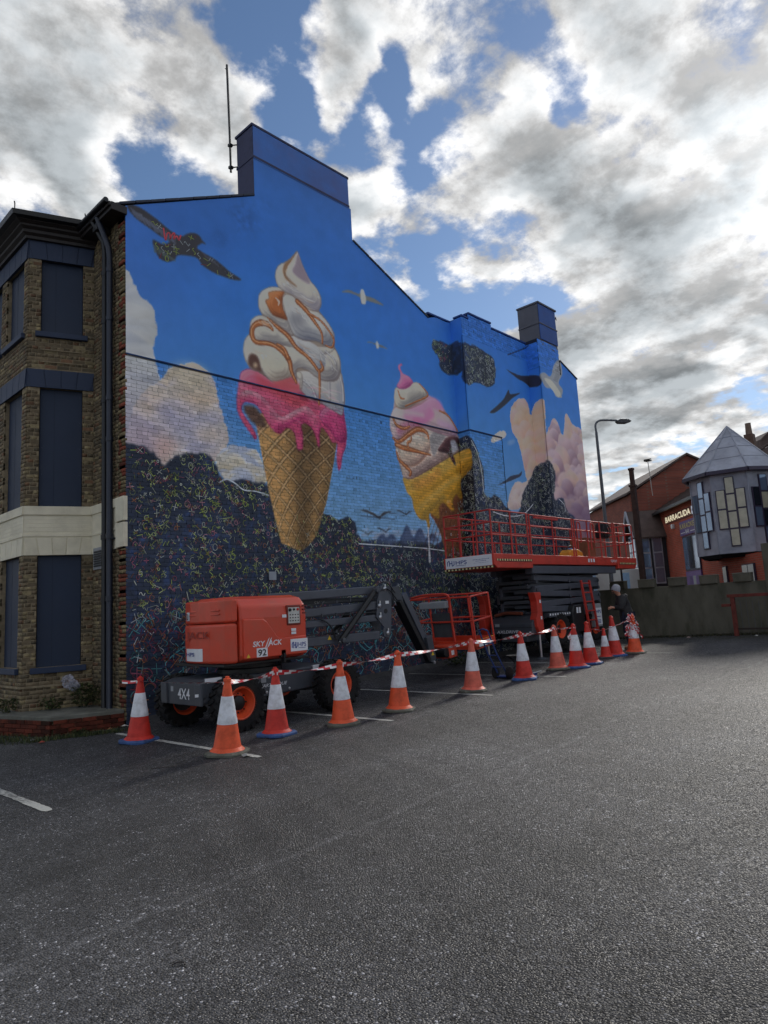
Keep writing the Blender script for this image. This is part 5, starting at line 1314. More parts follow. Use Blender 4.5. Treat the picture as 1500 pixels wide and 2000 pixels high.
oc = MB(); oc.prism([(.525, -3.98-y, z) for y, z in side_prof], (1.33, 0, 0)); oc.build('tank_cover', M_ORANGE, BL, bev=.045, seg=4)
# ridge and vent lines on the covers
gr = MB()
for z in (1.84, 1.90): gr.bar((.30, -2.52, z), (.27, -1.7, z+.0), .02, .022)
gr.build('cover_rib', M_ORANGE, RC2, bev=.006)
vt = MB()
for z in (1.78, 1.84, 1.90): vt.b2(1.775, 1.845, -2.782, -2.75, z, z+.022)
vt.build('vent_slot', mat('vent_red_dark', L3(110, 40, 30), .6), SC)
cpn = MB(); cpn.b2(1.43, 1.72, -2.785, -2.74, 1.60, 1.93); CPF = cpn.build('control_recess', mat('recess_red', L3(120, 42, 30), .6), SC, bev=.012)
pnl = plate(CPF, [(1.455, -2.786, 1.63), (1.69, -2.786, 1.63), (1.69, -2.786, 1.89), (1.455, -2.786, 1.89)], (0, -1, 0), mat('control_face', L3(196, 196, 190), .5), 'control_panel', .004)
bt = MB()
for i in range(4):
    for j in range(3): bt.lathe([(.010, 0), (.008, -.014), (.0001, -.015)], 8, (1.49+i*.055, -2.79, 1.67+j*.05), 'y')
bt.lathe([(.028, 0), (.026, -.02), (.0001, -.022)], 14, (1.485, -2.79, 1.85), 'y'); bt.lathe([(.02, 0), (.018, -.02), (.0001, -.022)], 14, (1.57, -2.79, 1.855), 'y')
bt.build('button', M_BLACKINK, pnl, smooth=True)
rbn = MB(); rbn.lathe([(.022, 0), (.02, -.02), (.0001, -.022)], 12, (1.65, -2.79, 1.855), 'y'); rbn.build('stop_button', mat('stop_red', L3(190, 40, 30), .4), pnl, smooth=True)
for (x0_, z0_, w, h) in ((1.33, 1.73, .09, .05), (1.51, 1.50, .10, .045), (1.51, 1.45, .10, .04)): plate(SC, [(x0_, -2.781, z0_), (x0_+w, -2.781, z0_), (x0_+w, -2.781, z0_+h), (x0_, -2.781, z0_+h)], (0, -1, 0), M_WHITE, 'small_label')
lettering('lettering', 'SKY', (.72, -2.801, 1.30), (1, 0, 0), (0, 0, 1), .24, .085, M_WHITE, LO, bold=.02, shear=.15, extrude=.002)
lettering('lettering', 'ACK', (1.02, -2.801, 1.30), (1, 0, 0), (0, 0, 1), .27, .085, M_WHITE, LO, bold=.02, shear=.15, extrude=.002)
jk = MB()
for dx in (0, .045): jk.prism([(.95+dx, -2.8015, 1.27), (.985+dx, -2.8015, 1.29), (1.05+dx, -2.8015, 1.43), (1.02+dx, -2.8015, 1.40)], (0, -.002, 0))
jk.build('logo_stroke', M_WHITE, LO)
st9 = plate(LO, [(.79, -2.8015, 1.135), (1.0, -2.8015, 1.135), (1.0, -2.8015, 1.275), (.79, -2.8015, 1.275)], (0, -1, 0), M_WHITE, 'number_plate')
lettering('lettering', '92', (.815, -2.806, 1.15), (1, 0, 0), (0, 0, 1), .16, .105, M_BLACKINK, st9, bold=.02, extrude=.001)
hps_sign(LO, (1.47, -2.8015, 1.17), (1, 0, 0), (0, 0, 1), .36, .20, (0, -1, 0))
tri = MB(); tri.prism([(.60, -2.8015, 1.14), (.67, -2.8015, 1.14), (.635, -2.8015, 1.20)], (0, -.002, 0)); tri.build('warning_triangle', M_YELLOW, LO)
nt_ = MB(); nt_.b2(1.27, 1.38, -2.80, -2.74, 1.09, 1.22); nt_.b2(1.31, 1.34, -2.83, -2.74, 1.00, 1.16); nt_.build('cover_latch', M_BLACKINK, SC, bev=.01)
# markings on the rear cover (faces left)
def on_rear(y, z, o=.004):
    xx = np.interp(y, [-2.71, -2.62, -2.3, -2.0, -1.7, -1.45], [.40, .33, .27, .25, .27, .33]); return np.array([xx-o, y, z])
def curved(name, y0_, y1_, z0_, z1_, m, par, o=.004):
    mb = MB(); n = 6
    for i in range(n):
        a, b = y0_+(y1_-y0_)*i/n, y0_+(y1_-y0_)*(i+1)/n
        mb.add([tuple(on_rear(a, z0_, o)), tuple(on_rear(b, z0_, o)), tuple(on_rear(b, z1_, o)), tuple(on_rear(a, z1_, o))], [(0, 1, 2, 3)])
    return mb.build(name, m, par)
hs = curved('hire_sign', -1.52, -2.10, 1.11, 1.31, M_WHITE, RC)
lettering('lettering', 'HPS', on_rear(-1.60, 1.19, .03), (-.06, -1, 0), (0, 0, 1), .26, .06, M_BLUEINK, hs, bold=.02, extrude=.004)
n9 = curved('number_plate', -1.52, -1.68, 1.76, 1.90, M_WHITE, RC2, -.006)
lettering('lettering', '92', on_rear(-1.54, 1.775, .02), (-.2, -1, 0), (0, 0, 1), .12, .105, M_BLACKINK, n9, bold=.02, extrude=.004)
lettering('embossed_lettering', 'JACK', on_rear(-1.62, 1.43, .035), (-.03, -1, 0), (0, 0, 1), .72, .15, mat('emboss_red', L3(150, 44, 30), .5), RC, bold=.012, extrude=.006)
# booms
YB = -2.0
def boom(name, p0, p1, h0, h1, y=YB, w=.22, m=None):
    a = ypl(*p0, y); b = ypl(*p1, y)
    mb = MB(); mb.prism([(a[0], y, a[2]), (b[0], y, b[2]), (b[0], y, b[2]-h1), (a[0], y, a[2]-h0)], (0, w, 0))
    return mb.build(name, m or M_GREYB, BL, bev=.018)
B1 = boom('boom_arm', (520, 1160), (742, 1144), .17, .16)
B2_ = boom('boom_arm', (560, 1194), (738, 1174), .15, .17)
boom('boom_arm', (560, 1217), (738, 1200), .13, .14)
B4 = boom('boom_arm', (560, 1250), (742, 1232), .17, .17)
boom('boom_arm', (560, 1170), (720, 1166), .12, .10, y=-1.72, m=M_DKGREY)
lettering('lettering', 'SKY', ypl(612, 1182, -1.73), (1, 0, 0), (0, 0, 1), .3, .075, M_GREYPANEL, B2_, bold=.02, shear=.2, extrude=.004)
sk = [ypl(580+x*.26667, 1120+y*.26667, YB-.03) for x, y in ((612, 92), (640, 84), (690, 90), (694, 300), (690, 440), (670, 470), (640, 462), (632, 430), (640, 395), (605, 350), (582, 320), (588, 200))]
for dy in (0, .30):
    q = MB(); q.prism([(p[0], YB-.03+dy, p[2]) for p in sk], (0, .03, 0)); KN = q.build('knuckle_plate', M_GREYB, BL, bev=.006)
    if dy == 0:
        for (x, y) in ((640, 112), (602, 235), (608, 320), (664, 435)):
            p = ypl(580+x*.26667, 1120+y*.26667, YB-.03); b = MB(); b.lathe([(.045, 0), (.045, -.02), (.025, -.03), (.0001, -.03)], 14, tuple(p), 'y'); b.box((p[0], p[1]-.02, p[2]+.07), (.035, .02, .05)); b.build('pin', M_STEEL, KN, smooth=True)
        p = ypl(580+648*.26667, 1120+222*.26667, YB-.032); plate(KN, [p, p+[.10, 0, 0], p+[.10, 0, .06], p+[0, 0, .06]], (0, -1, 0), M_WHITE, 'small_label')
        p = ypl(580+650*.26667, 1120+275*.26667, YB-.03); b = MB(); b.lathe([(.05, 0), (.05, -.006), (.0001, -.006)], 16, tuple(p), 'y'); b.build('hole', M_BLACKINK, KN)
def cyl2(name, p0, p1, y, r, m=M_BLACK, par=BL):
    a = ypl(*p0, y); b = ypl(*p1, y); mb = MB(); mb.tube([tuple(a), tuple(b)], r, 14); return mb.build(name, m, par, smooth=True)
CY = cyl2('lift_cylinder', (733, 1154), (667, 1250), YB-.10, .055)
cyl2('cylinder_rod', (690, 1217), (664, 1255), YB-.10, .03, M_STEEL, CY)
for (px, py) in ((733, 1153), (667, 1251)):
    p = ypl(px, py, YB-.10); b = MB(); b.lathe([(.05, .04), (.05, -.09), (.02, -.095), (.0001, -.095)], 14, tuple(p), 'y'); b.build('cylinder_eye', M_DKGREY, CY, smooth=True)
cyl2('lift_cylinder', (685, 1190), (650, 1240), YB+.3, .06)
hs_ = MB()
for k in range(3):
    a = ypl(622+k*3, 1208, YB-.04); b = ypl(655, 1242+k*3, YB-.08); mid = (a+b)/2+np.array([.06, 0, .05]); hs_.tube(crom([a, mid, b, b+[.1, 0, .02]], False, 5), .011, 6)
hs_.build('hydraulic_hose', M_BLACK, BL, smooth=True)
p = ypl(640, 1250, YB-.004); tri = MB(); tri.prism([tuple(p), tuple(p+[.10, 0, 0]), tuple(p+[.05, 0, .085])], (0, -.003, 0)); tri.build('warning_triangle', M_YELLOW, B4)
# hoses and cables clipped along the booms
for k, (p0, p1) in enumerate((((600, 1181), (735, 1167)), ((600, 1204), (735, 1194)), ((600, 1240), (735, 1224)))):
    a = ypl(*p0, YB-.012); b = ypl(*p1, YB-.012)
    for j in range(2):
        n = 9; P_ = [a+(b-a)*i/n-np.array((0, 0, .012*abs(sin(i*1.3+k+j))+.016*j)) for i in range(n+1)]
        q = MB(); q.tube(crom(P_, False, 3), .008, 6); q.build('hydraulic_hose', M_BLACK, BL, smooth=True)
    for i in range(1, 5):
        c = a+(b-a)*i/5; q = MB(); q.box(tuple(c), (.03, .02, .06)); q.build('hose_clip', M_DKGREY, BL)
for (p0, p1, p2) in (((728, 1150), (752, 1136), (772, 1158)), ((730, 1162), (756, 1150), (776, 1172))):
    q = MB(); q.tube(crom([ypl(*p0, YB-.06), ypl(*p1, YB-.06), ypl(*p2, YB-.06)], False, 6), .012, 6); q.build('hydraulic_hose', M_BLACK, BL, smooth=True)
# jib running down to the basket
jt = [ypl(580+x*.26667, 1120+y*.26667, YB-.02) for x, y in ((692, 100), (748, 92), (785, 220), (755, 240), (712, 190))]
for dy in (0, .26):
    q = MB(); q.prism([(p[0], YB-.02+dy, p[2]) for p in jt], (0, .03, 0)); q.build('jib_bracket', M_DKGREY, BL, bev=.006)
def jib(p0, p1, w, y, m):
    a = ypl(580+p0[0]*.26667, 1120+p0[1]*.26667, y); b = ypl(580+p1[0]*.26667, 1120+p1[1]*.26667, y); q = MB(); q.bar(tuple(a), tuple(b), .12, w, up=(0, 1, 0) if False else (0, 0, 1)); return q.build('jib_arm', m, BL, bev=.012)
jib((770, 150), (985, 600), .15, YB+.02, M_GREYB); jib((745, 200), (965, 640), .10, YB-.08, M_BLACK); jib((730, 230), (940, 640), .10, YB+.16, M_BLACK)
je = [ypl(580+x*.26667, 1120+y*.26667, YB-.12) for x, y in ((950, 470), (990, 450), (1022, 620), (1010, 660), (985, 650))]
q = MB(); q.prism([tuple(p) for p in je], (0, .30, 0)); JE = q.build('jib_end', M_DKGREY, BL, bev=.01)
p = ypl(580+985*.26667, 1120+600*.26667, YB-.125); tri = MB(); tri.prism([tuple(p), tuple(p+[.10, 0, 0]), tuple(p+[.05, 0, .085])], (0, -.003, 0)); tri.build('warning_triangle', M_YELLOW, JE)
p = ypl(580+1003*.26667, 1120+650*.26667, YB-.12); b = MB(); b.lathe([(.035, 0), (.035, -.03), (.0001, -.032)], 12, tuple(p), 'y'); b.build('pin', M_STEEL, JE, smooth=True)
# basket
th_ = radians(6.5); e1 = np.array([0, 1., 0]); e2 = np.array([cos(th_), 0, sin(th_)]); e3 = np.array([-sin(th_), 0, cos(th_)])
NB = np.array([6.62, -2.78, .80]); BLN, BWD, BHT = 1.80, .74, 1.14
def bp_(a, b, c): return tuple(NB+e1*a+e2*b+e3*c)
def rbox(mb, a0, a1, b0, b1, c0, c1):
    P = [bp_(a, b, c) for c in (c0, c1) for b in (b0, b1) for a in (a0, a1)]
    mb.add(P, [(0, 1, 3, 2), (4, 6, 7, 5), (0, 4, 5, 1), (2, 3, 7, 6), (0, 2, 6, 4), (1, 5, 7, 3)])
q = MB(); rbox(q, 0, BLN, 0, BWD, 0, .03); BK = q.build('basket_floor', M_ORTUBE, BL)
for nm, (a0, a1, b0, b1) in {'toe_board': (0, BLN, 0, .02), 'toe_board2': (0, BLN, BWD-.02, BWD), 'toe_board3': (0, .02, .021, BWD-.021), 'toe_board4': (BLN-.02, BLN, .021, BWD-.021)}.items():
    q = MB(); rbox(q, a0, a1, b0, b1, -.02, .17); q.build('toe_board', M_ORANGE, BK, bev=.004)
for (a, b) in ((.02, .02), (.02, BWD-.02), (.6, .02), (.6, BWD-.02), (1.2, .02), (1.2, BWD-.02), (BLN-.02, .02), (BLN-.02, BWD-.02)):
    q = MB(); q.tube([bp_(a, b, .0), bp_(a, b, BHT)], .030 if (a, b) == (.6, .02) else .021, 10); q.build('basket_post', M_ORTUBE, BK, smooth=True)
for c in (.60, BHT):
    q = MB(); q.tube([bp_(.02, .02, c), bp_(.02, BWD-.02, c), bp_(BLN-.02, BWD-.02, c), bp_(BLN-.02, .02, c), bp_(.02, .02, c)], .021, 10); q.build('basket_rail', M_ORTUBE, BK, smooth=True)
q = MB(); q.tube(crom([bp_(.6, .02, BHT-.1), bp_(.58, -.02, BHT+.04), bp_(.7, -.04, BHT+.10), bp_(1.3, -.03, BHT+.10), bp_(1.7, .0, BHT+.05)], False, 5), .026, 10); q.build('grab_bar', M_ORTUBE, BK, smooth=True)
q = MB(); rbox(q, .66, 1.45, -.06, .16, BHT-.22, BHT-.07); q.build('control_console', M_GREYPANEL, BK, bev=.02)
q = MB(); rbox(q, .64, 1.25, .05, .07, .25, .80); q.build('mesh_panel', mat('mesh_grey', L3(66, 70, 74), .7), BK)
q = MB(); rbox(q, -.006, -.001, .10, .58, .02, .13); q.build('label_plate', M_WHITE, BK)
q = MB()
for i in range(6): rbox(q, -.004, .024, .06+i*.11, .11+i*.11, .171, .178)
q.build('hazard_stripe', M_YELLOW, BK)
q = MB(); rbox(q, .55, 1.05, -.30, .0, -.16, .12); ARM = q.build('basket_mount', M_ORANGE, BL, bev=.02)
q = MB(); rbox(q, .548, .552, -.22, -.12, -.10, .0); q.build('small_label', M_WHITE, ARM)
q = MB(); q.lathe([(.10, .25), (.10, -.06), (.04, -.07), (.0001, -.07)], 20, bp_(.62, -.36, -.02), 'y'); q.build('rotator', M_BLACK, BL, smooth=True)
M_SRED = mat('lift_red', L3(200, 58, 42), .42, var=.08, vs_=2., dirt=L3(140, 60, 48), dsc=3., damt=.5)
M_SRTUBE = mat('lift_red_tube', L3(188, 50, 40), .45, var=.12, vs_=4., dirt=L3(104, 42, 36), dsc=6., damt=.45)
# ------------------------------------------------------------------ scissor lift, raised on its outriggers
SL = thing('scissor_lift', (11.5, -1.7, gz(11.5, -1.7)), 'large grey scissor lift with long red railed platform raised on outriggers', 'scissor lift')
YN, YF = -2.5, -.96
g0 = gz(11, -2)
for (x, y, s) in ((11.0, -2.28, -1), (12.95, -2.28, -1), (11.0, -1.18, 1), (12.95, -1.18, 1)): wheel(SL, (x, y, .97), .42, .30, s)
q = MB(); q.b2(9.75, 13.6, -2.10, -1.3, .72, 1.16); CH2 = q.build('chassis', M_DKGREY, SL, bev=.02)
q = MB(); q.b2(10.4, 13.3, -2.42, -2.12, 1.30, 1.42); MG = q.build('mudguard', M_DKGREY, SL, bev=.015)
q = MB()
for i in range(9): q.b2(10.42+i*.13, 10.48+i*.13, -2.424, -2.42, 1.35, 1.40)
q.build('hazard_mark', M_WHITE, MG)
a = xplane(958, 1232, 9.62); b = xplane(1038, 1205, 9.62)
q = MB(); y0_, y1_ = a[1], b[1]
q.prism([(9.62, y0_, .93), (9.62, y0_, 1.18), (9.80, y0_, 1.36), (10.2, y0_, 1.36), (10.2, y0_, .93)], (0, y1_-y0_, 0)); AXB = q.build('drive_cover', M_DKGREY, SL, bev=.02)
ym = y0_+(y1_-y0_)*.16
lettering('lettering', 'AXLDRIVE', (9.615, ym, .955), (0, np.sign(y1_-y0_), 0), (0, 0, 1), abs(y1_-y0_)*.52, .075, M_WHITE, AXB, bold=.006, shear=.2, extrude=.004)
q = MB(); q.b2(9.612, 9.62, y0_, y1_, 1.09, 1.10); q.build('seam', M_BLACKINK, AXB)
sg = np.sign(y1_-y0_)
plate(AXB, [(9.618, y0_+sg*.16, 1.13), (9.618, y0_+sg*.30, 1.13), (9.618, y0_+sg*.30, 1.20), (9.618, y0_+sg*.16, 1.20)], (-1, 0, 0), M_GREYPANEL, 'small_label')
for yy in (.06, abs(y1_-y0_)-.10): plate(AXB, [(9.618, y0_+sg*yy, .955), (9.618, y0_+sg*(yy+.06), .955), (9.618, y0_+sg*(yy+.06), .99), (9.618, y0_+sg*yy, .99)], (-1, 0, 0), M_WHITE, 'small_label')
q = MB(); q.tube([(9.75, -2.0, 1.45), (9.8, -1.5, 1.48), (9.75, -1.15, 1.42)], .045, 8); q.build('hydraulic_hose', mat('hose_orange', L3(120, 60, 40), .6), SL, smooth=True)
# outriggers
def outrigger(x, y, s):
    gg = gz(x, y)
    q = MB(); q.prism([(x-.20, y+s*.04, 1.98), (x+.12, y+s*.04, 1.98), (x+.15, y+s*.04, .95), (x+.13, y+s*.04, .90), (x-.05, y+s*.04, .90), (x-.16, y+s*.04, 1.10), (x-.18, y+s*.04, 1.30), (x-.10, y+s*.04, 1.45), (x-.10, y+s*.04, 1.75)], (0, -s*.20, 0))
    o = q.build('outrigger', M_SRED, SL, bev=.012)
    q = MB(); q.tube([(x+.06, y-s*.06, .95), (x+.06, y-s*.06, gg+.05)], .032, 12); q.build('outrigger_leg', M_STEEL, o, smooth=True)
    q = MB(); q.lathe([(.14, gg+.0), (.14, gg+.03), (.05, gg+.06)], 18, (x+.06, y-s*.06, 0)); q.build('foot_pad', M_DKGREY, o, smooth=True)
    for z in (1.70, 1.28): plate(o, [(x+.02, y+s*.042, z), (x+.09, y+s*.042, z), (x+.09, y+s*.042, z+.08), (x+.02, y+s*.042, z+.08)], (0, s, 0), M_WHITE, 'small_label')
for (x, y, s) in ((9.90, -2.40, -1), (9.72, -.78, 1), (13.75, -1.20, 1),): outrigger(x, y, s)
# folded scissor stack
lay = 5
for yy in (-2.28, -1.26):
    for k in range(lay):
        z = 1.50+k*.205
        t = .05 if k % 2 else -.05
        q = MB(); q.bar((9.95, yy, z-t), (13.55, yy, z+t), .10, .155); q.build('scissor_arm', M_GREYB, SL, bev=.014)
        q = MB(); q.bar((10.0, yy+.14, z+t+.02), (13.5, yy+.14, z-t+.02), .09, .14); q.build('scissor_arm', M_DKGREY, SL, bev=.012)
for k in range(lay+1):
    z = 1.44+k*.205
    for x in (10.02, 11.75, 13.48):
        q = MB(); q.tube([(x, -2.36, z), (x, -1.18, z)], .05, 12); P_ = q.build('pivot_pin', M_DKGREY, SL, smooth=True)
for k in range(9):
    q = MB(); z = 1.35+.13*k; q.box((9.92+.05*(k % 3), -1.8+.2*sin(k*2.1), z), (.18, .8-.1*(k % 3), .09)); q.build('cross_member', M_DKGREY, SL, bev=.01)
q = MB(); q.b2(9.72, 14.55, -2.40, -2.22, 2.46, 2.66); q.b2(9.72, 14.55, -1.30, -1.12, 2.46, 2.66); 
q1 = MB(); q1.b2(9.72, 14.55, -2.44, -2.22, 2.46, 2.67); q1.build('deck_beam', M_GREYB, SL, bev=.015)
q1 = MB(); q1.b2(9.72, 14.55, -1.30, -1.12, 2.46, 2.67); q1.build('deck_beam', M_GREYB, SL, bev=.015)
# platform: main deck and slide-out decks
XL, XR = 7.95, 16.0
q = MB(); q.b2(9.70, 14.6, YN+.03, YF, 2.70, 2.95); DK = q.build('main_deck', M_SRED, SL, bev=.012)
def ext(x0_, x1_, tip):
    q = MB(); q.prism([(x0_, YN, 2.95), (x1_, YN, 2.95), (x1_, YN, 2.76), (x1_-.0, YN, 2.60) if tip < 0 else (x1_-.15, YN, 2.60), (x0_+.12, YN, 2.60) if tip < 0 else (x0_, YN, 2.60), (x0_, YN, 2.68)], (0, YF-YN, 0))
    return q.build('extension_deck', M_SRED, SL, bev=.012)
EL = ext(XL, 9.68, -1); ER = ext(14.62, XR, 1)
q = MB(); q.b2(8.15, 9.62, YN-.006, YN-.001, 2.755, 2.765); q.b2(14.7, 15.9, YN-.006, YN-.001, 2.72, 2.73); q.build('deck_slot', M_BLACKINK, EL)
def stripes(par, p0, p1, n, h, nrm):
    p0 = np.array(p0, float); p1 = np.array(p1, float); nn_ = np.array(nrm, float)
    k = MB(); k.prism([tuple(p0), tuple(p1), tuple(p1+[0, 0, h]), tuple(p0+[0, 0, h])], tuple(nn_*.003)); k.build('hazard_band', M_BLACKINK, par)
    s = MB()
    for i in range(n):
        a = p0+(p1-p0)*(i+.15)/n+nn_*.0035; b = p0+(p1-p0)*(i+.62)/n+nn_*.0035
        s.prism([tuple(a), tuple(b), tuple(b+[0, 0, h]), tuple(a+[0, 0, h])], tuple(nn_*.002))
    s.build('hazard_stripe', mat('hazard_yellow', L3(220, 206, 150), .5), par)
stripes(EL, (8.05, YN, 2.775), (9.66, YN, 2.775), 15, .045, (0, -1, 0)); stripes(ER, (14.75, YN, 2.74), (15.9, YN, 2.74), 11, .05, (0, -1, 0)); stripes(EL, (XL, YF, 2.615), (XL, YN, 2.615), 14, .045, (-1, 0, 0))
hps_sign(EL, (XL-.004, YF-.06, 2.675), (0, -1, 0), (0, 0, 1), abs(YN-YF)-.12, .265, (-1, 0, 0), 'hire_sign')
lettering('lettering', 'SJ9253', ypl(1193, 1099, YN+.028), (1, 0, 0), (0, 0, 1), .55, .09, M_WHITE, DK, bold=.01, extrude=.003)
for k, px in enumerate((1149, 1154, 1159)): 
    p = ypl(px, 1098, YN+.027); plate(DK, [p, p+[.09, 0, 0], p+[.09, 0, .10], p+[0, 0, .10]], (0, -1, 0), M_WHITE, 'small_label')
# rails
RT = 4.02
def post(x, y, z0=2.93, z1=RT, r=.022): q = MB(); q.tube([(x, y, z0), (x, y, z1)], r, 8); q.build('rail_post', M_SRTUBE, SL, smooth=True)
def rail(P, r=.019): q = MB(); q.tube(P, r, 8); q.build('guard_rail', M_SRTUBE, SL, smooth=True)
yn, yf = YN+.05, YF-.05
for x in (7.99, 8.85, 9.62, 9.74, 10.9, 12.0, 12.12, 12.9, 13.7, 14.55, 14.68, 15.4, 15.95): post(x, yn)
for x in (7.99, 8.6, 9.2, 9.74, 10.5, 11.3, 12.1, 12.9, 13.6, 14.55, 15.3, 15.95): post(x, yf)
for y in (yn+.45, yn+.95): post(7.99, y); post(15.95, y)
for z in (3.42, 3.72, RT):
    rail([(7.99, yn, z), (9.64, yn, z)]); rail([(9.72, yn, z-.02), (12.02, yn, z-.02)]); rail([(12.1, yn, z-.02), (14.57, yn, z-.02)]); rail([(14.66, yn, z), (15.95, yn, z)])
    rail([(7.99, yf, z), (15.95, yf, z)]); rail([(7.99, yn, z), (7.99, yf, z)]); rail([(15.95, yn, z), (15.95, yf, z)])
for x in (8.3, 8.6, 9.2, 10.2, 10.55): 
    q = MB(); q.tube([(x, yf, 2.95), (x, yf, 3.45)], .018, 6); q.build('rail_post', M_SRTUBE, SL, smooth=True)
for x0_ in (12.22, 13.05):
    rail(crom([(x0_, yn-.03, 3.15), (x0_+.01, yn-.03, 3.85), (x0_+.1, yn-.03, 3.93), (x0_+.2, yn-.03, 3.85), (x0_+.2, yn-.03, 3.35)], False, 5), .02)
q = MB(); q.b2(10.0, 11.2, yn-.03, yn+.03, RT-.10, RT-.05); q.build('document_rail', M_SRTUBE, SL)
# ladder on the near side
q1 = None
for x in (12.10, 12.58):
    q = MB(); q.bar((x, -2.52, 2.26), (x+.12, -2.60, .78), .05, .07, up=(1, 0, 0)); q.build('ladder_stile', M_SRTUBE, SL, bev=.006)
for k in range(6):
    t = .06+k*.175; z = 2.26-1.48*t; x = 12.10+.12*t; y = -2.52-.08*t
    q = MB(); q.tube([(x, y, z), (x+.48, y, z)], .02, 8); q.build('ladder_rung', M_SRTUBE, SL, smooth=True)
# power pack, control box
q = MB(); q.prism([(11.55, -2.5, .85), (11.50, -2.5, 1.40), (11.62, -2.5, 1.58), (12.18, -2.5, 1.60), (12.2, -2.5, .85)], (0, .4, 0)); PP = q.build('power_pack', mat('pack_black', L3(28, 29, 32), .5, var=.15), SL, bev=.03)
for x in (11.72, 11.86): plate(PP, [(x, -2.502, 1.36), (x+.10, -2.502, 1.36), (x+.10, -2.502, 1.52), (x, -2.502, 1.52)], (0, -1, 0), M_WHITE, 'small_label')
q = MB(); q.b2(12.72, 13.2, -2.5, -2.1, .92, 1.58); CB_ = q.build('control_box', M_GREYPANEL, SL, bev=.015)
p = ypl(1166, 1213, -2.503); 
hs2 = plate(CB_, [(12.80, -2.502, .98), (13.19, -2.502, .98), (13.19, -2.502, 1.46), (12.80, -2.502, 1.46)], (0, -1, 0), M_WHITE, 'hire_sign', .004)
lettering('lettering', 'HPS', (12.85, -2.507, 1.30), (1, 0, 0), (0, 0, 1), .30, .10, M_BLUEINK, hs2, bold=.02, extrude=.001)
q = MB()
for z in (1.20, 1.10, 1.06, 1.02): q.b2(12.88, 13.1, -2.509, -2.506, z, z+.018)
q.build('small_print', M_BLUEINK, hs2)
# things left on the platform
t = thing('tool_bag', (12.6, -1.9, 2.95), 'yellow and black tool bag on the red platform deck', 'bag')
q = MB(); q.prism([(12.35, -2.1, 2.95), (13.25, -2.1, 2.95), (13.18, -2.1, 3.12), (12.95, -2.1, 3.20), (12.55, -2.1, 3.19), (12.40, -2.1, 3.10)], (0, .35, 0)); q.build('bag_body', mat('bag_yellow', L3(206, 140, 30), .6, var=.15), t, bev=.03, seg=3)
q = MB(); q.tube(crom([(12.55, -1.92, 3.18), (12.7, -1.92, 3.30), (12.9, -1.92, 3.30), (13.0, -1.92, 3.18)], False, 5), .02, 8); q.build('handle', M_BLACK, t, smooth=True)
t = thing('cardboard_box', (14.2, -1.6, 2.95), 'brown cardboard box standing on the right part of the platform', 'box')
q = MB(); q.b2(13.95, 14.55, -1.85, -1.3, 2.95, 3.62); q.build('carton', mat('cardboard', L3(128, 84, 58), .85, var=.12), t, bev=.008)
q = MB(); q.b2(13.96, 14.54, -1.60, -1.55, 3.62, 3.626); q.build('flap_tape', mat('parcel_tape', L3(150, 116, 80), .4), t)
t = thing('black_backpack', (14.25, -2.2, 3.62), 'black backpack hung on the right part of the platform railing', 'backpack')
q = MB(); q.prism([(14.0, -2.36, 3.55), (14.5, -2.36, 3.55), (14.55, -2.36, 3.80), (14.42, -2.36, 4.02), (14.2, -2.36, 4.10), (14.05, -2.36, 3.98), (13.98, -2.36, 3.75)], (0, .22, 0)); q.build('bag_body', mat('bag_black', L3(22, 22, 26), .7, var=.2), t, bev=.05, seg=3)
q = MB(); q.tube(crom([(14.1, -2.38, 3.98), (14.02, -2.42, 3.80), (14.1, -2.40, 3.58)], False, 4), .018, 8); q.tube(crom([(14.4, -2.38, 3.98), (14.48, -2.42, 3.80), (14.4, -2.40, 3.58)], False, 4), .018, 8); q.build('strap', M_BLACK, t, smooth=True)
t = thing('blue_paint_tub', (13.4, -1.6, 2.95), 'pale blue paint tub standing behind the platform gate', 'tub')
q = MB(); q.lathe([(.13, 2.95), (.15, 3.25), (.158, 3.25), (.158, 3.28), (.14, 3.29), (.0001, 3.29)], 20, (13.4, -1.6, 0)); q.build('tub', mat('tub_blue', L3(90, 120, 176), .4), t, smooth=True)
q = MB(); q.tube(crom([(13.25, -1.6, 3.24), (13.27, -1.7, 3.14), (13.4, -1.77, 3.10), (13.53, -1.7, 3.14), (13.55, -1.6, 3.24)], False, 4), .006, 6); q.build('handle', M_STEEL, t, smooth=True)
# ------------------------------------------------------------------ traffic cones and barrier tape
M_SLEEVE = mat('reflective_sleeve', L3(228, 230, 236), .38, var=.08, vs_=14., bump=.1, bs=30, dirt=L3(130, 126, 122), dsc=9, damt=.5)
def cone_mat(nm, c): return mat(nm, L3(*c), .5, var=.10, vs_=5., spec=.4, dirt=L3(*(int(v*.55) for v in c)), dsc=7, damt=.55)
C_OR = cone_mat('cone_orange', (232, 92, 52)); C_RE = cone_mat('cone_red', (204, 52, 40)); C_FA = cone_mat('cone_faded', (220, 104, 84))
C_BL = mat('base_blue', L3(52, 84, 138), .7, var=.2, vs_=8, dirt=L3(44, 50, 60), dsc=6, damt=.7)
C_GR = mat('base_grey', L3(98, 98, 88), .85, var=.25, vs_=9, dirt=L3(60, 60, 52), dsc=6, damt=.7, bump=.4, bs=50)
C_DK = mat('base_dark', L3(56, 60, 66), .8, var=.25, vs_=9, dirt=L3(80, 78, 70), dsc=6, damt=.6)
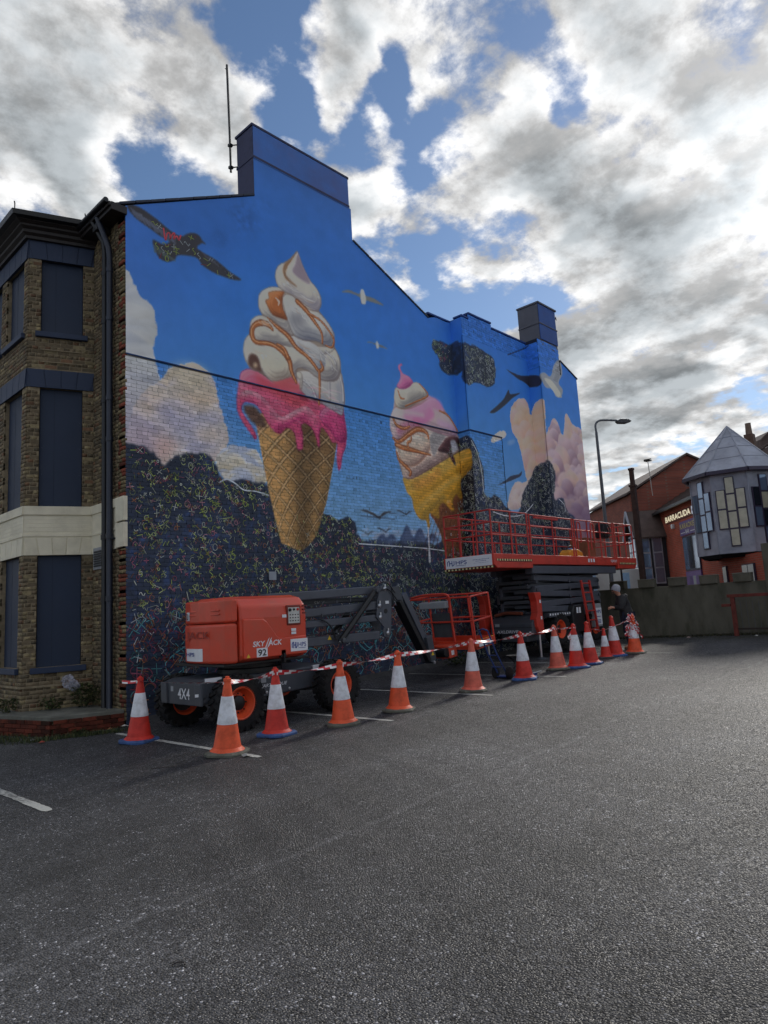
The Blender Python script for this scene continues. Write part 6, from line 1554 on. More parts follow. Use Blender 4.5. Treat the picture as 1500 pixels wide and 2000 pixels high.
def make_cone(body, base, tipm=None, H=.97):
    k = H/.97
    r = thing('traffic_cone', (0, 0, 0), 'cone', 'traffic cone', 'traffic cones holding the barrier tape')
    b = MB(); a, c = .25*k, .085*k
    oct_ = [(-a, -a+c), (-a+c, -a), (a-c, -a), (a, -a+c), (a, a-c), (a-c, a), (-a+c, a), (-a, a-c)]
    n = 8; V = [(x, y, 0) for x, y in oct_]+[(x, y, .032*k) for x, y in oct_]+[(x*.86, y*.86, .052*k) for x, y in oct_]
    b.add(V, [tuple(range(8))[::-1]]+[(i, (i+1) % 8, 8+(i+1) % 8, 8+i) for i in range(8)]+[(8+i, 8+(i+1) % 8, 16+(i+1) % 8, 16+i) for i in range(8)]+[tuple(range(16, 24))])
    b.build('base', base, r, world=False, bev=.006)
    def rad(h): return (.192-(.192-.034)*(h/.95)**.97)*k
    lo = MB(); lo.lathe([(.225*k, .050*k), (.205*k, .062*k), (.196*k, .075*k)]+[(rad(h), h*k) for h in np.linspace(.09, .385, 6)], 28); lo.build('lower_body', body, r, world=False, smooth=True)
    sl_ = MB(); sl_.lathe([(rad(.375)+.003, .378*k), (rad(.38)+.005, .384*k)]+[(rad(h)+.005, h*k) for h in (.5, .6, .7)]+[(rad(.72)+.004, .722*k)], 28); sl_.build('reflective_sleeve', M_SLEEVE, r, world=False, smooth=True)
    up = MB(); up.lathe([(rad(h), h*k) for h in np.linspace(.715, .90, 4)]+[(rad(.9)+.006, .905*k), (rad(.9)+.008, .93*k), (rad(.9)+.004, .945*k), (.026*k, .95*k), (.026*k, .97*k), (.012*k, .972*k)], 24); up.build('top', tipm or body, r, world=False, smooth=True)
    return r
protos = {}
for nm, args in {'or_gr': (C_OR, C_GR), 're_bl': (C_RE, C_BL), 'fa_dk': (C_FA, C_DK), 're_dk': (C_RE, C_DK), 'fa_gr': (C_FA, C_GR)}.items(): protos[nm] = [args, False, None]
CONES = [(-.60, -1.67, 're_bl', .97, 20, 'red cone on blue base, leftmost, beside the corner of the house'),
         (-.49, -3.88, 'or_gr', .99, 35, 'orange cone on grey base in front of the near boom lift wheel'),
         (.59, -3.52, 're_bl', .97, 12, 'red cone on blue base between the two near boom lift wheels'),
         (1.56, -3.90, 'or_gr', .97, 52, 'orange cone on grey base overlapping the right boom lift wheel'),
         (2.79, -3.93, 'or_gr', .98, 30, 'orange cone on grey base below the folded boom arms, fifth from the left'),
         (4.90, -3.89, 'fa_gr', .98, 40, 'faded orange cone in front of the red basket'),
         (6.51, -4.00, 're_bl', .97, 28, 'red cone on blue base beside the blue hand trolley'),
         (8.04, -3.90, 'fa_gr', .98, 33, 'faded orange cone beside the scissor lift outrigger'),
         (8.41, -4.17, 're_bl', .97, 44, 'red cone on blue base next to the scissor lift wheel'),
         (9.06, -4.17, 're_bl', .97, 15, 'red cone on blue base standing below the red ladder'),
         (10.28, -3.95, 're_dk', .72, 25, 'small short red cone between two taller cones'),
         (10.72, -3.99, 're_bl', .99, 38, 'tall red cone on blue base in front of the worker'),
         (11.28, -4.24, 'or_gr', .97, 10, 'orange cone wrapped in bunched red and white tape')]
CT = []
for i, (x, y, kd, H, rz, lab) in enumerate(CONES):
    pr = protos[kd]
    if H < .8: o = make_cone(C_RE, C_DK, None, H); s = 1
    else:
        if pr[2] is None: pr[2] = make_cone(*pr[0]); o = pr[2]
        else: o = copy_tree(pr[2])
        s = H/.97
    o.location = (x, y, gz(x, y)+.001); o.rotation_euler = (radians(random.uniform(-2, 2)), radians(random.uniform(-2, 2)), radians(rz)); o.scale = (s, s, s)
    o['label'] = lab; o['category'] = 'traffic cone'; o['group'] = 'traffic cones holding the barrier tape'
    CT.append(np.array((x, y, gz(x, y)+H*.955)))
M_TAPE = mat('barrier_tape', attr='Col', rough=.35, var=.05, spec=.5)
TP = thing('barrier_tape', (3.0, -3.9, .1), 'red and white barrier tape strung from cone to cone', 'tape')
TRED, TWHT = L3(196, 40, 50), L3(230, 226, 226)
def tape_span(a, b, sag=.03, w=.065, tw0=0., tw1=0., name='tape_span', n=None, wob=0.):
    a = np.array(a, float); b = np.array(b, float); ln = np.linalg.norm(b-a); n = n or max(int(ln/.035), 4)
    d = (b-a)/ln; side = np.cross(d, (0, 0, 1)); side /= np.linalg.norm(side)
    mb = MB(); prev = None; V = []
    for i in range(n+1):
        t = i/n; p = a+(b-a)*t-np.array((0, 0, sag*4*t*(1-t)))+side*wob*sin(t*17)+np.array((0, 0, wob*.6*sin(t*23+1)))
        ang = tw0+(tw1-tw0)*t; up = np.array((0, 0, 1))*cos(ang)+side*sin(ang)
        V.append((p+up*w/2, p, p-up*w/2))
    for i in range(n):
        k = (i//3) % 2
        for r_ in range(2):
            c = TRED if ((i+2*r_)//3) % 2 else TWHT
            mb.add([V[i][r_], V[i+1][r_], V[i+1][r_+1], V[i][r_+1]], [(0, 1, 2, 3)], c)
    return mb.build(name, M_TAPE, TP)
def tape_knot(p, r=.045):
    mb = MB(); n = 16; cs = []
    V = []
    for i in range(n):
        a = 2*pi*i/n; V.append(((cos(a)*r, sin(a)*r, .018+.006*sin(3*a)), (cos(a)*r, sin(a)*r, -.018+.006*cos(2*a))))
    for i in range(n):
        j = (i+1) % n; mb.add([np.array(V[i][0])+p, np.array(V[j][0])+p, np.array(V[j][1])+p, np.array(V[i][1])+p], [(0, 1, 2, 3)], TRED if (i//2) % 2 else TWHT)
    mb.build('tape_knot', M_TAPE, TP)
for i in range(8):
    a, b = CT[i]-[0, 0, .03], CT[i+1]-[0, 0, .03]
    if i == 0: tape_span(a, b, .02, .05, 1.45, 1.2)
    elif i < 7: tape_span(a, b, .025+.01*random.random(), .07, random.uniform(-.3, .3), random.choice((pi, -pi))+random.uniform(-.3, .3))
    else: tape_span(a, b, .02, .05, 1.2, .3)
for i in range(0, 9): tape_knot(CT[i]-[0, 0, .045])
m_ = (CT[7]*.35+CT[8]*.65)-np.array((0, 0, .26)); tape_span(CT[8]-[0, 0, .04], m_, .0, .06, 0, .6); tape_span(m_, CT[8]-[.05, .02, .30], .02, .06, .6, 1.2)
tape_span(CT[10]+[-.25, .1, .02], CT[10]-[0, 0, .02], .01, .04, .8, 1.2); tape_span(CT[10]-[0, 0, .02], CT[12]-[0, 0, .06], .01, .05, 1.2, .3); tape_knot(CT[10]-[0, 0, .03], .035)
tape_span(CT[0]-[0, 0, .035], CT[0]+[-.22, .1, -.02], .01, .05, .8, .2)
rt_ = random.Random(2)
for k in range(26):
    z = rt_.uniform(-.5, .06); a = rt_.uniform(0, 2*pi); r0 = .05+.13*max(-z, 0)/.6+.02
    p0 = CT[12]+np.array((cos(a)*r0, sin(a)*r0, z)); a2 = a+rt_.uniform(.8, 2.2); z2 = z-rt_.uniform(.02, .16); r2 = .06+.13*max(-z2, 0)/.6+.04
    p1 = CT[12]+np.array((cos(a2)*r2, sin(a2)*r2, z2)); tape_span(p0, p1, -.03, .06, rt_.uniform(0, 3), rt_.uniform(0, 6), 'tape_loop', 10, .015)

# ------------------------------------------------------------------ hand trolley and camp stool between the cones
M_BLUEF = mat('trolley_blue', L3(34, 58, 116), .55, var=.1)
t = thing('hand_trolley', (6.45, -3.62, gz(6.45, -3.6)), 'blue hand trolley leaning behind a red cone', 'trolley')
g = gz(6.5, -3.6)
for dy in (0, .22):
    q = MB(); q.tube([(6.12, -3.45+dy, g+1.02), (6.30, -3.50+dy, g+.55), (6.52, -3.56+dy, g+.12)], .016, 8); q.build('frame_tube', M_BLUEF, t, smooth=True)
q = MB(); q.tube([(6.12, -3.45, g+1.02), (6.10, -3.34, g+1.06), (6.12, -3.23, g+1.02)], .016, 8); q.build('handle', M_BLUEF, t, smooth=True)
for k in range(3):
    q = MB(); zz = .25+.25*k; xx = 6.12+.4*(1-zz/1.02); q.tube([(xx, -3.5, g+zz), (xx, -3.26, g+zz)], .012, 6); q.build('cross_bar', M_BLUEF, t, smooth=True)
for dy in (-.06, .28):
    q = MB(); q.lathe([(.04, -.03), (.11, -.03), (.13, -.015), (.13, .015), (.11, .03), (.04, .03)], 20, (6.54, -3.56+dy, g+.13), 'y'); q.build('wheel', M_RUBBER, t, smooth=True)
q = MB(); q.b2(6.52, 6.85, -3.58, -3.22, g+.03, g+.045); q.build('toe_plate', M_BLUEF, t)
t = thing('camp_stool', (7.15, -3.55, gz(7.1, -3.5)), 'black folding camp stool with spidery legs beside the trolley', 'stool')
g = gz(7.15, -3.5); cx, cy = 7.15, -3.45
for k in range(6):
    a = 2*pi*k/6; q = MB(); q.tube([(cx+cos(a)*.24, cy+sin(a)*.24, g+.01), (cx-cos(a+.5)*.24, cy-sin(a+.5)*.24, g+.42)], .011, 6); q.build('leg', M_BLACK, t, smooth=True)
q = MB(); n = 14; V = [(cx+cos(2*pi*i/n)*.25, cy+sin(2*pi*i/n)*.25, g+.42) for i in range(n)]+[(cx, cy, g+.37)]; q.add(V, [(i, (i+1) % n, n) for i in range(n)]); q.add([(v[0], v[1], v[2]-.008) for v in V], [((i+1) % n, i, n) for i in range(n)]); q.build('seat', mat('stool_cloth', L3(28, 28, 32), .8), t)
t = thing('paint_tray', (6.95, -3.75, gz(7, -3.7)), 'small blue paint tray on the asphalt beside the stool', 'tray')
g = gz(6.95, -3.75); q = MB(); q.prism([(6.85, -3.9, g+.005), (7.15, -3.9, g+.005), (7.18, -3.9, g+.07), (7.16, -3.9, g+.07), (7.14, -3.9, g+.02), (6.87, -3.9, g+.02), (6.84, -3.9, g+.07), (6.82, -3.9, g+.07)], (0, .22, 0)); q.build('tray', M_BLUEF, t)
q = MB(); q.tube([(6.9, -3.86, g+.05), (7.2, -3.98, g+.09)], .012, 6); q.tube([(6.88, -3.92, g+.05), (6.92, -3.78, g+.05)], .03, 10); q.build('roller', M_STEEL, t, smooth=True)

# ------------------------------------------------------------------ worker beside the scissor lift
def skin_obj(name, verts, edges, radii, m, parent, sub=2):
    o0 = ROOTLOC[root_of(parent).name]
    me = bpy.data.meshes.new(name); me.from_pydata([tuple(np.array(v)-o0) for v in verts], edges, [])
    o = link_mesh(name, me, parent, m)
    sk_ = o.modifiers.new('skin', 'SKIN'); sk_.use_smooth_shade = True
    if not me.skin_vertices: me.skin_vertices.new()
    for i, r in enumerate(radii):
        me.skin_vertices[0].data[i].radius = (r, r) if not hasattr(r, '__len__') else r
        me.skin_vertices[0].data[i].use_root = (i == 0)
    sb = o.modifiers.new('sub', 'SUBSURF'); sb.levels = sub; sb.render_levels = sub
    return o
PX, PY = 12.42, -3.60; PG = gz(PX, PY)
WK = thing('person', (PX, PY, PG), 'worker in grey beanie, dark jacket and navy trousers looking down at the lift', 'person')
fwd = np.array((-.60, .80, 0)); sid = np.array((.80, .60, 0)); upv = np.array((0, 0, 1.))
def W_(f, s, z): return np.array((PX, PY, PG))+fwd*f+sid*s+upv*z
hip = W_(-.04, 0, .88); waist = W_(0, 0, 1.02); chest = W_(.07, 0, 1.22); neck = W_(.13, 0, 1.42); headb = W_(.17, 0, 1.50); head = W_(.22, 0, 1.58); crown = W_(.22, 0, 1.66)
shL, shR = W_(.10, -.19, 1.36), W_(.10, .19, 1.36); elL, elR = W_(.16, -.25, 1.10), W_(.16, .25, 1.10); wrL, wrR = W_(.32, -.08, 1.12), W_(.32, .08, 1.12)
hL, hR = W_(-.03, -.10, .84), W_(-.03, .10, .84); knL, knR = W_(.05, -.11, .46), W_(.02, .12, .46); anL, anR = W_(-.02, -.11, .09), W_(-.10, .13, .09); toL, toR = W_(.17, -.12, .04), W_(.09, .15, .04)
M_SKIN = mat('skin', L3(186, 132, 108), .55, var=.06); M_JACK = mat('jacket_cloth', L3(44, 44, 46), .85, var=.2, vs_=10, bump=.3, bs=30); M_TROU = mat('trouser_cloth', L3(36, 42, 62), .85, var=.2, vs_=10, bump=.3, bs=30)
body_v = [hip, waist, chest, neck, headb, head, crown, shL, elL, wrL, shR, elR, wrR, hL, knL, anL, toL, hR, knR, anR, toR]
body_e = [(0, 1), (1, 2), (2, 3), (3, 4), (4, 5), (5, 6), (2, 7), (7, 8), (8, 9), (2, 10), (10, 11), (11, 12), (0, 13), (13, 14), (14, 15), (15, 16), (0, 17), (17, 18), (18, 19), (19, 20)]
body_r = [.11, .11, .12, .055, .06, .095, .075, .05, .04, .03, .05, .04, .03, .075, .055, .042, .035, .075, .055, .042, .035]
for sd, wr in ((-1, wrL), (1, wrR)):
    pi_ = len(body_v); palm = wr+fwd*.06-sid*sd*.03; body_v.append(palm); body_r.append(.026); body_e.append((9 if sd < 0 else 12, pi_))
    for k in range(4):
        b1 = palm+fwd*.035+upv*(.022-.015*k); b2 = b1+fwd*(.03+.006*(k in (1, 2)))-sid*sd*.01-upv*.012; b3 = b2+fwd*.012-sid*sd*.02-upv*.016
        j = len(body_v); body_v += [b1, b2, b3]; body_r += [.0095, .009, .008]; body_e += [(pi_, j), (j, j+1), (j+1, j+2)]
    b1 = palm+upv*.035-fwd*.005; b2 = b1+upv*.015+fwd*.025; j = len(body_v); body_v += [b1, b2]; body_r += [.010, .009]; body_e += [(pi_, j), (j, j+1)]
BODY = skin_obj('body', body_v, body_e, body_r, M_SKIN, WK)
jv = [W_(-.03, 0, .80), waist, chest, W_(.12, 0, 1.40), shL, elL, wrL-fwd*.03, shR, elR, wrR-fwd*.03]
skin_obj('jacket', jv, [(0, 1), (1, 2), (2, 3), (2, 4), (4, 5), (5, 6), (2, 7), (7, 8), (8, 9)], [(.23, .19), (.22, .18), (.235, .19), .105, .12, .095, .065, .12, .095, .065], M_JACK, WK)
hood = [W_(.0, -.10, 1.40), W_(-.03, 0, 1.43), W_(.0, .10, 1.40)]; skin_obj('hood', hood, [(0, 1), (1, 2)], [.055, .075, .055], M_JACK, WK, 2)
skin_obj('trousers', [W_(-.04, 0, .86), hL, knL, anL+upv*.02, hR, knR, anR+upv*.02], [(0, 1), (1, 2), (2, 3), (0, 4), (4, 5), (5, 6)], [.17, .13, .095, .075, .13, .095, .075], M_TROU, WK)
for an, to in ((anL, toL), (anR, toR)): skin_obj('boot', [an+upv*.05, an-upv*.03, (an+to)/2-upv*.02, to-upv*.005], [(0, 1), (1, 2), (2, 3)], [.06, .055, .05, .042], mat('boot_tan', L3(120, 74, 46), .7), WK, 2)
bn = MB(); prof = [(.118, -.055), (.124, -.04), (.122, .0), (.118, .03), (.100, .085), (.070, .118), (.03, .132), (.0001, .134)]
bn.lathe(prof, 20, (0, 0, 0)); rotb = Matrix.Rotation(.35, 3, Vector(tuple(sid)))
bn.v = [tuple(Vector(tuple(W_(.21, 0, 1.62)))+rotb@Vector(v)) for v in bn.v]; bn.build('beanie', mat('beanie_knit', L3(150, 152, 160), .9, var=.15, vs_=20, bump=.5, bs=70), WK, smooth=True)
nose = skin_obj('nose', [W_(.30, 0, 1.575), W_(.325, 0, 1.545)], [(0, 1)], [.014, .016], M_SKIN, WK, 2)
for s_ in (-1, 1):
    q = MB(); q.lathe([(.0001, -.011), (.008, -.007), (.011, 0), (.008, .007), (.0001, .011)], 10, tuple(W_(.302, .035*s_, 1.592))); q.build('eye', M_BLACKINK, WK, smooth=True)
    q = MB(); q.box(tuple(W_(.20, .105*s_, 1.555)), (.03, .02, .055)); q.build('ear', M_SKIN, WK, bev=.01)
q = MB(); q.box(tuple(W_(.302, 0, 1.51)), (.045, .045, .010), Matrix.Rotation(-atan2(.6, .8), 3, 'Z')); q.build('mouth', mat('lips', L3(140, 80, 72), .6), WK, bev=.004)
# ------------------------------------------------------------------ castellated boundary wall
M_WALLR = mat('weathered_render', L3(98, 94, 82), .95, var=.16, vs_=2., bump=.6, bs=30, dirt=L3(46, 50, 34), dsc=1.6, damt=.85)
_n = M_WALLR.node_tree
for _k in [n for n in _n.nodes if n.type == 'TEX_NOISE'][:2]:
    _mp = _n.nodes.new('ShaderNodeMapping'); _mp.inputs['Scale'].default_value = (1.3, 1.3, .55)
    _src = _k.inputs['Vector'].links[0].from_socket; _n.links.new(_src, _mp.inputs[0]); _n.links.new(_mp.outputs[0], _k.inputs['Vector'])
BW = thing('boundary_wall', (16.1, -4, .4), 'weathered castellated boundary wall along the back of the car park', 'wall')
def bx(y): return 15.95+max(-(y+2.), 0)*.115
def wallseg(name, y0_, y1_, z1, par, z0=-.2, th=.26):
    q = MB(); a, b = bx(y0_), bx(y1_)
    q.add([(a, y0_, z0), (b, y1_, z0), (b, y1_, z1), (a, y0_, z1), (a+th, y0_, z0), (b+th, y1_, z0), (b+th, y1_, z1), (a+th, y0_, z1)], [(0, 1, 2, 3), (5, 4, 7, 6), (3, 2, 6, 7), (4, 0, 3, 7), (1, 5, 6, 2), (0, 4, 5, 1)])
    return q.build(name, M_WALLR, par, bev=.012)
WB = wallseg('wall_body', -.95, -15., 1.98, BW)
M_COPE = mat('merlon_cap', L3(128, 124, 112), .9, var=.2, vs_=8)
k = 0; y = -1.53
while y > -14.5:
    if y > -5.9 or y < -8.2:
        wallseg('merlon', y, y-.49, 2.225, BW, 1.975)
        c = MB(); a, b = bx(y), bx(y-.49); c.add([(a-.012, y+.01, 2.225), (b-.012, y-.50, 2.225), (b-.012, y-.50, 2.245), (a-.012, y+.01, 2.245), (a+.272, y+.01, 2.225), (b+.272, y-.5, 2.225), (b+.272, y-.5, 2.245), (a+.272, y+.01, 2.245)], [(0, 1, 2, 3), (5, 4, 7, 6), (3, 2, 6, 7), (4, 0, 3, 7), (1, 5, 6, 2), (0, 4, 5, 1)]); c.build('merlon_cap', M_COPE, BW)
    y -= .925
wallseg('tall_pier', -6.08, -8.0, 3.05, BW, -.2, .34)
# moss and leaf litter along its foot
M_MOSS = mat('moss_leaf', attr='Col', rough=.8, var=.2)
def tufts(name, spots, label, cat, n, hmin, hmax, seed, cols, w=.006):
    r = random.Random(seed); V = []; F = []; C = []
    for (x, y, z, rad) in spots:
        for _ in range(n):
            a = r.uniform(0, 2*pi); d = rad*sqrt(r.random()); px, py = x+cos(a)*d, y+sin(a)*d; h = r.uniform(hmin, hmax); b = r.uniform(0, 2*pi); ln = h*r.uniform(.2, .7)
            wv_ = w*r.uniform(.7, 1.8); b0 = len(V); c = np.array(lin(np.array(r.choice(cols))))*r.uniform(.6, 1.3)
            dx, dy = cos(b), sin(b); zz = z if z is not None else gz(px, py)
            V += [(px-dy*wv_, py+dx*wv_, zz), (px+dy*wv_, py-dx*wv_, zz), (px+dx*ln*.5+dy*wv_*.8, py+dy*ln*.5-dx*wv_*.8, zz+h*.7), (px+dx*ln*.5-dy*wv_*.8, py+dy*ln*.5+dx*wv_*.8, zz+h*.7), (px+dx*ln, py+dy*ln, zz+h)]
            F += [(b0, b0+1, b0+2, b0+3), (b0+3, b0+2, b0+4, b0+4)]; C += [c]*5
    me = bpy.data.meshes.new(name); me.from_pydata(V, [], [f if len(set(f)) == 4 else f[:3] for f in F])
    ca = me.color_attributes.new('Col', 'FLOAT_COLOR', 'POINT'); a_ = np.ones((len(V), 4), np.float32); a_[:, :3] = np.array(C); ca.data.foreach_set('color', a_.ravel())
    o = link_mesh(name, me, None, M_MOSS); return tag(o, label, cat, kind='stuff')
GRN = [(48, 62, 28), (62, 74, 34), (40, 52, 26), (84, 84, 48)]
tufts('moss_strip', [(bx(y_)-.12-.25*random.random(), y_, None, .22) for y_ in np.arange(-1.2, -9, -.16)], 'mossy weeds along the foot of the boundary wall', 'weeds', 46, .015, .07, 3, [(44, 46, 24), (56, 58, 30), (38, 36, 26), (70, 64, 44)], .008)
tufts('grass_verge', [(-1.75+random.uniform(-.25, .35), y_, None, .22) for y_ in np.arange(.55, 4.6, .1)]+[(-1.5+.5*t_, .35-.3*t_+random.uniform(-.1, .02), None, .12) for t_ in np.linspace(0, 2.4, 14)], 'short grass and weeds in front of the brick planter', 'grass', 70, .02, .09, 4, GRN, .004)
def shrub(name, c, rx, rz, n, label, seed, cols, leaf=.03):
    t = thing(name, c, label, 'weeds'); r = random.Random(seed); V = []; F = []; C = []
    st = MB()
    for k in range(9):
        a = r.uniform(0, 2*pi); e = (c[0]+cos(a)*rx*.7, c[1]+sin(a)*rx*.7, c[2]+rz*r.uniform(.5, 1)); st.tube([c, ((c[0]+e[0])/2+.02, (c[1]+e[1])/2, c[2]+(e[2]-c[2])*.6), e], [.006, .005, .003], 5)
    st.build('stems', mat('stem_green', L3(60, 62, 36), .8), t)
    mb = MB()
    for k in range(n):
        a = r.uniform(0, 2*pi); d = rx*r.random()**.6; p = np.array((c[0]+cos(a)*d, c[1]+sin(a)*d, c[2]+rz*r.random()**.8)); u = np.array((r.gauss(0, 1), r.gauss(0, 1), r.gauss(0, .6))); u /= np.linalg.norm(u); v = np.cross(u, (r.random(), r.random(), 1.)); v /= np.linalg.norm(v); s = leaf*r.uniform(.6, 1.3)
        mb.add([p-u*s, p+v*s*.5, p+u*s, p-v*s*.5], [(0, 1, 2, 3)], tuple(np.array(lin(np.array(r.choice(cols))))*r.uniform(.6, 1.4)))
    mb.build('leaves', M_MOSS, t); return t
shrub('weed_clump', (-.22, 1.16, .30), .26, .42, 420, 'leafy weed clump growing beside the downpipes on the slab', 5, GRN, .035)
shrub('weed_clump', (-.72, 1.50, .30), .22, .20, 200, 'low weeds growing at the foot of the bay wall', 6, GRN, .03)
shrub('weed_clump', (-1.30, 2.05, .30), .22, .24, 240, 'dark weeds at the left foot of the bay front', 8, GRN, .03)
shrub('weed_clump', (.75-1.55, .05, -.02), .14, .10, 120, 'small weeds at the foot of the planter bricks near the pipes', 9, GRN, .025)
shrub('weed_clump', (8.7, -.55, .22), .35, .30, 300, 'weeds against the mural wall behind the red basket', 10, GRN, .035)
# crumpled clear bag lying on the slab
bag = thing('plastic_bag', (-.48, 1.36, .75), 'crumpled pale plastic bag caught against the bay wall', 'bag')
q = MB(); rr = random.Random(9)
for (cx_, cy_, cz_, R_) in ((-.47, 1.36, .78, .12), (-.38, 1.31, .70, .10)):
    V = []; n, m2 = 18, 12
    for i in range(m2+1):
        for j in range(n): th, ph = pi*i/m2, 2*pi*j/n; R2 = R_*rr.uniform(.55, 1.2); V.append((cx_+R2*sin(th)*cos(ph), cy_+R2*sin(th)*sin(ph), cz_+R2*cos(th)))
    q.add(V, [(i*n+j, i*n+(j+1) % n, (i+1)*n+(j+1) % n, (i+1)*n+j) for i in range(m2) for j in range(n)])
pm_ = mat('thin_plastic', L3(190, 190, 204), .3, var=.2, vs_=8); pm_.node_tree.nodes['Principled BSDF'].inputs['Alpha'].default_value = .35
q.build('bag', pm_, bag)
# litter
for k, (px, py, c, lab) in enumerate(((243, 1420, (190, 186, 176), 'white rubble scrap at the corner of the house'), (215, 1426, (170, 110, 70), 'small tan stone scrap beside the planter'), (62, 1448, (150, 150, 150), 'torn pale wrapper in the grass by the planter'), (82, 1452, (150, 60, 44), 'red crisp packet scrap in the grass'), (480, 1478, (150, 150, 146), 'flattened pale paper scrap beside the orange cone'), (1345, 1246, (150, 130, 126), 'pale litter scrap under the boundary wall'), (1478, 1243, (190, 190, 186), 'tiny white litter scrap near the timber frame'))):
    n_ = np.array([-GX, -GY, 1.]); p = on_plane(px, py, n_, .0); r = random.Random(k); V = []; m3 = 7
    for i in range(m3): V.append((p[0]+cos(2*pi*i/m3)*r.uniform(.03, .08), p[1]+sin(2*pi*i/m3)*r.uniform(.03, .08), gz(p[0], p[1])+r.uniform(.006, .03)))
    q = MB(); q.add(V+[(p[0], p[1], gz(p[0], p[1])+.045)], [(i, (i+1) % m3, m3) for i in range(m3)]); o = q.build('litter_scrap', mat('scrap%d' % k, L3(*c), .7, var=.2)); tag(o, lab, 'litter', 'litter scraps on the ground')
tw = MB(); p = on_plane(350, 1885, (-GX, -GY, 1.), 0); tw.tube(crom([p+[-.03, .02, .008], p+[0, .01, .012], p+[.02, -.01, .01], p+[.012, -.035, .008]], False, 4), .004, 5); tag(tw.build('twig', M_BROWN), 'short curled dark twig lying on the near asphalt', 'twig')
tw = MB(); p = on_plane(320, 1500, (-GX, -GY, 1.), 0); tw.tube([p+[-.12, .09, .008], p+[.0, .0, .01], p+[.1, -.09, .008]], .004, 5); tag(tw.build('twig', M_BROWN), 'thin straight dark twig on the asphalt near the leftmost cone', 'twig')
# red timber frame against the wall
TF = thing('timber_rail', (15.6, -5.3, .4), 'red brown timber rail frame standing against the boundary wall', 'railing')
M_TIM = mat('red_timber', L3(112, 48, 38), .75, var=.25, vs_=6, bump=.3, bs=40, dirt=L3(60, 40, 30), dsc=5, damt=.6)
def tp(px, py): return xplane(px, py, 15.75)
for px in (1430, 1535):
    a = tp(px, 1166); q = MB(); q.b2(15.70, 15.80, a[1]-.055, a[1]+.055, .40, a[2]); q.build('post', M_TIM, TF, bev=.006)
a, b = tp(1425, 1167), tp(1560, 1160); q = MB(); q.b2(15.69, 15.81, a[1]+.06, b[1], a[2]+.0, a[2]+.09); q.build('top_rail', M_TIM, TF, bev=.006)
a = tp(1410, 1182); q = MB(); q.b2(15.69, 15.79, a[1], a[1]-.24, a[2]-.05, a[2]+.03); q.build('side_arm', M_TIM, TF, bev=.006)
a, b = tp(1436, 1228), tp(1560, 1224); q = MB(); q.b2(15.73, 15.77, a[1], b[1], a[2]-.03, a[2]+.02); q.build('bottom_rail', mat('dark_timber_rail', L3(52, 40, 34), .8), TF)
for k in range(9):
    a = tp(1446+k*12, 1180); q = MB(); q.tube([(15.75, a[1], .55), (15.75, a[1], a[2]+.1)], .006, 5); q.build('wire', M_DKGREY, TF)

# ------------------------------------------------------------------ bar across the road
M_RBRICK = bpy.data.materials.new('red_brickwork'); M_RBRICK.use_nodes = True
def brickmat(m, c1, c2, mo):
    nn = m.node_tree.nodes; ll = m.node_tree.links; b = nn['Principled BSDF']
    g = nn.new('ShaderNodeNewGeometry'); sp = nn.new('ShaderNodeSeparateXYZ'); ll.new(g.outputs['Position'], sp.inputs[0])
    ad = nn.new('ShaderNodeMath'); ad.operation = 'ADD'; ll.new(sp.outputs[0], ad.inputs[0]); ll.new(sp.outputs[1], ad.inputs[1])
    cb = nn.new('ShaderNodeCombineXYZ'); ll.new(ad.outputs[0], cb.inputs[0]); ll.new(sp.outputs[2], cb.inputs[1])
    bt_ = nn.new('ShaderNodeTexBrick'); bt_.inputs['Scale'].default_value = 1.; bt_.inputs['Brick Width'].default_value = .30; bt_.inputs['Row Height'].default_value = .075; bt_.inputs['Mortar Size'].default_value = .008
    bt_.inputs['Color1'].default_value = (*c1, 1); bt_.inputs['Color2'].default_value = (*c2, 1); bt_.inputs['Mortar'].default_value = (*mo, 1); ll.new(cb.outputs[0], bt_.inputs['Vector'])
    nz = nn.new('ShaderNodeTexNoise'); nz.inputs['Scale'].default_value = 1.2; nz.inputs['Detail'].default_value = 6; ll.new(g.outputs['Position'], nz.inputs['Vector'])
    mr = nn.new('ShaderNodeMapRange'); ll.new(nz.outputs[0], mr.inputs[0]); mr.inputs[3].default_value = .6; mr.inputs[4].default_value = 1.4
    vm = nn.new('ShaderNodeVectorMath'); vm.operation = 'SCALE'; ll.new(bt_.outputs[0], vm.inputs[0]); ll.new(mr.outputs[0], vm.inputs[3]); ll.new(vm.outputs[0], b.inputs['Base Color']); b.inputs['Roughness'].default_value = .9
    bp = nn.new('ShaderNodeBump'); bp.inputs['Strength'].default_value = .5; bp.inputs['Distance'].default_value = .01; ll.new(bt_.outputs['Fac'], bp.inputs['Height']); bp.invert = True; ll.new(bp.outputs[0], b.inputs['Normal'])
brickmat(M_RBRICK, L3(182, 80, 58), L3(158, 70, 52), L3(150, 116, 96))
M_BBRICK = bpy.data.materials.new('brown_brickwork'); M_BBRICK.use_nodes = True; brickmat(M_BBRICK, L3(144, 78, 62), L3(122, 68, 56), L3(120, 92, 80))
def glass(name, c, r=.08):
    m = mat(name, L3(*c), r, var=.05, spec=1.0); m.node_tree.nodes['Principled BSDF'].inputs['Metallic'].default_value = .55; return m
M_GLASS = glass('window_glass', (120, 140, 166)); M_GLASSD = glass('dark_glass', (40, 46, 56)); M_CURT = mat('curtain_pane', L3(176, 172, 150), .3, var=.15, vs_=5, spec=.8)
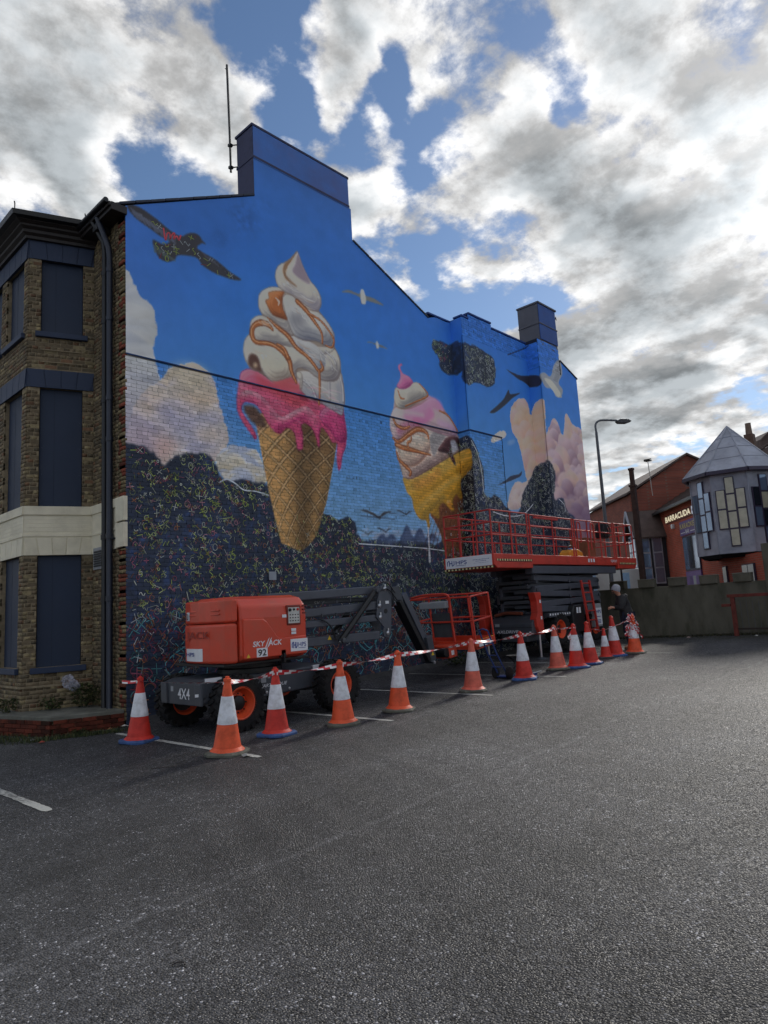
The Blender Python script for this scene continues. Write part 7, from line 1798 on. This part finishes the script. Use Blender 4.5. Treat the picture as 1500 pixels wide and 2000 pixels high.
M_FRAME = mat('purple_frame', L3(52, 44, 66), .5); M_LEAD = mat('lead_cladding', L3(158, 162, 174), .6, var=.18, vs_=1.5, bump=.25, bs=10, dirt=L3(110, 112, 122), dsc=2, damt=.6)
M_TILE = mat('brown_tile', L3(86, 72, 68), .8, var=.2, vs_=4)
FO = np.array((22.4, -2.46, 0)); FT = np.array((cos(radians(37.8)), sin(radians(37.8)), 0)); FN = np.array((-sin(radians(37.8)), cos(radians(37.8)), 0))
def FP(s, o, z): return tuple(FO+FT*s+FN*o+np.array((0, 0, z)))
def fbox(mb, s0, s1, o0, o1, z0, z1):
    P = [FP(s, o, z) for z in (z0, z1) for o in (o0, o1) for s in (s0, s1)]
    return mb.add(P, [(0, 1, 3, 2), (4, 6, 7, 5), (0, 4, 5, 1), (2, 3, 7, 6), (0, 2, 6, 4), (1, 5, 7, 3)])
BAR = thing('bar_building', tuple(FO+np.array((0, 0, .4))), 'red brick bar with lead clad corner turret and illuminated sign', 'building')
fbox(MB(), -.45, 6.2, -6., 0, .2, 5.50).build('wall', M_RBRICK, BAR)
fbox(MB(), -7.5, -.452, -6., -.002, .2, 2.9).build('lower_wall', M_RBRICK, BAR)
fbox(MB(), -7.5, -.9, -6., -1.6, 3.3, 5.6).build('upper_wall', mat('clad_wall', L3(110, 114, 126), .7, var=.2), BAR)
rf = MB(); rf.add([FP(-.8, .30, 5.46), FP(6.4, .30, 5.46), FP(6.4, -3.2, 7.5), FP(-.8, -3.2, 7.5), FP(-.8, -6.4, 5.46), FP(6.4, -6.4, 5.46)], [(0, 1, 2, 3), (3, 2, 5, 4), (0, 3, 4), (1, 5, 2)])
RF = rf.build('roof', M_TILE, BAR)
for k in range(12):
    t0 = (k+.5)/12; q = MB(); fbox(q, -.8, 6.4, .30-3.5*t0-.02, .30-3.5*t0+.06, 5.47+2.04*t0, 5.51+2.04*t0); q.build('tile_course', M_TILE, RF)
fbox(MB(), -.8, 6.4, .26, .36, 5.38, 5.50).build('gutter', M_BLACK, BAR)
M_SIGNL = mat('sign_letters', L3(236, 224, 190), .4, emit=.35)
SG = fbox(MB(), -.1, 4.1, .002, .02, 4.84, 5.22).build('sign_board', mat('sign_back', L3(96, 44, 34), .7), BAR)
nF_ = -FT
lettering('lettering', 'BARRACUDA', FP(4.05, .05, 4.90), nF_, (0, 0, 1), 3.35, .26, M_SIGNL, SG, bold=.03, extrude=.02)
q = fbox(MB(), .12, .60, .02, .06, 4.88, 5.20).build('sign_logo', mat('sign_white', L3(200, 206, 220), .4, emit=.2), SG)
q = fbox(MB(), .17, .52, .062, .066, 5.0, 5.08).build('logo_mark', M_BLUEINK, q)
for z in (4.92, 5.02, 5.12): fbox(MB(), -.08, .06, .02, .05, z, z+.06).build('sign_dash', M_SIGNL, SG)
KS = fbox(MB(), .32, 2.30, .002, .05, 4.12, 4.72).build('karaoke_sign', mat('sign_purple', L3(104, 84, 140), .5, var=.15), BAR)
lettering('lettering', 'KARAOKE', FP(2.20, .055, 4.40), nF_, (0, 0, 1), 1.75, .22, mat('sign_gold', L3(206, 190, 130), .5), KS, bold=.02, extrude=.01)
lettering('lettering', 'BAR', FP(1.55, .055, 4.18), nF_, (0, 0, 1), .42, .16, M_WHITE, KS, bold=.02, extrude=.01)
q = MB()
for z in (4.22,): fbox(q, .4, 1.0, .05, .056, z, z+.03); fbox(q, 1.65, 2.2, .05, .056, z, z+.03)
q.build('sign_rule', M_WHITE, KS)
def fwin(s0, s1, z0, z1, cols, rows, gl, par=BAR, o=.0):
    f = MB(); fbox(f, s0, s1, o+.002, o+.06, z0, z1); fr = f.build('window', M_FRAME, par)
    for i in range(cols):
        for j in range(rows):
            a = s0+(s1-s0)*(i+.06)/cols; b = s0+(s1-s0)*(i+.94)/cols; c = z0+(z1-z0)*(j+.05)/rows; e = z0+(z1-z0)*(j+.95)/rows
            q = MB(); fbox(q, a, b, o+.058, o+.066, c, e); q.build('pane', gl if not isinstance(gl, list) else gl[(i+j) % len(gl)], fr)
    return fr
fwin(.32, 2.1, 2.62, 4.08, 3, 1, [M_GLASS, M_GLASSD])
dr_ = fbox(MB(), .34, 2.1, .002, .07, .6, 2.60).build('purple_door', mat('door_purple', L3(110, 80, 140), .5, var=.1), BAR)
for s in (.5, .95, 1.4): fbox(MB(), s, s+.3, .07, .076, .9, 2.4).build('door_panel', M_GREYPANEL if s == .95 else mat('door_purple2', L3(86, 64, 116), .5), dr_)
fwin(-2.2, -1.85, 2.0, 2.6, 1, 1, M_GLASSD); fwin(-4.5, -3.55, 1.9, 2.58, 2, 1, M_GLASSD)
fbox(MB(), 3.05, 3.25, .0, .12, 4.55, 4.75).build('wall_lamp', M_WHITE, BAR, bev=.02)  # small white lamp on the bar wall, not lit
# dark timber porch gable
PR = MB(); fbox(PR, 4.5, 5.9, 0.002, 1.3, .3, 4.55); PR.add([FP(4.5, 1.3, 4.55), FP(5.9, 1.3, 4.55), FP(5.2, 1.3, 5.55), FP(4.5, 0, 4.55), FP(5.9, 0, 4.55), FP(5.2, 0, 5.55)], [(0, 1, 2)])
PRO = PR.build('porch', mat('porch_black', L3(38, 40, 46), .7, var=.2), BAR)
q = MB(); q.add([FP(4.3, 1.5, 4.35), FP(4.3, -.2, 4.35), FP(5.2, -.9, 5.68), FP(5.2, 1.5, 5.68)], [(0, 1, 2, 3)]); q.add([FP(4.3, 1.5, 4.29), FP(4.3, -.2, 4.29), FP(5.2, -.9, 5.62), FP(5.2, 1.5, 5.62)], [(3, 2, 1, 0)]); q.add([FP(6.1, 1.5, 4.35), FP(6.1, -.2, 4.35), FP(5.2, -.9, 5.69), FP(5.2, 1.5, 5.69)], [(0, 1, 2, 3)]); q.build('porch_roof', M_TILE, PRO)
for (s0, s1) in ((4.3, 5.2), (6.1, 5.2)):
    q = MB(); a, b = FP(s0, 1.52, 4.32), FP(s1, 1.52, 5.66); q.bar(a, b, .06, .16); q.build('barge_board', M_LEAD, PRO)
for i in range(3):
    fwin_ = MB(); s0 = 4.62+i*.40; fbox(fwin_, s0, s0+.34, 1.30, 1.36, 2.2, 4.5-.0); W2 = fwin_.build('window', M_LEAD, PRO)
    for j in range(3): q = MB(); fbox(q, s0+.04, s0+.30, 1.355, 1.365, 2.3+j*.74, 2.95+j*.74); q.build('pane', M_GLASS, W2)
for i in range(2):
    q = MB(); P = [FP(4.5, .2+i*.55, 2.2), FP(4.5, .65+i*.55, 2.2), FP(4.5, .65+i*.55, 4.4), FP(4.5, .2+i*.55, 4.4)]; q.prism(P, tuple(-FT*.03)); w_ = q.build('window', M_LEAD, PRO)
    for j in range(3):
        P = [FP(4.465, .25+i*.55, 2.28+j*.70), FP(4.465, .60+i*.55, 2.28+j*.70), FP(4.465, .60+i*.55, 2.9+j*.70), FP(4.465, .25+i*.55, 2.9+j*.70)]; q = MB(); q.prism(P, tuple(-FT*.01)); q.build('pane', M_GLASS, w_)
def dep(px, py, D):
    d = ray(px, py); return CAM+d*D/(d@CR[2])
a = dep(1257, 1140, 25.5); b = dep(1257, 932, 25.5)
q = MB(); q.b2(a[0]-.09, a[0]+.09, a[1]-.09, a[1]+.09, .4, 5.9); q.b2(a[0]-.07, a[0]+.07, a[1]-.07, a[1]+.07, 5.9, 6.55); q.b2(a[0]-.12, a[0]+.12, a[1]-.12, a[1]+.12, 5.85, 5.93); q.b2(a[0]-.09, a[0]+.09, a[1]-.09, a[1]+.09, 6.5, 6.58); q.build('flue_stack', mat('flue_brick', L3(64, 46, 42), .9, var=.3, vs_=6), BAR)
# turret: octagonal, lead clad
TDP = 24.3; TC = dep(1441, 1000, TDP); TC[2] = 0; tocam = math.atan2(CAM[1]-TC[1], CAM[0]-TC[0]); TR = 1.47
def tv(k, R_=TR): a = tocam+radians(-74+45*k)*1.0; return np.array((TC[0]+cos(a)*R_, TC[1]+sin(a)*R_, 0))
# corner order runs left to right as seen from the car park
def tv(k, R_=TR): a = tocam-radians(-74+45*k) if False else tocam+radians(74-45*k)*-1.0; return np.array((TC[0]+cos(a)*R_, TC[1]+sin(a)*R_, 0))
ZB, ZE, ZA = dep(1420, 1081, TDP-1.25)[2], dep(1430, 914, TDP-1.35)[2], dep(1440, 826, TDP)[2]
q = MB(); V = [tuple(tv(k)+[0, 0, ZB]) for k in range(8)]+[tuple(tv(k)+[0, 0, ZE]) for k in range(8)]; q.add(V, [(k, (k+1) % 8, 8+(k+1) % 8, 8+k) for k in range(8)]+[tuple(range(8))[::-1], tuple(range(8, 16))]); TUR = q.build('turret_wall', M_LEAD, BAR)
q = MB(); V = [tuple(tv(k)*1.0+[0, 0, ZB]) for k in range(8)]+[tuple(tv(k, 1.30)+[0, 0, ZB-.14]) for k in range(8)]; q.add(V, [(k, (k+1) % 8, 8+(k+1) % 8, 8+k) for k in range(8)]); q.build('turret_soffit', M_BLACK, TUR)
for k in range(8):
    a, b = tv(k, TR+.22), tv(k+1, TR+.22); ap_ = np.array((TC[0], TC[1], ZA)); q = MB(); q.add([tuple(a+[0, 0, ZE]), tuple(b+[0, 0, ZE]), tuple(ap_)], [(0, 1, 2)]); q.build('roof_facet', M_LEAD, TUR)
    q = MB(); q.tube([tuple(a+[0, 0, ZE+.01]), tuple(ap_)], .03, 6); q.build('roof_roll', M_LEAD, TUR, smooth=True)
    for t0 in (.26, .50, .74):
        q = MB(); p0 = a*(1-t0)+ap_*t0; p1 = b*(1-t0)+ap_*t0; z = ZE*(1-t0)+ZA*t0; p0[2] = p1[2] = z+.008; q.tube([tuple(p0), tuple(p1)], .013, 5); q.build('roof_seam', M_LEAD, TUR)
    q = MB(); q.bar(tuple(a+[0, 0, ZE-.05]), tuple(b+[0, 0, ZE-.05]), .10, .12); q.build('eaves_board', M_FRAME, TUR)
    q = MB(); q.tube([tuple(tv(k, TR+.01)+[0, 0, ZB]), tuple(tv(k, TR+.01)+[0, 0, ZE])], .025, 6); q.build('corner_roll', M_LEAD, TUR)
TH_ = ZE-ZB
def facet_windows(k, gl):
    a, b = tv(k), tv(k+1); d = b-a; ln = np.linalg.norm(d); d /= ln; nr = np.cross(d, (0, 0, 1)); nr = nr if nr@(np.array((CAM[0], CAM[1], 0))-a) > 0 else -nr
    def rect(s0, s1, z0, z1, o0, o1):
        P = [tuple(a+d*s+nr*o0+[0, 0, z]) for s, z in ((s0, z0), (s1, z0), (s1, z1), (s0, z1))]; m = MB(); m.prism(P, tuple(nr*(o1-o0))); return m
    c = ln/2; w = ln*.275
    for (s0, s1, z0, z1, rows) in ((c-w*1.5, c-w*.5, ZB+.29*TH_, ZB+.77*TH_, 2), (c-w*.5, c+w*.5, ZB+.08*TH_, ZB+.92*TH_, 4), (c+w*.5, c+w*1.5, ZB+.29*TH_, ZB+.77*TH_, 2)):
        fr = rect(s0, s1, z0, z1, .004, .05).build('window', M_FRAME, TUR)
        for j in range(rows):
            c0 = z0+(z1-z0)*j/rows+.035; c1 = z0+(z1-z0)*(j+1)/rows-.025
            rect(s0+.034, s1-.034, c0, c1, .05, .058).build('pane', gl[(j) % len(gl)], fr)
for k, gl in ((0, [M_GLASS]), (1, [M_CURT, M_CURT, M_CURT]), (2, [M_GLASS, M_GLASSD, M_CURT]), (7, [M_GLASS])): facet_windows(k, gl)
# tall brick house behind the bar
GH = thing('gable_house', tuple(dep(1300, 1100, 33)*[1, 1, 0]+[0, 0, .4]), 'brown brick gable house rising behind the bar roof', 'house')
pk, lf = dep(1339, 889, 33), dep(1229, 967, 33); hd = (lf-pk)*[1, 1, 0]; hl = np.linalg.norm(hd); hd /= hl; bk = np.array((CR[2][0], CR[2][1], 0)); bk /= np.linalg.norm(bk)
rtp = pk-hd*hl*1.02; rtp[2] = lf[2]+.1
q = MB(); q.prism([tuple(lf*[1, 1, 0]+[0, 0, .2]), tuple(lf), tuple(pk), tuple(rtp), tuple(rtp*[1, 1, 0]+[0, 0, .2])], tuple(bk*7)); q.build('wall', M_BBRICK, GH)
for a, b in ((lf, pk), (pk, rtp)):
    q = MB(); u = np.array((0, 0, .10)); q.prism([tuple(a-bk*.15+(lf-pk)*[.06, .06, .0]*(1 if a is lf else 0)), tuple(b-bk*.15), tuple(b-bk*.15+u), tuple(a-bk*.15+u+(lf-pk)*[.06, .06, 0]*(1 if a is lf else 0))], tuple(bk*7.3)); q.build('roof', M_TILE, GH)
a = dep(1462, 840, 36); q = MB(); q.b2(a[0]-.22, a[0]+.22, a[1]-.22, a[1]+.22, 5, a[2]-.25); q.build('chimney', mat('sooty_brick', L3(92, 72, 62), .9, var=.3), GH); q = MB(); q.lathe([(.17, a[2]-.25), (.14, a[2]+.35), (.16, a[2]+.36), (.0001, a[2]+.37)], 12, (a[0], a[1], 0)); q.build('chimney_pot', mat('pot_clay', L3(110, 92, 80), .8), GH)
AE = thing('roof_aerial', tuple(dep(1275, 965, 29.)), 'thin roof aerial standing above the porch', 'aerial')
a, b = dep(1275, 968, 29.), dep(1265, 900, 29.); q = MB(); q.tube([tuple(a), tuple(b)], .018, 6); q.build('mast', M_STEEL, AE)
q = MB(); q.box(tuple(b), (.25, .25, .04)); q.box(tuple(b+[0, 0, .06]), (.1, .3, .03)); q.build('antenna_head', M_BLACK, AE)
# more roofs behind, at the right edge
HR = thing('far_house', tuple(dep(1500, 1000, 42)*[1, 1, 0]+[0, 0, .4]), 'dark tiled roof showing behind the turret at the right edge', 'house')
a = dep(1484, 862, 42); b = dep(1500, 846, 42); c = dep(1620, 846, 42); e = dep(1640, 880, 42); q = MB(); q.prism([tuple(a), tuple(b), tuple(c), tuple(e), tuple(e*[1, 1, 0]+[0, 0, .4]), tuple(a*[1, 1, 0]+[0, 0, .4])], tuple(bk*6)); q.build('wall', M_TILE, HR)
q = MB(); q.prism([tuple(a-bk*.1), tuple(b-bk*.1), tuple(b-bk*.1+[0, 0, .1]), tuple(a-bk*.1+[0, 0, .1])], tuple(bk*6.2)); q.build('roof', M_TILE, HR)
# far terrace beyond the platform
FH = thing('terrace_house', tuple(dep(1210, 1100, 40)*[1, 1, 0]+[0, 0, .4]), 'far brown brick house end with stepped chimney beyond the platform', 'house')
P = [dep(1163, 1150, 40), dep(1162, 1046, 40), dep(1206, 1034, 40), dep(1213, 1030, 40), dep(1226, 1032, 40), dep(1231, 1048, 40), dep(1243, 1062, 40), dep(1248, 1150, 40)]; q = MB(); q.prism([tuple(p) for p in P], tuple(bk*6)); q.build('wall', M_BBRICK, FH)
P = [dep(1213, 1034, 39.9), dep(1213, 1022, 39.9), dep(1225, 1024, 39.9), dep(1226, 1034, 39.9)]; q = MB(); q.prism([tuple(p) for p in P], tuple(bk*.8)); q.build('chimney', M_BBRICK, FH)
P = [dep(1158, 1049, 39.9), dep(1207, 1035, 39.9), dep(1207, 1029, 39.9), dep(1158, 1043, 39.9)]; q = MB(); q.prism([tuple(p) for p in P], tuple(bk*6)); q.build('roof', M_SLATE, FH)
# white van parked behind the wall
VN = thing('white_van', tuple(dep(1215, 1160, 26)*[1, 1, 0]+[0, 0, .42]), 'white van parked beyond the boundary wall', 'van')
vo = dep(1215, 1160, 26); vo[2] = 0; vd = -np.array((CR[0][0], CR[0][1], 0)); vd /= np.linalg.norm(vd)
def VP(l, w, z): return tuple(vo+vd*l+bk*w+np.array((0, 0, .42+z)))
M_VAN = mat('van_white', L3(206, 208, 206), .35, var=.05, coat=.2)
q = MB(); q.prism([VP(-1.0, 0, .45), VP(-1.0, 0, 2.35), VP(1.7, 0, 2.40), VP(1.7, 0, .45)], tuple(bk*1.9)); VB = q.build('van_body', M_VAN, VN, bev=.05)
q = MB(); q.prism([VP(1.71, 0.05, .45), VP(1.71, .05, 2.3), VP(2.15, .05, 2.2), VP(2.75, .05, 1.4), VP(3.4, .05, 1.2), VP(3.5, .05, .45)], tuple(bk*1.8)); VC = q.build('van_cab', M_VAN, VN, bev=.06, seg=3)
q = MB(); q.prism([VP(1.85, .03, 1.40), VP(1.85, .03, 2.05), VP(2.18, .03, 2.0), VP(2.6, .03, 1.40)], tuple(bk*.03)); q.build('side_window', M_GLASSD, VC)
q = MB(); q.prism([VP(.35, -.01, .5), VP(.35, -.01, 2.25), VP(.38, -.01, 2.25), VP(.38, -.01, .5)], tuple(bk*.02)); q.build('door_seam', M_BLACKINK, VB)
q = MB(); q.prism([VP(-.35, -.006, 1.5), VP(-.35, -.006, 2.2), VP(-.1, -.006, 2.2), VP(-.1, -.006, 1.5)], tuple(bk*.02)); q.build('blue_panel', mat('van_blue', L3(150, 186, 220), .4), VB)
for l in (-.2, 2.6):
    q = MB(); c = np.array(VP(l, .05, .33)); V = []; n = 18
    q.tube([tuple(c-bk*.08), tuple(c+bk*.15)], .33, 20); ty = q.build('tyre', M_RUBBER, VN); q = MB(); q.tube([tuple(c-bk*.095), tuple(c+bk*.0)], .19, 16); q.build('rim', M_STEEL, ty)
# lamp post
LPX = dep(1192, 1110, 25.5); LPX[2] = .42
LP = thing('street_lamp', tuple(LPX), 'tall grey street lamp with curved arm beyond the boundary wall', 'street lamp')
bz = dep(1192, 1110, 25.5)
top_, arm0, arm1 = dep(1167, 835, 25.5), dep(1168, 812, 25.5), dep(1208, 812, 25.5)
xy = LPX[:2]; zt = top_[2]
rv = np.array((CR[0][0], CR[0][1], 0)); rv /= np.linalg.norm(rv)
q = MB(); q.tube([(xy[0], xy[1], .4), (xy[0], xy[1], 2.2), (xy[0], xy[1], 2.21), (xy[0], xy[1], 6.2), (xy[0], xy[1], zt)], [.10, .10, .075, .06, .05], 12); q.build('column', mat('lamp_grey', L3(92, 98, 106), .5, var=.1), LP, smooth=True)
A0 = np.array((xy[0], xy[1], zt)); q = MB(); q.tube(crom([A0, A0+[0, 0, .3], A0+rv*.15+[0, 0, .45], A0+rv*.45+[0, 0, .46], A0+rv*.85+[0, 0, .42]], False, 5), .04, 10); q.build('arm', MATS['lamp_grey'], LP, smooth=True)
hd_ = A0+rv*1.1+np.array((0, 0, .40)); q = MB(); q.prism([tuple(hd_-rv*.28+[0, 0, .02]), tuple(hd_-rv*.1+[0, 0, .09]), tuple(hd_+rv*.2+[0, 0, .07]), tuple(hd_+rv*.33+[0, 0, -.02]), tuple(hd_+rv*.1+[0, 0, -.09]), tuple(hd_-rv*.2+[0, 0, -.07])], tuple(bk*.22)); q.build('lantern', mat('lamp_dark', L3(60, 62, 66), .5), LP, bev=.02)
PO = dep(1217, 1150, 23.5); PT = thing('sign_pole', (PO[0], PO[1], .42), 'thin black pole between the van and the far terrace', 'pole')
zt2 = dep(1213, 1022, 23.5)[2]; q = MB(); q.tube([(PO[0], PO[1], .4), (PO[0], PO[1], zt2)], .035, 8); q.build('pole', M_BLACK, PT); q = MB(); q.box((PO[0], PO[1], zt2+.02), (.12, .12, .05)); q.build('cap', M_BLACK, PT)
